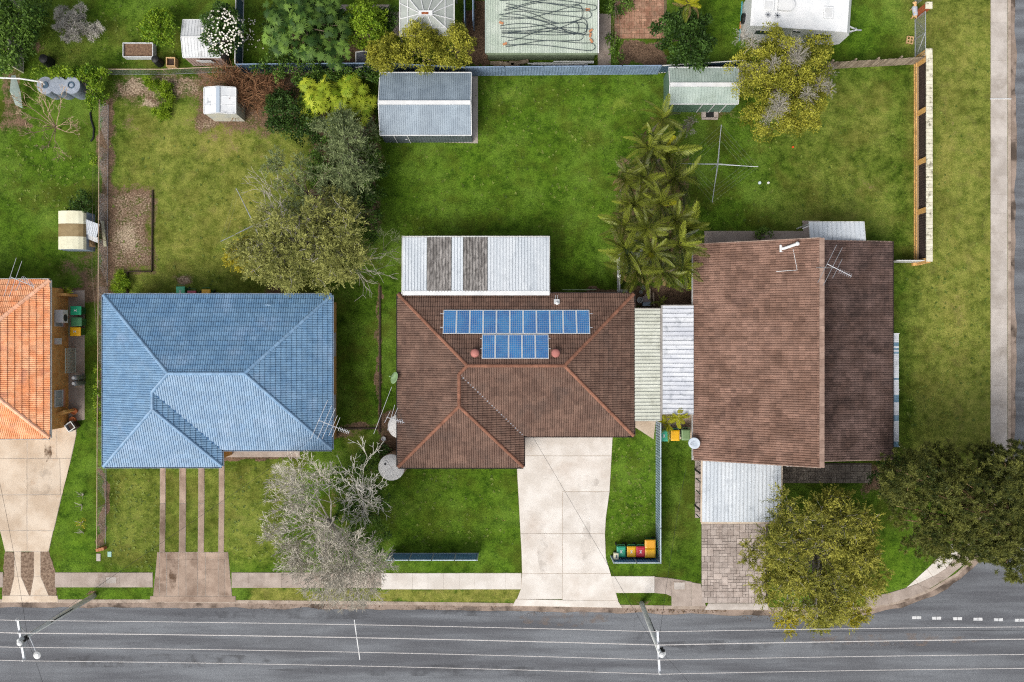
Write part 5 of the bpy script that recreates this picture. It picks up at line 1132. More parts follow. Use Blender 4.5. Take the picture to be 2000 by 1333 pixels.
MB().box(W(145, 832, .27), (.45, .45, .5), rz=R(35)).build('soil', mat('dark_soil', C('3b2c24'), C('4d3b30'), 8, .95, .5, 30), pl)
m_terra = mat('terracotta_pot', C('b9653a'), C('c97a4c'), 5, .85)
for (x, y, lb) in ((149, 803, 'round terracotta pot at the end of the brick wing wall'), (146, 820, 'terracotta pot beside the square white planter')): MB().lathe(W(x, y), [(.14, 0), (.2, .3), (.22, .32), (.18, .32), (.16, .26), (.02, .26)], 18).build('flower_pot', m_terra, label=lb, cat='pot')
m_soil = MATS['dark_soil']
rb_ = thing('raised_bed', 'rectangular white raised garden bed of brown soil', 'garden bed', W(269, 100)); a, b = W(240, 84, .55), W(298, 111, .55)
for (p0, p1) in (((a.x, a.y), (b.x, a.y)), ((b.x, a.y), (b.x, b.y)), ((b.x, b.y), (a.x, b.y)), ((a.x, b.y), (a.x, a.y))): MB().beam((p0[0], p0[1], .27), (p1[0], p1[1], .27), .05, .55).build('side', m_shedwhite, rb_)
MB().box(((a.x + b.x) / 2, (a.y + b.y) / 2, .2), (b.x - a.x - .06, a.y - b.y - .06, .42)).build('soil', mat('brown_bed_soil', C('6b5242'), C('8b7058'), 7, .95, .5, 30, fine=.2), rb_)
pb = thing('planter', 'small square timber planter beside the black compost bin', 'planter', W(334, 123)); c_ = W(333, 121, .55); c_.z = 0
for dx, dy, sx, sy in ((-.28, 0, .06, .62), (.28, 0, .06, .62), (0, -.28, .5, .06), (0, .28, .5, .06)): MB().box(c_ + Vector((dx, dy, .28)), (sx, sy, .56)).build('side', m_timber_tan, pb)
MB().box(c_ + Vector((0, 0, .22)), (.5, .5, .42)).build('soil', m_soil, pb)
def compost(label, px, py, r=.36, h=.8):
    p = W(px, py); t = thing('compost_bin', label, 'compost bin', p); MB().lathe(p, [(r, 0), (r * .95, h * .4), (r * .8, h * .9), (r * .78, h)], 16).build('body', m_black, t); MB().lathe(p + Vector((0, 0, h)), [(r * .84, 0), (r * .8, .06), (r * .3, .12), (.05, .13)], 16).build('lid', m_black, t)
compost('squat black compost bin on grass near the cream fence', 98, 123); compost('black compost bin between the raised bed and timber planter', 313, 124, .3, .8)
# ------------------------------------------------------------------ rotary clothes hoists
m_hline = mat('green_clothesline', C('8d9a84'))
def hoist(label, c, tips, z, base=None, lines=4, show=True):
    b = W(*(base or c), 0) if base else None; cc = W(*c, z); t = thing('clothes_hoist', label, 'clothes hoist', (cc.x, cc.y, 0)); MB().tube([(cc.x, cc.y, 0), cc], .03, 8).build('mast', m_steel, t); MB().lathe((cc.x, cc.y, z - .25), [(.05, 0), (.07, .1), (.05, .3)], 10).build('hub', m_steel, t); P = []
    for tp_ in tips:
        e = W(*tp_, z + .25); P.append(e); MB().tube([cc + Vector((0, 0, -.1)), e], .022, 6).build('arm', m_steel, t); MB().tube([cc + Vector((0, 0, .15)), cc.lerp(e, .55) + Vector((0, 0, .02))], .015, 5).build('strut', m_steel, t)
    for i in range(len(P)):
        for k in range(lines):
            f = 1 - k * .13; a_, b_ = cc.lerp(P[i], f), cc.lerp(P[(i + 1) % len(P)], f); MB().tube([a_, (a_ + b_) / 2 - Vector((0, 0, .03)), b_], .0035, 4).build('line', m_hline, t)
hoist('rotary clothes hoist with four arms on the lawn beside the palms', (1402, 321), [(1409, 244), (1481, 326), (1391, 396), (1326, 320)], 1.9)
hoist('old rotary clothes hoist half hidden under the feathery tree', (497, 440), [(461, 368), (431, 472), (520, 505), (560, 410)], 2.0, lines=2)
for k, (x, y, c_, lb) in enumerate(((1483, 358, 'cfe0e2', 'pale plastic tub lying on the lawn below the hoist'), (1500, 358, 'e6e6e0', 'white plastic scrap lying on the lawn'), (1548, 288, 'e8541e', 'small orange plastic toy lying on the lawn'))): MB().lathe(W(x, y), [(.06, 0), (.11 - k * .02, .05), (.10 - k * .02, .12), (.04, .12)], 10).build('plastic_tub', mat('plastic_%d' % k, C(c_)), label=lb, cat='litter')
gr = thing('fire_pit', 'square paved fire pit with a dark grate below the green shed', 'fire pit', W(1386, 225)); 
for (dx, dy, sx, sy) in ((-.42, 0, .3, .5), (.42, 0, .3, .5), (0, -.3, 1.1, .14), (0, .3, 1.1, .14)): MB().box(W(1386, 224) + Vector((dx, dy, .04)), (sx, sy, .1)).build('paver', m_paver, gr)
MB().box(W(1386, 224, .04), (.55, .44, .08)).build('grate', m_black, gr)
# clutter in the passage beside the palms
def pot(label, x, y, r, h, m, nm='bucket', cat='bucket'): MB().lathe(W(x, y), [(r * .8, 0), (r, h), (r * .88, h), (r * .7, .08), (.02, .08)], 16).build(nm, m, label=label, cat=cat)
m_greyp = mat('grey_plastic', C('8b8d8a'), C('9d9f9b'), 5)
pot('grey bucket nearest the palm trunks in the passage', 1255, 563, .16, .3, m_greyp); pot('smaller grey bucket behind the solar house', 1251, 571, .13, .25, m_greyp); pot('white drum lying by the cream side cover', 1248, 587, .2, .45, m_white, 'drum', 'drum'); 
MB().box(W(1261, 585, .25), (.45, .4, .5), rz=.1).build('crate', mat('mauve_crate', C('8a7c7c'), C('9a8c8a'), 4), label='grey plastic crate beside the cream side cover', cat='crate'); MB().box(W(1262, 594, .2), (.5, .3, .4)).build('storage_box', m_gut_blue, label='blue-grey storage box beside the cream side cover', cat='box')
for (a, b, lb) in (((1258, 580), (1267, 571), 'short grey pipe leaning on the plastic crate'), ((1276, 572), (1277, 598), 'long timber post lying along the passage'), ((1269, 565), (1271, 598), 'grey plank lying along the passage')): MB().beam(W(*a, .35), W(*b, .2), .1, .08).build('timber_post', m_wood, label=lb, cat='timber')
MB().box(W(1218, 570, 1.0), (.45, .25, .6)).build('wall_cabinet', m_greyp, label='small grey cabinet on the back wall of the solar house', cat='cabinet')
MB().lathe(W(1208.5, 539.5, 1.3), [(.1, 0), (.13, .08), (.11, .2), (.03, .24)], 16).build('lamp_globe', m_white, label='white globe on the thin pale fence beside the palms', cat='lamp')
hr = thing('handrail', 'green metal handrail at the back edge of the solar house', 'handrail', W(1131, 568)); a, b = W(1099, 566, 1.0), W(1164, 566, 1.0); m_grail = mat('pale_green_rail', C('9fb38c'))
for z in (1.0, .55): MB().tube([(a.x, a.y, z), (b.x, b.y, z)], .025, 6).build('rail', m_grail, hr)
for f in (0, .5, 1): p = a.lerp(b, f); MB().tube([(p.x, p.y, 0), (p.x, p.y, 1.0)], .025, 6).build('post', m_grail, hr)
MB().lathe(W(750, 857), [(.13, 0), (.16, .2), (.13, .2), (.1, .1)], 16).build('white_pot', m_white, label='small white pot beside the rear water tank', cat='pot')
# debris behind the back fence
rd_ = random.Random(3)
for k in range(9):
    x0 = 1035 + rd_.uniform(-6, 50); L = rd_.uniform(30, 100); y = rd_.uniform(121, 127); MB().tube([W(x0, y + rd_.uniform(-1.5, 1.5), .25 + .03 * k), W(min(1160, x0 + L), y + rd_.uniform(-2, 2), .3 + .03 * k)], .045, 7).build('plastic_pipe', m_white, label='white plastic pipe in the heap behind the back fence', cat='pipe', group='white pipes behind the back fence')
for k in range(6):
    x = 966 + k * 9; MB().box(W(x + 4, 124 + rd_.uniform(-2, 2), .15 + .05 * (k % 3)), (rd_.uniform(.6, 1.3), .25, .05), rz=rd_.uniform(-.15, .15), t=rd_.random()).build('board', m_wood, label='weathered board in the pile behind the back fence', cat='board', group='boards behind the back fence')
# garden lamp in front of the leafless tree
t = thing('garden_lamp', 'white globe garden lamp standing under the leafless tree', 'lamp', W(640, 1073)); p = W(640, 1073); MB().tube([p, p + Vector((0, 0, 1.9))], .035, 8).build('post', m_dark, t); MB().lathe(p + Vector((0, 0, 1.9)), [(.06, 0), (.15, .08), (.18, .18), (.15, .28), (.05, .34)], 18).build('globe', m_white, t, smooth=True)
t = thing('letterbox', 'small cream letterbox on the return fence by the bins', 'letterbox', W(1203, 1088)); p = W(1203, 1086, 1.0); MB().box(p, (.3, .4, .35)).build('box', m_cream, t); MB().box((p.x, p.y, .4), (.08, .08, .85)).build('post', m_dark, t); MB().box(p + Vector((.02, 0, .178)), (.08, .2, .006)).build('number_one', m_dark_f, t)
for (x, y, w_, d_, lb) in ((217, 1134, .72, .42, 'square concrete pit lid in the footpath before the blue roofed house'), (1327, 1145, .72, .48, 'rectangular pit lid set in the footpath by the stamped paving')):
    t = thing('pit_lid', lb, 'pit lid', W(x, y)); MB().box(W(x, y, .034), (w_ + .1, d_ + .1, .02)).build('surround', m_kerb, t); MB().box(W(x, y, .042), (w_, d_, .02)).build('lid', m_conc_path, t)
a, b = W(1934, 193.5, .05), W(1975, 193.5, .05); MB().tube([a, b], .035, 8).build('conduit', m_white, label='white conduit laid across the verge footpath', cat='conduit')
MB().beam(W(742, 560, .06), W(742, 845, .06), .1, .14).build('timber_edging', mat('dark_sleeper', C('3a3026'), C('4a3e32'), 5, .95), label='dark timber edging dividing the blue and solar house lawns', cat='edging')
MB().beam(W(660, 838, .05), W(738, 837, .05), .12, .1).build('timber_edging', MATS['dark_sleeper'], label='short dark timber edging across the side passage', cat='edging')
for (a, b, lb) in (((298, 372), (297, 530), 'long timber edging of the bare garden bed'), ((250, 531), (296, 531), 'short timber edging of the bare garden bed'), ((249, 532), (249, 574), 'timber edging beside the strip of tall grass')): MB().beam(W(*a, .08), W(*b, .08), .07, .16).build('timber_edging', MATS['dark_sleeper'], label=lb, cat='edging')
# ------------------------------------------------------------------ caravan
def caravan():
    z1, z0 = 2.9, .5; rz = R(-4.2)
    a, b = W(1466, 50, z1), W(1664, 64, z1); L = (b - a).length; u = (b - a).normalized(); v = Vector((-u.y, u.x, 0)); wd = 2.35; o = a
    t = thing('caravan', 'white touring caravan parked on the lawn beyond the paling fence', 'caravan', (a + b) / 2 * Vector((1, 1, 0)) if False else Vector(((a.x + b.x) / 2, (a.y + b.y) / 2, 0)))
    m_cv = mat('caravan_white', C('eceff0'), C('f7f8f8'), 1, .35, c3=C('d5d9da'), sc3=1.5, f3=.4); P = lambda x, y, z: Vector((o.x, o.y, 0)) + u * x + v * y + Vector((0, 0, z)); m3 = Matrix((u, v, Vector((0, 0, 1)))).transposed()
    prof = [(0, z0), (L * .95, z0), (L, z0 + .35), (L, z1 - .45), (L - .3, z1 - .05), (L - .8, z1), (.15, z1), (0, z1 - .1)]; n = len(prof)
    MB().add([P(x, 0, z) for x, z in prof] + [P(x, wd, z) for x, z in prof], [list(range(n)), list(range(n, 2 * n))[::-1]] + [(i, n + i, n + (i + 1) % n, (i + 1) % n) for i in range(n)]).build('body', m_cv, t)
    for (x, y, w_, d_) in ((1.05, 1.35, .7, .7), (4.95, 1.15, .6, .75)):
        h = MB().box(P(x, y, z1 + .05), (w_, d_, .1), m=m3).build('roof_hatch', m_cv, t); MB().box(P(x, y, z1 + .105), (w_ * .75, d_ * .75, .03), m=m3).build('dome', m_white, h)
    MB().prism([(P(1.65, 1.05, 0).x, P(1.65, 1.05, 0).y), (P(2.5, 1.05, 0).x, P(2.5, 1.05, 0).y), (P(2.7, 1.3, 0).x, P(2.7, 1.3, 0).y), (P(2.7, 1.6, 0).x, P(2.7, 1.6, 0).y), (P(2.5, 1.85, 0).x, P(2.5, 1.85, 0).y), (P(1.65, 1.85, 0).x, P(1.65, 1.85, 0).y)], z1 - .02, z1 + .22).build('air_conditioner', m_white, t)
    for x in (1.05, 1.65):
        f = MB()
        for k in range(8): a_ = k * math.pi / 4; f.beam(P(x, .72, z1 + .1), P(x + .2 * math.cos(a_), .72 + .2 * math.sin(a_), z1 + .1), .03, .02)
        f.lathe(P(x, .72, z1 - .01), [(.05, 0), (.05, .12)], 8); f.build('roof_aerial', m_steel, t)
    for (x, w_, zz, hh) in ((1.15, 1.1, 1.95, .55), (3.15, .5, 2.45, .2), (5.0, 1.0, 2.1, .42), (5.0, 1.0, 1.6, .42)): o_ = MB().box(P(x, -.012, zz), (w_ + .08, .03, hh + .08), m=m3).build('window', m_gut_white, t); MB().box(P(x, -.03, zz), (w_, .02, hh), m=m3).build('pane', m_glass, o_)
    MB().box(P(3.5, -.02, 1.0), (L * .5, .03, .06), m=m3).build('trim', m_gut_blue, t)
    for x in (2.6, 3.4): MB().lathe(P(x, .12, .34), [(.2, -.1), (.34, -.1), (.34, .1), (.2, .1)], 20, m=Matrix((u, Vector((0, 0, 1)), v)).transposed()).build('wheel', m_black, t)
    MB().box(P(L / 2, wd / 2, .48), (L * .96, wd * .8, .14), m=m3).build('chassis', m_dark, t)
    for s in (.75, 1.6): MB().beam(P(L, s, .55), P(L + 1.25, 1.17, .5), .08, .1).build('drawbar', m_white, t)
    MB().tube([P(L + 1.2, 1.17, .5), P(L + 1.55, 1.17, .5)], .06, 8).build('coupling', m_steel, t); MB().tube([P(L + 1.0, 1.1, .1), P(L + 1.0, 1.1, .95)], .04, 8).build('jockey_post', m_steel, t); MB().beam(P(L + .7, .95, .58), P(L + .7, 1.4, .58), .06, .06).build('crossbar', m_white, t)
    for s in (.72, 1.62):
        g = MB().lathe(P(L + .3, s, .6), [(.13, 0), (.16, .05), (.16, .45), (.12, .55)], 16).build('gas_bottle', m_white, t, smooth=True); MB().lathe(P(L + .3, s, 1.15), [(.09, 0), (.09, .08), (.04, .09)], 12).build('collar', m_white, g)
    MB().tube([P(-.15, -.3, .9), P(-.15, .5, .9)], .05, 8).build('awning_pole', mat('teal_pole', C('4f9aa0')), t); MB().tube([P(-.15, .55, .9), P(-.15, 1.0, .9)], .06, 8).build('pole_sleeve', mat('orange_sleeve', C('d98a3a')), t); MB().tube([P(-.15, 1.05, .9), P(-.15, wd, .9)], .05, 8).build('awning_pole', MATS['teal_pole'], t)
    MB().lathe(P(-.18, 1.1, 1.2), [(.2, 0), (.34, 0), (.34, .18), (.2, .18)], 20, m=Matrix((Vector((0, 0, 1)), v, u)).transposed()).build('spare_wheel', m_black, t)
caravan()
# stacked pallet frame by the gate
t = thing('pallet', 'small tan timber frame lying by the mesh gate', 'pallet', W(1778, 79)); m_ = Matrix.Rotation(R(-8), 3, 'Z'); c_ = W(1777, 79, .08)
for k in (-.2, 0, .2): MB().box(c_ + m_ @ Vector((k, 0, 0)), (.06, .5, .12), m=m_).build('slat', m_timber_tan, t); MB().box(c_ + m_ @ Vector((0, k * 1.1, .03)), (.34, .05, .1), m=m_).build('slat', m_timber_tan, t)
# ------------------------------------------------------------------ the dog
def skin_body(name, verts, edges, radii, m, parent=None, sub=2):
    me = bpy.data.meshes.new(name); me.from_pydata(verts, edges, []); me.materials.append(m); o = bpy.data.objects.new(name, me); col.objects.link(o)
    if parent: o.parent = parent
    sk = o.modifiers.new('skin', 'SKIN'); d = me.skin_vertices[0].data if me.skin_vertices else None
    if d is None:
        bpy.context.view_layer.update(); d = me.skin_vertices[0].data
    for i, r_ in enumerate(radii): d[i].radius = (r_, r_) if not isinstance(r_, tuple) else r_
    d[0].use_root = True; sk.use_smooth_shade = True
    s = o.modifiers.new('sub', 'SUBSURF'); s.levels = sub; s.render_levels = sub; return o
dg = thing('dog', 'tan dog wearing a pale grey coat standing by the mesh gate', 'dog', W(1780, 27), rz=R(8)); m_fur = mat('tan_fur', C('d1a36c'), C('e0b886'), 12, .9)
V_ = [(0, -.02, .5), (0, .22, .52), (0, .34, .6), (-.03, .44, .72), (-.14, .46, .74), (-.22, .46, .71), (0, -.28, .5), (0, -.40, .54), (-.02, -.58, .6), (-.09, .20, .3), (-.10, .22, .02), (.09, .20, .3), (.10, .22, .02), (-.10, -.30, .34), (-.11, -.38, .2), (-.12, -.33, .02), (.10, -.30, .34), (.11, -.38, .2), (.12, -.33, .02), (-.02, .52, .82), (.03, .43, .83), (-.12, .27, .02), (-.14, -.28, .02)]
E_ = [(0, 1), (1, 2), (2, 3), (3, 4), (4, 5), (0, 6), (6, 7), (7, 8), (1, 9), (9, 10), (1, 11), (11, 12), (6, 13), (13, 14), (14, 15), (6, 16), (16, 17), (17, 18), (3, 19), (3, 20)]
V_ = V_[:21]; rad = [.135, .15, .09, .095, .06, .04, .125, .07, .018, .055, .035, .055, .035, .075, .04, .035, .075, .04, .035, .03, .03]
skin_body('body', V_, E_, rad, m_fur, dg)
m_coat = mat('pale_grey_dog_coat', C('b5b9c2'), C('c4c8d0'), 6, .9); mb = MB(); n = 9; ys3 = (-.36, -.2, 0, .2, .29); vv = []
for y, r_ in zip(ys3, (.13, .16, .165, .185, .14)):
    for i in range(n): a_ = R(-20) + R(220) * i / (n - 1); vv.append((math.cos(a_) * r_, y, .5 + math.sin(a_) * r_))
mb.add(vv, [(k * n + i, k * n + i + 1, (k + 1) * n + i + 1, (k + 1) * n + i) for k in range(4) for i in range(n - 1)])
o = bpy.data.objects.new('coat', mb.mesh('coat', m_coat, smooth=True)); col.objects.link(o); o.parent = dg
mb = MB(); mb.tube([(math.cos(R(a_)) * .115, .34 + math.sin(R(a_)) * .03, .6 + math.sin(R(a_)) * .115) for a_ in range(0, 361, 30)], .03, 6, cap=False); o = bpy.data.objects.new('collar', mb.mesh('collar', m_black)); col.objects.link(o); o.parent = dg
# ------------------------------------------------------------------ poles and wires
m_polet = mat('grey_power_pole', C('dfe4e0'), C('f2f5f3'), 3, .8, c3=C('b0b6ae'), sc3=2, f3=.4, stretch=(3, 3, .4)); m_arm = mat('white_crossarm', C('dfe4ec'), C('f0f2f6'), 3, .5); m_wire = mat('pale_conductor', C('d2cdca'), C('dedad7'), 3, .5); m_wired = mat('dark_cable', C('2b2d30'))
ZA = 8.35
def pole(label, base, top, arm0, arm1, lamp, zt_=8.6):
    b = W(*base, -.05); t = thing('power_pole', label, 'power pole', (b.x, b.y, 0)); q_ = W(*top, zt_); q_.x = b.x + (q_.x - b.x) * .15; q_.y = b.y + (q_.y - b.y) * .15
    MB().tube([b, (b.x, b.y, 4), q_], [.17, .15, .12], 12).build('pole', m_polet, t, smooth=True)
    a0, a1 = W(*arm0, ZA), W(*arm1, ZA); d = (a1 - a0); a0b, a1b = Vector((b.x, b.y, ZA)) - d * .5, Vector((b.x, b.y, ZA)) + d * .5
    return t, b, d
def power_pole(label, base, arm0, arm1, lamp_px, lamp_z):
    a0, a1 = W(*arm0, ZA), W(*arm1, ZA); c = (a0 + a1) / 2; b = W(*base, -.05); t = thing('power_pole', label, 'power pole', (b.x, b.y, 0))
    q_ = Vector((b.x + (c.x - b.x) * .9, b.y + (c.y - b.y) * .9, ZA + .25)); MB().tube([b, b.lerp(q_, .5), q_], [.17, .15, .12], 12).build('pole', m_polet, t, smooth=True)
    MB().beam(a0, a1, .12, .13).build('crossarm', m_arm, t)
    for f in (.02, .32, .66, .98): p = a0.lerp(a1, f); MB().lathe(p + Vector((0, 0, .06)), [(.03, 0), (.06, .05), (.045, .1), (.055, .14), (.02, .17)], 10).build('insulator', m_white, t)
    MB().beam(q_ + Vector((0, 0, -.9)), a0.lerp(a1, .2) + Vector((0, 0, -.06)), .04, .04).build('brace', m_steel, t); MB().beam(q_ + Vector((0, 0, -.9)), a0.lerp(a1, .8) + Vector((0, 0, -.06)), .04, .04).build('brace', m_steel, t)
    bx = MB()
    for k in range(5): bx.box(q_ + Vector((.12 + .09 * (k % 3), .1 * (k - 2) * .6, -.35 - .1 * (k % 2))), (.1, .12, .16))
    bx.build('fuse_cluster', m_black, t)
    MB().lathe(q_ + Vector((.1, -.1, .0)), [(.12, -.1), (.17, 0), (.15, .12), (.05, .18)], 14).build('photo_cell', m_white, t)
    lp = W(*lamp_px, lamp_z); MB().tube([q_ + Vector((0, 0, -1.0)), q_.lerp(lp, .5) + Vector((0, 0, -.5)), lp], .035, 7).build('lamp_arm', m_arm, t)
    MB().lathe(lp, [(.1, -.08), (.2, -.04), (.22, .04), (.12, .1)], 16).build('lamp_head', m_white, t); MB().tube([b.lerp(q_, .35) + Vector((.14, .05, 0)), b.lerp(q_, .62) + Vector((.16, .06, 0)), b.lerp(q_, .66) + Vector((.3, .12, .1))], .03, 6).build('cable_loop', m_wired, t)
    return [a0.lerp(a1, f) + Vector((0, 0, .2)) for f in (.02, .32, .66, .98)], q_
WA, qa = power_pole('leaning grey power pole in front of the blue roofed house', (185, 1163), (35, 1208), (48, 1290), (73, 1280), 8.0)
WB, qb = power_pole('leaning grey power pole in front of the solar house', (1253, 1178), (1284, 1230), (1288, 1316), (1293, 1276), 8.0)
def span(a, b, sag, r, m, label, cat='wire', n=14):
    P = [a.lerp(b, i / n) - Vector((0, 0, sag * 4 * (i / n) * (1 - i / n))) for i in range(n + 1)]; return MB().tube(P, r, 5).build('power_line', m, label=label, cat=cat)
ends_l = [W(-700, y, ZA) for y in (1207, 1229, 1262, 1286)]; ends_r = [W(2750, y, ZA) for y in (1222, 1244, 1275, 1302)]
nm = ('first', 'second', 'third', 'fourth')
for k in range(4):
    r_ = .03 if k == 1 else .021
    span(WA[k], WB[k], .28, r_, m_wire, '%s street power line from the kerb, strung between the two poles' % nm[k]); span(ends_l[k], WA[k], .3, r_, m_wire, '%s street power line from the kerb, beyond the blue house pole' % nm[k]); span(WB[k], ends_r[k], .3, r_, m_wire, '%s street power line from the kerb, beyond the solar house pole' % nm[k])
sp_a, sp_b = W(692, 1211, 8.15), W(703, 1289, 8.15); MB().beam(sp_a, sp_b, .05, .05).build('line_spreader', m_white, label='white spreader bar holding the street power lines apart', cat='spreader')
span(qa + Vector((.2, .2, -.8)), Vector(hb['se']) + Vector((-1.6, .4, .5)), .5, .009, m_wired, 'thin dark service cable from the pole to the blue roofed house'); span(qa + Vector((0, .2, -.8)), W(-60, 700, 4.5), .4, .009, m_wired, 'thin dark service cable from the pole towards the orange roofed house')
span(qa + Vector((0, -.2, -.8)), W(110, 1450, 6.5), .3, .009, m_wired, 'thin dark cable from the blue house pole across the road'); span(qb + Vector((-.2, .2, -.9)), Vector((W(1040, 0, 3).x, hc['YS'], 2.9)), .4, .009, m_wired, 'thin dark service cable from the pole to the solar house')
span(qb + Vector((.1, .2, -.9)), W(1340, 915, 3.2), .4, .009, m_wired, 'thin dark service cable from the pole to the split-level house'); span(qb + Vector((.2, -.2, -.9)), W(1420, 1420, 6.8), .3, .009, m_wired, 'thin dark cable from the solar house pole across the road'); span(W(1500, 1236, 6.2), W(2400, 1232, 6.2), .2, .009, m_wired, 'thin dark communications cable over the road beyond the solar house pole')
# ------------------------------------------------------------------ plants
def leaf_mat(name, dark, light, transl=.35, rough=.6):
    return mat(name, C(dark), None, 1, rough, tc=C(light), transl=transl, spec=.25, fine=.0)
def leaf_quads(P, D, N_, L, Wd, fold=.0):
    """rhombic leaves: base P, axis D, normal N_; returns verts and quads"""
    S = np.cross(D, N_); S /= np.linalg.norm(S, axis=1, keepdims=True) + 1e-9
    L = L.reshape(-1, 1); Wd = Wd.reshape(-1, 1); mid = P + D * L * .45
    nn = np.cross(S, D)
    V = np.stack([P, mid + S * Wd * .5 + nn * Wd * fold, P + D * L, mid - S * Wd * .5 + nn * Wd * fold], 1).reshape(-1, 3)
    return V, np.arange(len(V)).reshape(-1, 4)
def unit(a): return a / (np.linalg.norm(a, axis=1, keepdims=True) + 1e-9)
def sphere_pts(rs, n, zmin=-.35):
    z = rs.uniform(zmin, 1, n); a = rs.uniform(0, 2 * np.pi, n); r = np.sqrt(1 - z * z); return np.stack([r * np.cos(a), r * np.sin(a), z], 1)
def lobes_in(ells, n, ztop, zedge, lr, rs, sep=.75):
    """lobe centres spread through pixel ellipses under a domed surface"""
    out = []; tot = sum(e[2] * e[3] for e in ells)
    for e in ells:
        cx, cy, rx, ry = e[:4]; zt = e[4] if len(e) > 4 else ztop; k = max(3, int(n * rx * ry / tot)); tries = 0; mine = []
        while len(mine) < k and tries < k * 60:
            tries += 1; a = rs.uniform(0, 2 * np.pi); f = np.sqrt(rs.uniform(0, 1)); px, py = cx + rx * f * np.cos(a), cy + ry * f * np.sin(a)
            z = zedge + (zt - zedge) * (1 - f * f) ** .6 + rs.uniform(-.35, .25); r = lr * rs.uniform(.65, 1.25); p = W(px, py, z)
            if all(((p.x - q_[0]) ** 2 + (p.y - q_[1]) ** 2) > (sep * .5 * (r + q_[3])) ** 2 for q_ in mine): mine.append((p.x, p.y, p.z, r))
        out += mine
    return out
def limbs(root, base, lobes, m, rs, r0=.16, nmax=26, twigs=0, zfork=None, name='trunk', twig_r=.012, reach=1.0):
    b = Vector(base); mb = MB(); cz = max(l[2] for l in lobes); fork = Vector((b.x, b.y, zfork or max(.5, cz * .3))); mb.tube([b - Vector((0, 0, .05)), b.lerp(fork, .5) + Vector((rs.uniform(-.05, .05), rs.uniform(-.05, .05), 0)), fork], [r0 * 1.25, r0, r0 * .9], 8)
    idx_ = rs.permutation(len(lobes))[:nmax]
    for i in idx_:
        l = Vector(lobes[i][:3]); mid = fork.lerp(l, .5) + Vector((rs.uniform(-.25, .25), rs.uniform(-.25, .25), rs.uniform(.0, .4))); mb.tube([fork - Vector((0, 0, .1)), mid, l], [r0 * .5, r0 * .32, r0 * .12], 5)
        for k in range(twigs):
            d = Vector(sphere_pts(rs, 1, -.1)[0]); s = mid.lerp(l, rs.uniform(.4, 1)); e = s + d * lobes[i][3] * rs.uniform(.7, 1.25) * reach; q_ = s.lerp(e, .5) + Vector((rs.uniform(-.1, .1), rs.uniform(-.1, .1), rs.uniform(-.1, .1))); mb.tube([s, q_, e], [twig_r * 1.6, twig_r, twig_r * .5], 4, cap=False)
    return mb.build(name, m, root)
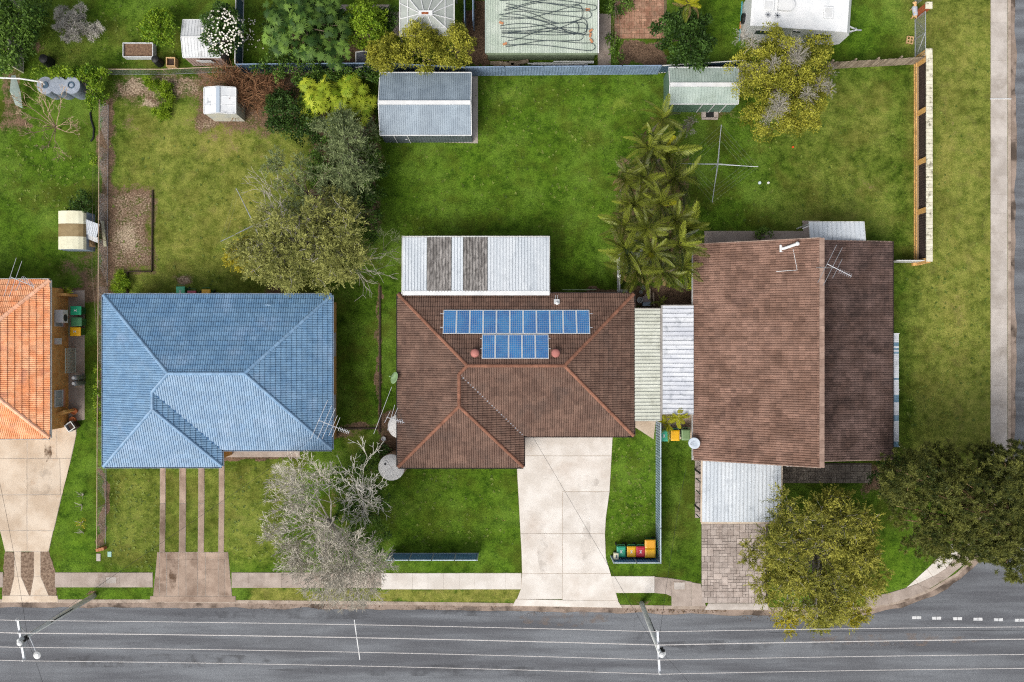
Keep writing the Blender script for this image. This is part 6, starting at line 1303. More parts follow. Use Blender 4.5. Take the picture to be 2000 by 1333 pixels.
def foliage(root, lobes, m, rs, leaf, dens, kind='broad', name='crown', clump=.38, nclump=9, bright=.5, var=.35, up=.5):
    L0, W0 = leaf; Ps, Ds, Ns, Ls, Ws, Ts = [], [], [], [], [], []
    for (x, y, z, r) in lobes:
        c = np.array([x, y, z]); lt = bright + rs.uniform(-var, var) * .6
        if kind == 'broad':
            k = max(4, int(nclump)); cc = sphere_pts(rs, k, -.2) * r * .72; 
            for q_ in cc:
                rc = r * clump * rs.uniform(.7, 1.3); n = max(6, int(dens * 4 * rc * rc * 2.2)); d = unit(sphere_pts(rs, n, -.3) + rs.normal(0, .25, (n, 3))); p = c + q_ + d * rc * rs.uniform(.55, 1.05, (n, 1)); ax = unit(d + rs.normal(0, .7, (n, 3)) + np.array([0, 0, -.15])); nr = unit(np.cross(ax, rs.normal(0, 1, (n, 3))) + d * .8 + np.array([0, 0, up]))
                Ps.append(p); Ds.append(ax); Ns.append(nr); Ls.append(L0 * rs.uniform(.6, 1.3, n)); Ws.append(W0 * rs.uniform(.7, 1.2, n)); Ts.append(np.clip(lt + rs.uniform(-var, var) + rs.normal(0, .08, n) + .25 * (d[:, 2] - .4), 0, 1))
        elif kind == 'feather':
            k = int(dens * r * r); dd = unit(sphere_pts(rs, k, -.25) + rs.normal(0, .3, (k, 3))); s = c + dd * r * rs.uniform(.1, .55, (k, 1)); ln = r * rs.uniform(.45, 1.25, k)
            for q_ in range(k):
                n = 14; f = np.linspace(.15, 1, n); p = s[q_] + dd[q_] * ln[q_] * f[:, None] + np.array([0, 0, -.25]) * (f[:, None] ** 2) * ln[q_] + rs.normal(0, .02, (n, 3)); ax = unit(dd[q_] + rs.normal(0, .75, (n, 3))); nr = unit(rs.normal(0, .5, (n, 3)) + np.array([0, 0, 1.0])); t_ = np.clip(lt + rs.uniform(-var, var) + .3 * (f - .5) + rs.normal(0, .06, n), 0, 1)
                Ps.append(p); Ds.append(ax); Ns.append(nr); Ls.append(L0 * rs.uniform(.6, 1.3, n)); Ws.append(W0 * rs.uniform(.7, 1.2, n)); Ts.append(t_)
        elif kind == 'tuft':
            k = int(dens * r * r); cc = sphere_pts(rs, k, -.1)
            for q_ in cc:
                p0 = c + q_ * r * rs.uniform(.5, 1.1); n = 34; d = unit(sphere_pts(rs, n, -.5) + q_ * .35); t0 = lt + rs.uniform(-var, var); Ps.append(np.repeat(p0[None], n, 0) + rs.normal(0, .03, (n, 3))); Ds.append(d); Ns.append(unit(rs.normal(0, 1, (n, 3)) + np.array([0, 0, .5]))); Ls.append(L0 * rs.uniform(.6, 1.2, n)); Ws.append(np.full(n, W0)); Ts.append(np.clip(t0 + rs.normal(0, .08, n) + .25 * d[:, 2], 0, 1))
        elif kind == 'palmate':
            k = int(dens * r * r); cc = sphere_pts(rs, k, .0)
            for q_ in cc:
                p0 = c + q_ * r * rs.uniform(.6, 1.05); n = 11; a = np.linspace(-2.3, 2.3, n) + rs.uniform(0, 6.28); tilt = unit((q_ * .7 + np.array([0, 0, .8]))[None])[0]; e1 = unit(np.cross(tilt, [.3, .9, .1])[None])[0]; e2 = np.cross(tilt, e1); d = unit(np.cos(a)[:, None] * e1 + np.sin(a)[:, None] * e2 - tilt * .12); t0 = lt + rs.uniform(-var, var); Ps.append(np.repeat(p0[None], n, 0)); Ds.append(d); Ns.append(np.repeat(tilt[None], n, 0)); Ls.append(L0 * rs.uniform(.75, 1.15, n)); Ws.append(np.full(n, W0)); Ts.append(np.clip(t0 + rs.normal(0, .06, n), 0, 1))
    P = np.concatenate(Ps); V, Q = leaf_quads(P, np.concatenate(Ds), np.concatenate(Ns), np.concatenate(Ls), np.concatenate(Ws), .12)
    V = V - np.array(wloc(root)); o = bpy.data.objects.new(name, np_mesh(name, V, Q, m, {'tint': ('FACE', np.concatenate(Ts))})); col.objects.link(o); o.parent = root; return o
m_bark = mat('grey_brown_bark', C('7d6d5c'), C('958674'), 4, .95, .3, 30); m_barkw = mat('pale_grey_bark', C('b9b3a6'), C('cfc9bd'), 4, .9); m_bark_tan = mat('tan_bark', C('a07f5e'), C('b89672'), 4, .9)
NL = [0]
def tree(name, label, ells, base, ztop, zedge, n, lr, leaf, dens, lm, kind='broad', seed=1, cat='tree', bark=None, r0=.14, twigs=0, nmax=22, group=None, bright=.5, var=.35, clump=.38, nclump=9, twig_r=.012, zfork=None, reach=1.0):
    rs = np.random.RandomState(seed); b = W(*base); t = thing(name, label, cat, b, group); lb = lobes_in(ells, n, ztop, zedge, lr, rs)
    limbs(t, b, lb, bark or m_bark, rs, r0, nmax, twigs, zfork=zfork, twig_r=twig_r, reach=reach, name='trunk' if cat == 'tree' else 'stem')
    o = foliage(t, lb, lm, rs, leaf, dens, kind, 'crown' if cat == 'tree' else 'foliage', clump, nclump, bright, var); NL[0] += len(o.data.polygons); return t
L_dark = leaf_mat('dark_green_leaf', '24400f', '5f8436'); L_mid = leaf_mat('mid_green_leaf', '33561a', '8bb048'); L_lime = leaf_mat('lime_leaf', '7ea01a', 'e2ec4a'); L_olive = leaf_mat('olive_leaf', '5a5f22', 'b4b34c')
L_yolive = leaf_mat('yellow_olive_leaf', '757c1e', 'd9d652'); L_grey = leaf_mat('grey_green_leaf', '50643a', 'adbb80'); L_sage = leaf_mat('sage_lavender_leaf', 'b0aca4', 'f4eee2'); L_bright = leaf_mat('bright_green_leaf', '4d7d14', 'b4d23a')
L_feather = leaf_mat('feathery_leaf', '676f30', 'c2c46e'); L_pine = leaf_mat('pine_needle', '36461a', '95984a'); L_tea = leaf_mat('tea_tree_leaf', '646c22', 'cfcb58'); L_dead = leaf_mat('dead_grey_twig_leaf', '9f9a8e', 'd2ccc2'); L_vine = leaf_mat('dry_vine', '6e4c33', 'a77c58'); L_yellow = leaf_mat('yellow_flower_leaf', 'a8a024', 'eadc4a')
# top-left yards
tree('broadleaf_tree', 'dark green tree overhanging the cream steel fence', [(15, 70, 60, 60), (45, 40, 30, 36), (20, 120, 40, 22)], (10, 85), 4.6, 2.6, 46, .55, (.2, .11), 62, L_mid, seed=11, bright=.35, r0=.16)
tree('shrub', 'small green shrub at the foot of the cream fence', [(70, 12, 22, 16), (66, 55, 14, 16)], (66, 35), 1.8, .9, 12, .4, (.16, .09), 90, L_mid, seed=12, cat='shrub', bright=.45, r0=.05)
tree('lavender_bush', 'large grey-green lavender bush on the lawn', [(136, 52, 34, 33), (150, 28, 18, 14)], (136, 60), 1.35, .6, 22, .36, (.26, .03), 70, L_sage, 'tuft', seed=13, cat='shrub', r0=.04, bright=.55)
tree('lavender_bush', 'small round grey lavender bush beside the large one', [(188, 60, 15, 16)], (188, 62), .95, .5, 8, .3, (.24, .03), 80, L_sage, 'tuft', seed=14, cat='shrub', r0=.03, bright=.6)
tree('citrus_tree', 'rounded bright green citrus tree beside the raised bed', [(316, 56, 33, 32)], (316, 66), 2.4, 1.2, 26, .42, (.17, .09), 90, L_bright, seed=15, r0=.07, bright=.45)
tree('camellia_tree', 'dark tree covered in white flowers over the chalky shed', [(436, 62, 38, 44)], (444, 76), 3.3, 1.7, 34, .45, (.16, .09), 85, L_dark, seed=16, r0=.1, bright=.55)
rs = np.random.RandomState(5); ca = [o for o in bpy.data.objects if o.name.startswith('camellia_tree')][0]; m_flower = mat('white_petals', C('f3ecd9'), C('fffaf0'), 5, .7); mb = MB()
for k in range(240):
    a, f = rs.uniform(0, 6.28), math.sqrt(rs.uniform(0, 1)); p = W(436 + 42 * f * math.cos(a), 62 + 48 * f * math.sin(a), 3.85 - 1.6 * f ** 3 + rs.uniform(-.12, .12))
    for i in range(5): a2 = i * 1.257 + k; c_ = p + Vector((math.cos(a2) * .03, math.sin(a2) * .03, .0)); mb.add([p, c_ + Vector((-math.sin(a2) * .028, math.cos(a2) * .028, .02)), c_ * 1 + Vector((math.cos(a2) * .036, math.sin(a2) * .036, .03)), c_ + Vector((math.sin(a2) * .028, -math.cos(a2) * .028, .02))], [(0, 1, 2, 3)])
o = mb.build('blossom', m_flower, ca, kind='stuff')
mb = MB()
for k in range(46): p = W(rs.normal(487, 9), rs.uniform(35, 100), .03); mb.add([p + Vector((math.cos(a) * .05, math.sin(a) * .05, rs.uniform(0, .03))) for a in (0, 1.3, 2.6, 3.9, 5.2)], [(0, 1, 2, 3, 4)])
mb.build('fallen_petals', m_flower, label='white petals scattered on the grass beside the flowering tree', cat='petals', kind='stuff')
tree('umbrella_tree', 'large green tree with finger-like compound leaves behind the back fence', [(600, 55, 76, 60), (560, 30, 34, 30), (640, 100, 46, 26), (600, 8, 70, 26)], (600, 66), 4.2, 2.2, 60, .6, (.36, .085), 30, L_mid, 'palmate', seed=17, r0=.14, bright=.35, var=.45)
tree('shrub', 'dark green understorey beneath the finger-leaved tree', [(600, 60, 80, 62)], (596, 80), 2.6, 1.2, 40, .55, (.2, .1), 50, L_dark, seed=18, cat='shrub', r0=.06, bright=.25)
tree('clipped_tree', 'round yellow-green tree next to the gazebo', [(712, 50, 40, 40)], (716, 60), 2.9, 1.4, 32, .42, (.15, .09), 95, L_bright, seed=19, r0=.09, bright=.65, var=.3)
tree('shrub', 'dark green shrub between the round tree and gazebo', [(757, 40, 15, 22)], (758, 44), 1.7, .9, 8, .4, (.16, .09), 90, L_dark, seed=20, cat='shrub', r0=.04)
for k, (e, lb, zt) in enumerate(((((765, 108, 38, 30), (740, 120, 22, 22)), 'yellow-olive bushy tree beside the small kennel', 3.0), (((826, 98, 40, 44), (815, 70, 28, 26)), 'tallest yellow-olive bushy tree in front of the gazebo', 3.8), (((890, 96, 34, 40), (890, 70, 24, 20)), 'yellow-olive bushy tree beside the mint shed passage', 3.5))):
    tree('bushy_tree', lb, list(e), (e[0][0] * .97 + 30, e[0][1] * .97 + 20), zt, 1.9, 34, .44, (.13, .07), 125, L_yolive, seed=21 + k, r0=.1, bright=.5, var=.42, clump=.42, nclump=7)
tree('lime_shrub', 'glossy lime green shrub with upright leaf rosettes behind the grey shed', [(640, 205, 62, 42), (690, 195, 40, 45), (600, 180, 20, 18), (715, 210, 16, 30)], (650, 210), 2.3, 1.3, 46, .5, (.42, .085), 34, L_lime, 'palmate', seed=25, cat='shrub', r0=.07, bright=.55, var=.4)
tree('shrub', 'dark green shrub below the lime shrub', [(570, 225, 46, 44), (600, 255, 34, 26), (545, 215, 24, 34)], (575, 235), 2.3, 1.1, 34, .5, (.17, .09), 75, L_dark, seed=26, cat='shrub', r0=.06, bright=.4)
tree('creeper', 'dark creeper smothering the fence behind the lime shrub', [(585, 140, 46, 26), (640, 150, 60, 14), (720, 150, 30, 14), (525, 125, 30, 16)], (590, 148), 1.9, 1.2, 40, .4, (.15, .09), 80, L_mid, seed=27, cat='creeper', r0=.05, bright=.3)
# grey-green trees down the boundary
tree('wattle_tree', 'grey-green feathery tree beside the grey shed', [(672, 265, 52, 44), (690, 330, 40, 60), (640, 235, 36, 22)], (680, 310), 4.3, 2.2, 40, .55, (.17, .045), 120, L_grey, 'feather', seed=28, r0=.1, twigs=5, bright=.45, bark=m_barkw, twig_r=.011)
tree('shrub', 'dark evergreen shrubs along the central lawn boundary', [(722, 330, 20, 70), (725, 430, 16, 40), (700, 400, 26, 40), (640, 330, 30, 60)], (716, 370), 2.9, 1.2, 56, .48, (.17, .09), 80, L_mid, seed=29, cat='shrub', r0=.06, bright=.4)
tree('wattle_tree', 'loose grey-green feathery tree over the middle of the blue house lawn', [(565, 330, 50, 50), (610, 390, 60, 50), (655, 400, 50, 50), (640, 330, 40, 40)], (610, 385), 4.0, 2.0, 46, .5, (.17, .045), 85, L_grey, 'feather', seed=30, r0=.07, twigs=8, bright=.45, bark=m_bark)
tree('wattle_tree', 'spreading olive feathery tree behind the blue roof', [(600, 490, 120, 62), (520, 500, 70, 45), (660, 500, 62, 52), (560, 440, 60, 30), (640, 420, 60, 40), (680, 450, 40, 40), (600, 540, 90, 22)], (615, 478), 5.2, 2.8, 118, .55, (.19, .05), 100, L_feather, 'feather', seed=31, r0=.15, twigs=9, nmax=80, reach=1.2, bright=.6, var=.4, bark=m_barkw, twig_r=.012)
tree('flowering_shrub', 'yellow-tinged shrub at the edge of the feathery tree', [(478, 500, 30, 26)], (488, 500), 3.0, 2.0, 12, .45, (.16, .06), 120, L_yellow, 'feather', seed=32, cat='shrub', r0=.05, bright=.4)
# bottle-green tree, palm head and other plants at the top right
tree('broadleaf_tree', 'dark glossy tree with yellow new leaves behind the green shed', [(1336, 78, 52, 52), (1360, 100, 34, 34), (1310, 60, 30, 36)], (1340, 84), 3.6, 1.8, 44, .5, (.19, .11), 72, L_dark, seed=33, r0=.13, bright=.45, var=.45)
tree('shrub', 'bright green weeds beside the old brick courtyard', [(1200, 12, 36, 18), (1202, 100, 14, 30)], (1200, 10), .7, .35, 16, .34, (.18, .09), 85, L_mid, seed=34, cat='shrub', r0=.03, bright=.6)
tree('paperbark_tree', 'large yellow-olive tree with grey dead patches over the green shed', [(1528, 170, 82, 88), (1480, 150, 46, 56), (1580, 130, 40, 50), (1500, 235, 46, 36), (1570, 215, 42, 40), (1530, 90, 60, 30)], (1512, 182), 6.0, 2.8, 120, .58, (.14, .07), 92, L_yolive, seed=35, r0=.2, nmax=50, bright=.5, var=.42, clump=.42, nclump=7)
pb_t = [o for o in bpy.data.objects if o.name.startswith('paperbark_tree')][0]
rs = np.random.RandomState(36); dl = [(*W(x, y, z), r) for x, y, z, r in ((1450, 70, 4.5, .5), (1470, 85, 5.0, .5), (1545, 90, 5.9, .55), (1560, 110, 6.0, .6), (1550, 120, 6.0, .5), (1475, 140, 5.7, .5), (1600, 165, 5.0, .5), (1620, 175, 4.4, .4), (1525, 200, 6.4, .55), (1520, 215, 6.2, .5), (1460, 160, 5.0, .5), (1578, 185, 5.9, .5), (1510, 125, 6.2, .45), (1455, 135, 4.6, .4), (1618, 140, 4.3, .4), (1500, 228, 5.6, .4))]
foliage(pb_t, dl, L_dead, rs, (.10, .02), 200, 'feather', 'dead_foliage', bright=.5)
mbt = MB()
for x, y, z, r in dl:
    for k in range(16): d = Vector(sphere_pts(rs, 1, 0)[0]); mbt.tube([(x, y, z - .3), Vector((x, y, z)) + d * r * .5, Vector((x, y, z)) + d * r * 1.15], [.02, .012, .005], 4, cap=False)
mbt.build('dead_twigs', m_barkw, pb_t)
# bottom-right trees
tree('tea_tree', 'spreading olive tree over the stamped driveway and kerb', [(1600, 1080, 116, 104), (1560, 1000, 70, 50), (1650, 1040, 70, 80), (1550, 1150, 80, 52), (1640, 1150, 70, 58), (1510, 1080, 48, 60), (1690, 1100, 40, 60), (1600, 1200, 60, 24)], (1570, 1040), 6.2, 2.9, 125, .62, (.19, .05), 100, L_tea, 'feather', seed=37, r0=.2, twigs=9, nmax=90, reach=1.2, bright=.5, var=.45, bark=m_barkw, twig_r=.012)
tree('flowering_shrub', 'yellow-tinged lower boughs hanging over the kerb corner', [(1650, 1160, 40, 34), (1660, 1195, 36, 20), (1560, 1210, 50, 14)], (1620, 1130), 3.8, 2.6, 20, .5, (.16, .06), 120, L_yellow, 'feather', seed=38, cat='shrub', r0=.06, bright=.3)
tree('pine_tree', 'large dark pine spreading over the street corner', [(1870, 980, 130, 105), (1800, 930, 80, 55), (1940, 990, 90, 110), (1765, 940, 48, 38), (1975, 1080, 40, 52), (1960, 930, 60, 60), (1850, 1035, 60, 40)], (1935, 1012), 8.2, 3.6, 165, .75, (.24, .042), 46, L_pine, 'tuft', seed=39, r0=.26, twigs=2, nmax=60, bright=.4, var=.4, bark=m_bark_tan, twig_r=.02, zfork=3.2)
tree('shrub', 'dark shade-loving shrub beside the dark terrace pavers', [(1725, 925, 26, 26), (1735, 960, 26, 24), (1745, 900, 18, 20)], (1735, 935), 2.2, 1.0, 16, .5, (.18, .09), 75, L_dark, seed=40, cat='shrub', r0=.05, bright=.35)
# hedge plants
tree('hedge', 'dark green hedge plants under the leafless tree by the boundary', [(690, 950, 46, 60), (735, 960, 16, 60), (700, 1030, 44, 50), (735, 1040, 20, 50), (720, 900, 26, 22)], (710, 990), 1.5, .7, 60, .42, (.15, .08), 75, L_mid, seed=41, cat='hedge', r0=.05, bright=.3)
tree('shrub', 'small shrub behind the front water tank', [(751, 879, 10, 11)], (751, 880), 1.0, .6, 5, .28, (.14, .08), 110, L_dark, seed=42, cat='shrub', r0=.03, bright=.5)
tree('creeper', 'green creeper on the wire fence corner beside the slimline tank', [(190, 180, 16, 34), (170, 145, 40, 8), (110, 142, 50, 7)], (190, 190), 1.5, .9, 34, .34, (.15, .09), 85, L_bright, seed=43, cat='creeper', r0=.04, bright=.4)
tree('shrub', 'dark shrub against the wire fence above the cream coop', [(168, 395, 16, 22), (150, 405, 12, 10)], (170, 398), 1.4, .7, 12, .36, (.16, .06), 90, L_dark, seed=44, cat='shrub', r0=.03, bright=.45)
tree('shrub', 'small yellow-green potted shrub at the passage gate', [(132, 566, 6, 7)], (133, 567), .8, .5, 4, .22, (.12, .07), 130, L_lime, seed=45, cat='shrub', r0=.02, bright=.2)
tree('creeper', 'pale green weeds climbing the wire fence beside the blue house', [(190, 760, 5, 50), (192, 800, 6, 26), (185, 310, 8, 14)], (205, 770), 1.2, .5, 24, .22, (.13, .07), 100, L_bright, seed=46, cat='creeper', r0=.02, bright=.55)
tree('shrub', 'yellow and green shrub in the shaded passage behind the split roof', [(1345, 550, 10, 16), (1330, 540, 10, 8)], (1342, 553), 1.6, .9, 8, .34, (.18, .07), 90, L_lime, seed=47, cat='shrub', r0=.03, bright=.25)
tree('shrub', 'low green shrub at the edge of the back path', [(1490, 455, 14, 10)], (1490, 457), .7, .4, 6, .28, (.15, .07), 100, L_mid, seed=48, cat='shrub', r0=.02, bright=.6)
tree('shrub', 'grey twiggy shrub beside the palm nearest the green shed', [(1345, 250, 14, 16)], (1342, 255), 1.1, .6, 7, .32, (.1, .02), 110, L_dead, 'feather', seed=49, cat='shrub', r0=.03, twigs=4, bright=.3)
tree('dry_vine', 'tangle of dry brown vines between the two small sheds', [(430, 150, 44, 30), (500, 175, 60, 44), (540, 190, 30, 40), (460, 200, 30, 30)], (490, 170), 1.5, .8, 60, .5, (.14, .012), 26, L_vine, 'feather', seed=50, cat='vine', bark=mat('vine_stem', C('7a5236'), C('a37a56'), 5, .9), r0=.03, twigs=16, nmax=60, bright=.35, twig_r=.016, reach=1.6)
tree('flowering_weed', 'clump of tall bright grass around the straw mound', [(322, 190, 14, 26), (318, 225, 18, 10), (300, 165, 16, 8)], (322, 196), .45, .2, 22, .26, (.3, .03), 130, L_bright, 'tuft', seed=51, cat='grass', r0=.01, bright=.55)
tree('flowering_weed', 'strip of tall bright grass behind the blue roof', [(236, 556, 12, 20)], (236, 556), .4, .25, 12, .25, (.28, .03), 130, L_bright, 'tuft', seed=52, cat='grass', r0=.01, bright=.6)
# leafless trees
def bare(name, label, base, spread, m, seed, r0, depth, h, lean=(0, 0), n0=6, crown_px=None, shrink=.74, tw=.013, flat=.55, nch=(2, 3), first=None):
    r = random.Random(seed); b = W(*base); t = thing(name, label, 'tree', b); mt = MB(); mbr = MB()
    top = b + Vector((lean[0], lean[1], h * .28)); mt.tube([b - Vector((0, 0, .05)), b.lerp(top, .5) + Vector((.05, -.04, 0)), top], [r0 * 1.2, r0, r0 * .85], 8)
    def grow(p, d, L, rad, k):
        q_ = p + d * L; mid = p.lerp(q_, .5) + Vector((r.uniform(-1, 1), r.uniform(-1, 1), r.uniform(-.6, .8))) * L * .09
        mbr.tube([p, mid, q_], [rad, rad * .82, rad * .62], 5 if k > 2 else 3, cap=False)
        if k == 0: return
        for i in range(r.choice(nch)):
            ax = Vector((r.uniform(-1, 1), r.uniform(-1, 1), r.uniform(-flat, 1))).normalized(); nd = (d + ax * r.uniform(.45, .85)).normalized(); grow(q_, nd, L * r.uniform(shrink - .12, shrink + .08), max(tw, rad * .6), k - 1)
        if k > 1: nd = (d + Vector((r.uniform(-1, 1), r.uniform(-1, 1), r.uniform(-.3, .6))) * .7).normalized(); grow(mid, nd, L * .6, max(tw, rad * .5), k - 2)
    for tgt in first:
        e = Vector(tgt); d = (e - top); L = d.length; dn = d.normalized(); q_ = top.lerp(e, .5) + Vector((r.uniform(-.2, .2), r.uniform(-.2, .2), .15)); mbr.tube([top - Vector((0, 0, .1)), top.lerp(q_, .55), q_], [r0 * .55, r0 * .45, r0 * .38], 6, cap=False)
        grow(q_, (e - q_).normalized(), L * .30, r0 * .34, depth); grow(q_, ((e - q_).normalized() + Vector((r.uniform(-.6, .6), r.uniform(-.6, .6), .3))).normalized(), L * .26, r0 * .28, depth - 1)
    mt.build('trunk', m, t); mbr.build('branches', m, t); return t
m_bare = mat('ash_grey_twigs', C('c6bfae'), C('e2dbcc'), 2, .9, c3=C('a59d88'), sc3=2, f3=.5)
T1 = [W(x, y, z) for x, y, z in ((600, 932, 5.0), (565, 985, 4.6), (550, 1040, 4.6), (590, 1090, 5.2), (640, 1108, 5.4), (700, 1118, 5.2), (712, 1095, 5.0), (640, 930, 5.4), (610, 1030, 6.0), (660, 1080, 6.2), (700, 1060, 5.8), (715, 1105, 4.4), (600, 1108, 4.4), (670, 1122, 4.8), (580, 1000, 5.0), (560, 945, 4.2), (690, 1095, 5.8), (632, 1132, 4.2), (655, 1105, 6.0), (700, 1125, 4.0), (575, 1065, 4.8), (620, 1060, 6.2))]
bare('leafless_tree', 'large spreading leafless grey tree over the footpath', (655, 1010), 0, m_bare, 61, .11, 5, 5.5, first=T1, nch=(3, 3), tw=.012)
T2 = [W(x, y, z) for x, y, z in ((700, 960, 4.8), (728, 955, 4.4), (690, 930, 4.4), (720, 1000, 4.6), (712, 900, 4.2), (728, 985, 4.0), (670, 980, 4.2), (715, 950, 5.2))]
bare('leafless_tree', 'smaller leafless white-twigged tree beside the front water tank', (712, 968), 0, mat('white_twigs', C('c9c4b8'), C('ebe6dc'), 2, .9), 62, .09, 4, 4.2, first=T2)
T3 = [W(x, y, z) for x, y, z in ((70, 190, 2.4), (95, 205, 2.6), (50, 225, 2.2), (60, 260, 2.2), (90, 290, 2.0), (120, 295, 1.8), (140, 235, 1.8), (120, 190, 2.4), (80, 250, 2.8), (40, 200, 2.0), (150, 260, 1.6), (75, 170, 2.2))]
bare('leafless_tree', 'small leafless tan tree below the slimline tank', (116, 252), 0, mat('tan_twigs', C('a88f72'), C('c4ad90'), 3, .9), 63, .06, 3, 1.8, first=T3)
T4 = [W(x, y, z) for x, y, z in ((775, 465, 2.6), (770, 500, 2.4), (750, 455, 2.8), (740, 520, 2.0), (780, 520, 2.0))]
bare('leafless_tree', 'thin leafless sapling with greenish twigs beside the patio roof', (752, 488), 0, mat('green_twigs', C('7f8560'), C('9aa07a'), 3, .9), 64, .035, 3, 2.2, first=T4, tw=.008)
T5 = [W(x, y, z) for x, y, z in ((525, 412, 3.4), (550, 420, 3.6), (535, 425, 3.2), (520, 400, 3.0), (515, 365, 2.4), (530, 350, 2.4), (720, 530, 3.2), (715, 545, 2.8), (735, 520, 2.8))]
bare('leafless_tree', 'dead white branches poking out of the feathery tree', (600, 470), 0, mat('dead_white_twigs', C('a9a294'), C('c5beb0'), 3, .9), 65, .05, 3, 2.6, first=T5)
# small staked roses on the left lawn
for k, (x, y) in enumerate(((162, 968), (160, 987), (160, 1022), (163, 1040))):
    r = random.Random(k); t = thing('rose_bush', ('bare pruned rose bush nearest the tan driveway apex', 'bare stubby rose bush beside the chain-wire fence lawn', 'yellow-leaved sparse rose bush beside the tan driveway lawn', 'tiny bare rose bush nearest the footpath')[k], 'rose bush', W(x, y)); mb = MB()
    for i in range(7): d = Vector((r.uniform(-1, 1), r.uniform(-1, 1), 1.2)).normalized() * r.uniform(.35, .7); mb.tube([W(x, y), W(x, y) + d * .5 + Vector((.03, 0, .05)), W(x, y) + d], [.02, .014, .006], 4)
    mb.build('stems', m_bare, t)
    if k == 2: foliage(t, [(*W(x, y, .5), .35)], L_yellow, np.random.RandomState(k), (.1, .05), 60, 'broad', 'leaves', bright=.8)
# ------------------------------------------------------------------ palms
def frond_mesh(name, L, wl, droop, m, seed, n=30, t0=.5, ragged=0.0):
    rs = np.random.RandomState(seed); mb = MB(); f = np.linspace(0, 1, 11)
    x = L * (f - .12 * droop * f ** 3); z = L * (.30 * f - droop * .62 * f ** 2.2); pts = [Vector((a, .10 * L * math.sin(b * 2.2) * (seed % 3 - 1) * .5, c)) for a, b, c in zip(x, f, z)]
    mb.tube(pts, list(np.linspace(.03, .008, 11)), 4, t=min(1, t0 + .15)); Ps, Ds, Ns, Ls, Ws, Ts = [], [], [], [], [], []
    for s in (-1, 1):
        for i in range(n):
            g = .12 + .88 * (i + rs.uniform(0, .6)) / n; k = min(9, int(g * 10)); p = pts[k].lerp(pts[k + 1], g * 10 - k); d = (pts[k + 1] - pts[k]).normalized(); sd = Vector((-d.y, d.x, 0)).normalized() * s
            if rs.uniform() < ragged: continue
            ax = (d * (.55 + .5 * g) + sd * 1.0 + Vector((0, 0, .1 - .75 * droop * rs.uniform(.5, 1.3)))).normalized(); l = wl * (math.sin(math.pi * min(1, g * .86 + .12)) ** .6) * rs.uniform(.8, 1.1); Ps.append(p); Ds.append(ax); Ns.append(Vector((0, 0, 1)) + sd * .4); Ls.append(l); Ws.append(.062); Ts.append(min(1, max(0, t0 + rs.uniform(-.12, .12))))
    V, Q = leaf_quads(np.array(Ps), np.array(Ds), unit(np.array(Ns)), np.array(Ls), np.array(Ws), .1)
    b = len(mb.v); mb.v += [Vector(v) for v in V]
    for q_, t_ in zip(Q, Ts): mb.f.append([int(i) + b for i in q_]); mb.t.append(float(t_))
    return mb.mesh(name, m)
L_palm = leaf_mat('palm_frond_leaf', '182806', '939d38', .12, .36); L_palmd = leaf_mat('dry_palm_leaf', '6d5a35', 'a8925e'); L_palmy = leaf_mat('yellow_palm_leaf', '7d8a14', 'c9c326')
FR = [frond_mesh('frond', 2.3, .5, d, L_palm, 70 + i, t0=tt) for i, (d, tt) in enumerate(((.85, .55), (1.05, .25), (.7, .75), (1.2, .4), (.95, .1), (.8, .95)))]; FD = [frond_mesh('frond', 1.9, .5, 1.5, L_palmd, 90 + i, t0=.5, ragged=.25) for i in range(2)]; FY = [frond_mesh('frond', 1.5, .45, .55, L_palmy, 95 + i, t0=.6) for i in range(2)]; 
m_ptrunk = mat('ringed_palm_trunk', C('7c7263'), C('938877'), 5, .9, stretch=(1, 1, 6))
def palm(label, px, py, z, seed, n=11, sc=1.0, yellow=0, dead=2, pool=None):
    r = random.Random(seed); p = W(px, py, z); base = Vector((p.x + r.uniform(-.15, .15), p.y + r.uniform(-.15, .15), 0)); t = thing('palm_tree', label, 'palm', base, 'palms in the clump by the central lawn' if n == 17 else None)
    MB().tube([base - Vector((0, 0, .05)), base.lerp(p, .5), p - Vector((0, 0, .35))], [.11 * sc, .085 * sc, .07 * sc], 8).build('trunk', m_ptrunk, t); MB().tube([p - Vector((0, 0, .5)), p - Vector((0, 0, .1)), p], [.08 * sc, .07 * sc, .03 * sc], 8).build('crownshaft', mat('crownshaft_%d' % seed, C('6f7d33')), t)
    a0 = r.uniform(0, 6.28)
    for i in range(n):
        a = a0 + i * 2.4 + r.uniform(-.25, .25); el = R(r.uniform(-2, 74)); me = r.choice(pool or FR)
        if i < yellow: me = r.choice(FY)
        elif i >= n - dead: me = r.choice(FD); el = R(r.uniform(-35, -12))
        s = sc * r.uniform(.75, 1.15); m = Matrix.Translation(p) @ Matrix.Rotation(a, 4, 'Z') @ Matrix.Rotation(-el, 4, 'Y') @ Matrix.Rotation(r.uniform(-.9, .9), 4, 'X') @ Matrix.Scale(s, 4); inst('frond', me, t, m)
    return t
PALMS = ((1293, 232, 3.0), (1268, 292, 3.6), (1300, 300, 3.2), (1222, 352, 3.8), (1262, 350, 4.2), (1318, 352, 3.4), (1240, 402, 4.4), (1288, 398, 4.8), (1218, 440, 4.2), (1262, 448, 5.0), (1318, 432, 4.4), (1222, 488, 4.4), (1272, 494, 5.0), (1326, 478, 4.6), (1244, 528, 4.2), (1292, 532, 4.6), (1330, 520, 3.8), (1340, 448, 3.6))
cnt_ = {}
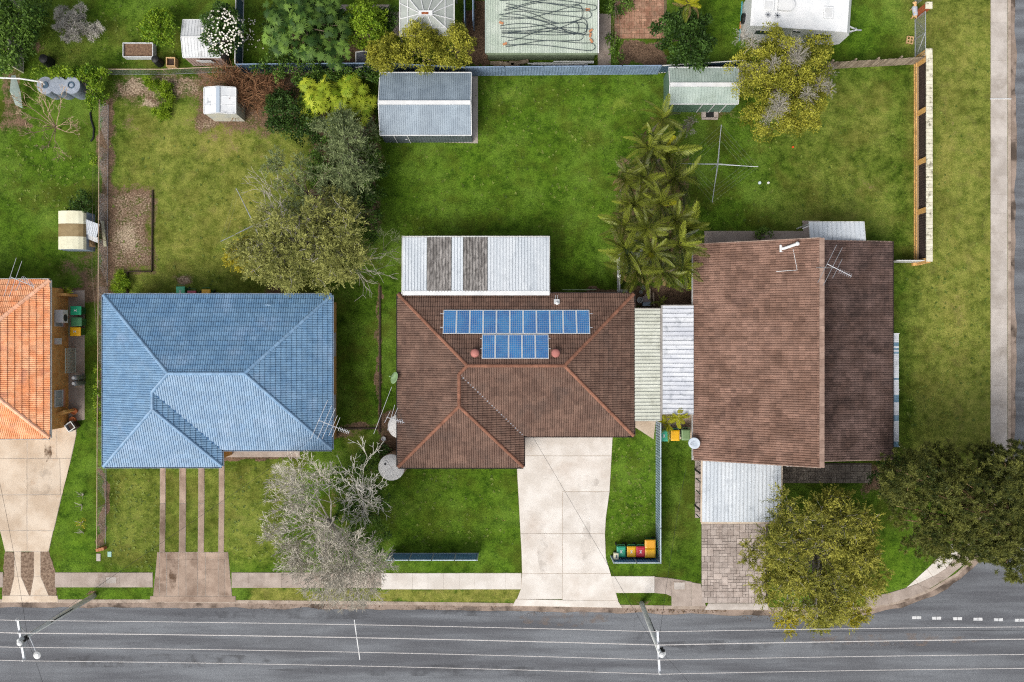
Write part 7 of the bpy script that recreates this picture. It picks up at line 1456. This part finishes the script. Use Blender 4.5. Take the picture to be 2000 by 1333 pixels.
for k, (x, y, z) in sorted(enumerate(PALMS), key=lambda e: e[1][1]):
    side = 'lawn' if x < 1250 else 'middle' if x < 1300 else 'hoist'; i = cnt_.get(side, 0); cnt_[side] = i + 1
    palm('%s feather palm from the green shed on the %s of the clump' % (ORD[i], {'lawn': 'central lawn side', 'middle': 'centre line', 'hoist': 'clothes hoist side'}[side]), x, y, z, 100 + k, 17, .74 + .1 * (k % 3), 1 if k % 5 == 2 else 0, 4)
palm('small golden palm beside the coloured bins', 1302, 828, 1.6, 130, 9, .55, 5, 0, FY + FR[2:3]); palm('small yellow palm at the corner of the grimy white side roof', 1324, 816, 2.6, 131, 9, .52, 8, 0, FY); palm('pale dry palm behind the dark glossy tree', 1345, 8, 4.0, 132, 10, .7, 2, 5, FY + FR[5:]); palm('tiny potted palm in the dark passage between the houses', 1289, 590, .6, 133, 7, .3, 0, 0, FR[2:3])
print('leaves', NL[0])

# ------------------------------------------------------------------ weeds and fallen leaves on the lawns
def scatter(name, label, m, n, seed, size, boxes, per=5, z=.03, flat=.25):
    rs = np.random.RandomState(seed); Ps, Ds, Ls = [], [], []
    for k in range(n):
        x0, y0, x1, y1 = boxes[rs.randint(len(boxes))]; p = W(rs.uniform(x0, x1), rs.uniform(y0, y1), z); a0 = rs.uniform(0, 6.28); s_ = size * rs.uniform(.5, 1.4)
        for i in range(per): a = a0 + i * 6.28 / per + rs.uniform(-.3, .3); Ps.append(p); Ds.append((math.cos(a), math.sin(a), flat * rs.uniform(.2, 1.6))); Ls.append(s_ * rs.uniform(.7, 1.2))
    P, D, L = np.array(Ps), unit(np.array(Ds)), np.array(Ls); V, Q = leaf_quads(P, D, np.tile([0, 0, 1.0], (len(P), 1)), L, L * .45, .1)
    o = bpy.data.objects.new(name, np_mesh(name, V, Q, m, {'tint': ('FACE', np.repeat(rs.uniform(0, 1, n), per))})); col.objects.link(o); tag(o, label, None, None, 'stuff')
LAWNS = [(750, 285, 1190, 455), (930, 155, 1270, 300), (1380, 230, 1770, 445), (215, 235, 520, 560), (10, 285, 180, 410), (760, 925, 1005, 1070), (1195, 870, 1275, 1050), (1820, 20, 1930, 840), (1765, 520, 1930, 840), (445, 905, 560, 1100), (215, 925, 305, 1110), (60, 10, 350, 135)]
scatter('lawn_weeds', 'low weed rosettes growing through the lawns', leaf_mat('weed_leaf', '4d6a1c', 'a3b552'), 1500, 5, .10, LAWNS)
scatter('fallen_leaves', 'dry fallen leaves lying on the lawns and verges', leaf_mat('fallen_leaf', '6e5230', 'c9b26a'), 900, 6, .07, LAWNS + [(560, 560, 740, 590), (655, 560, 740, 860), (1700, 880, 1930, 1100), (460, 1150, 1000, 1175), (590, 900, 740, 1110)], per=1)
scatter('gutter_leaves', 'dead leaves gathered along the kerb gutter', leaf_mat('gutter_leaf', '4a3826', 'a08058'), 700, 8, .08, [(500, 1178, 1010, 1192), (1220, 1190, 1420, 1197), (1450, 1192, 1700, 1212)], per=1, z=-.1)
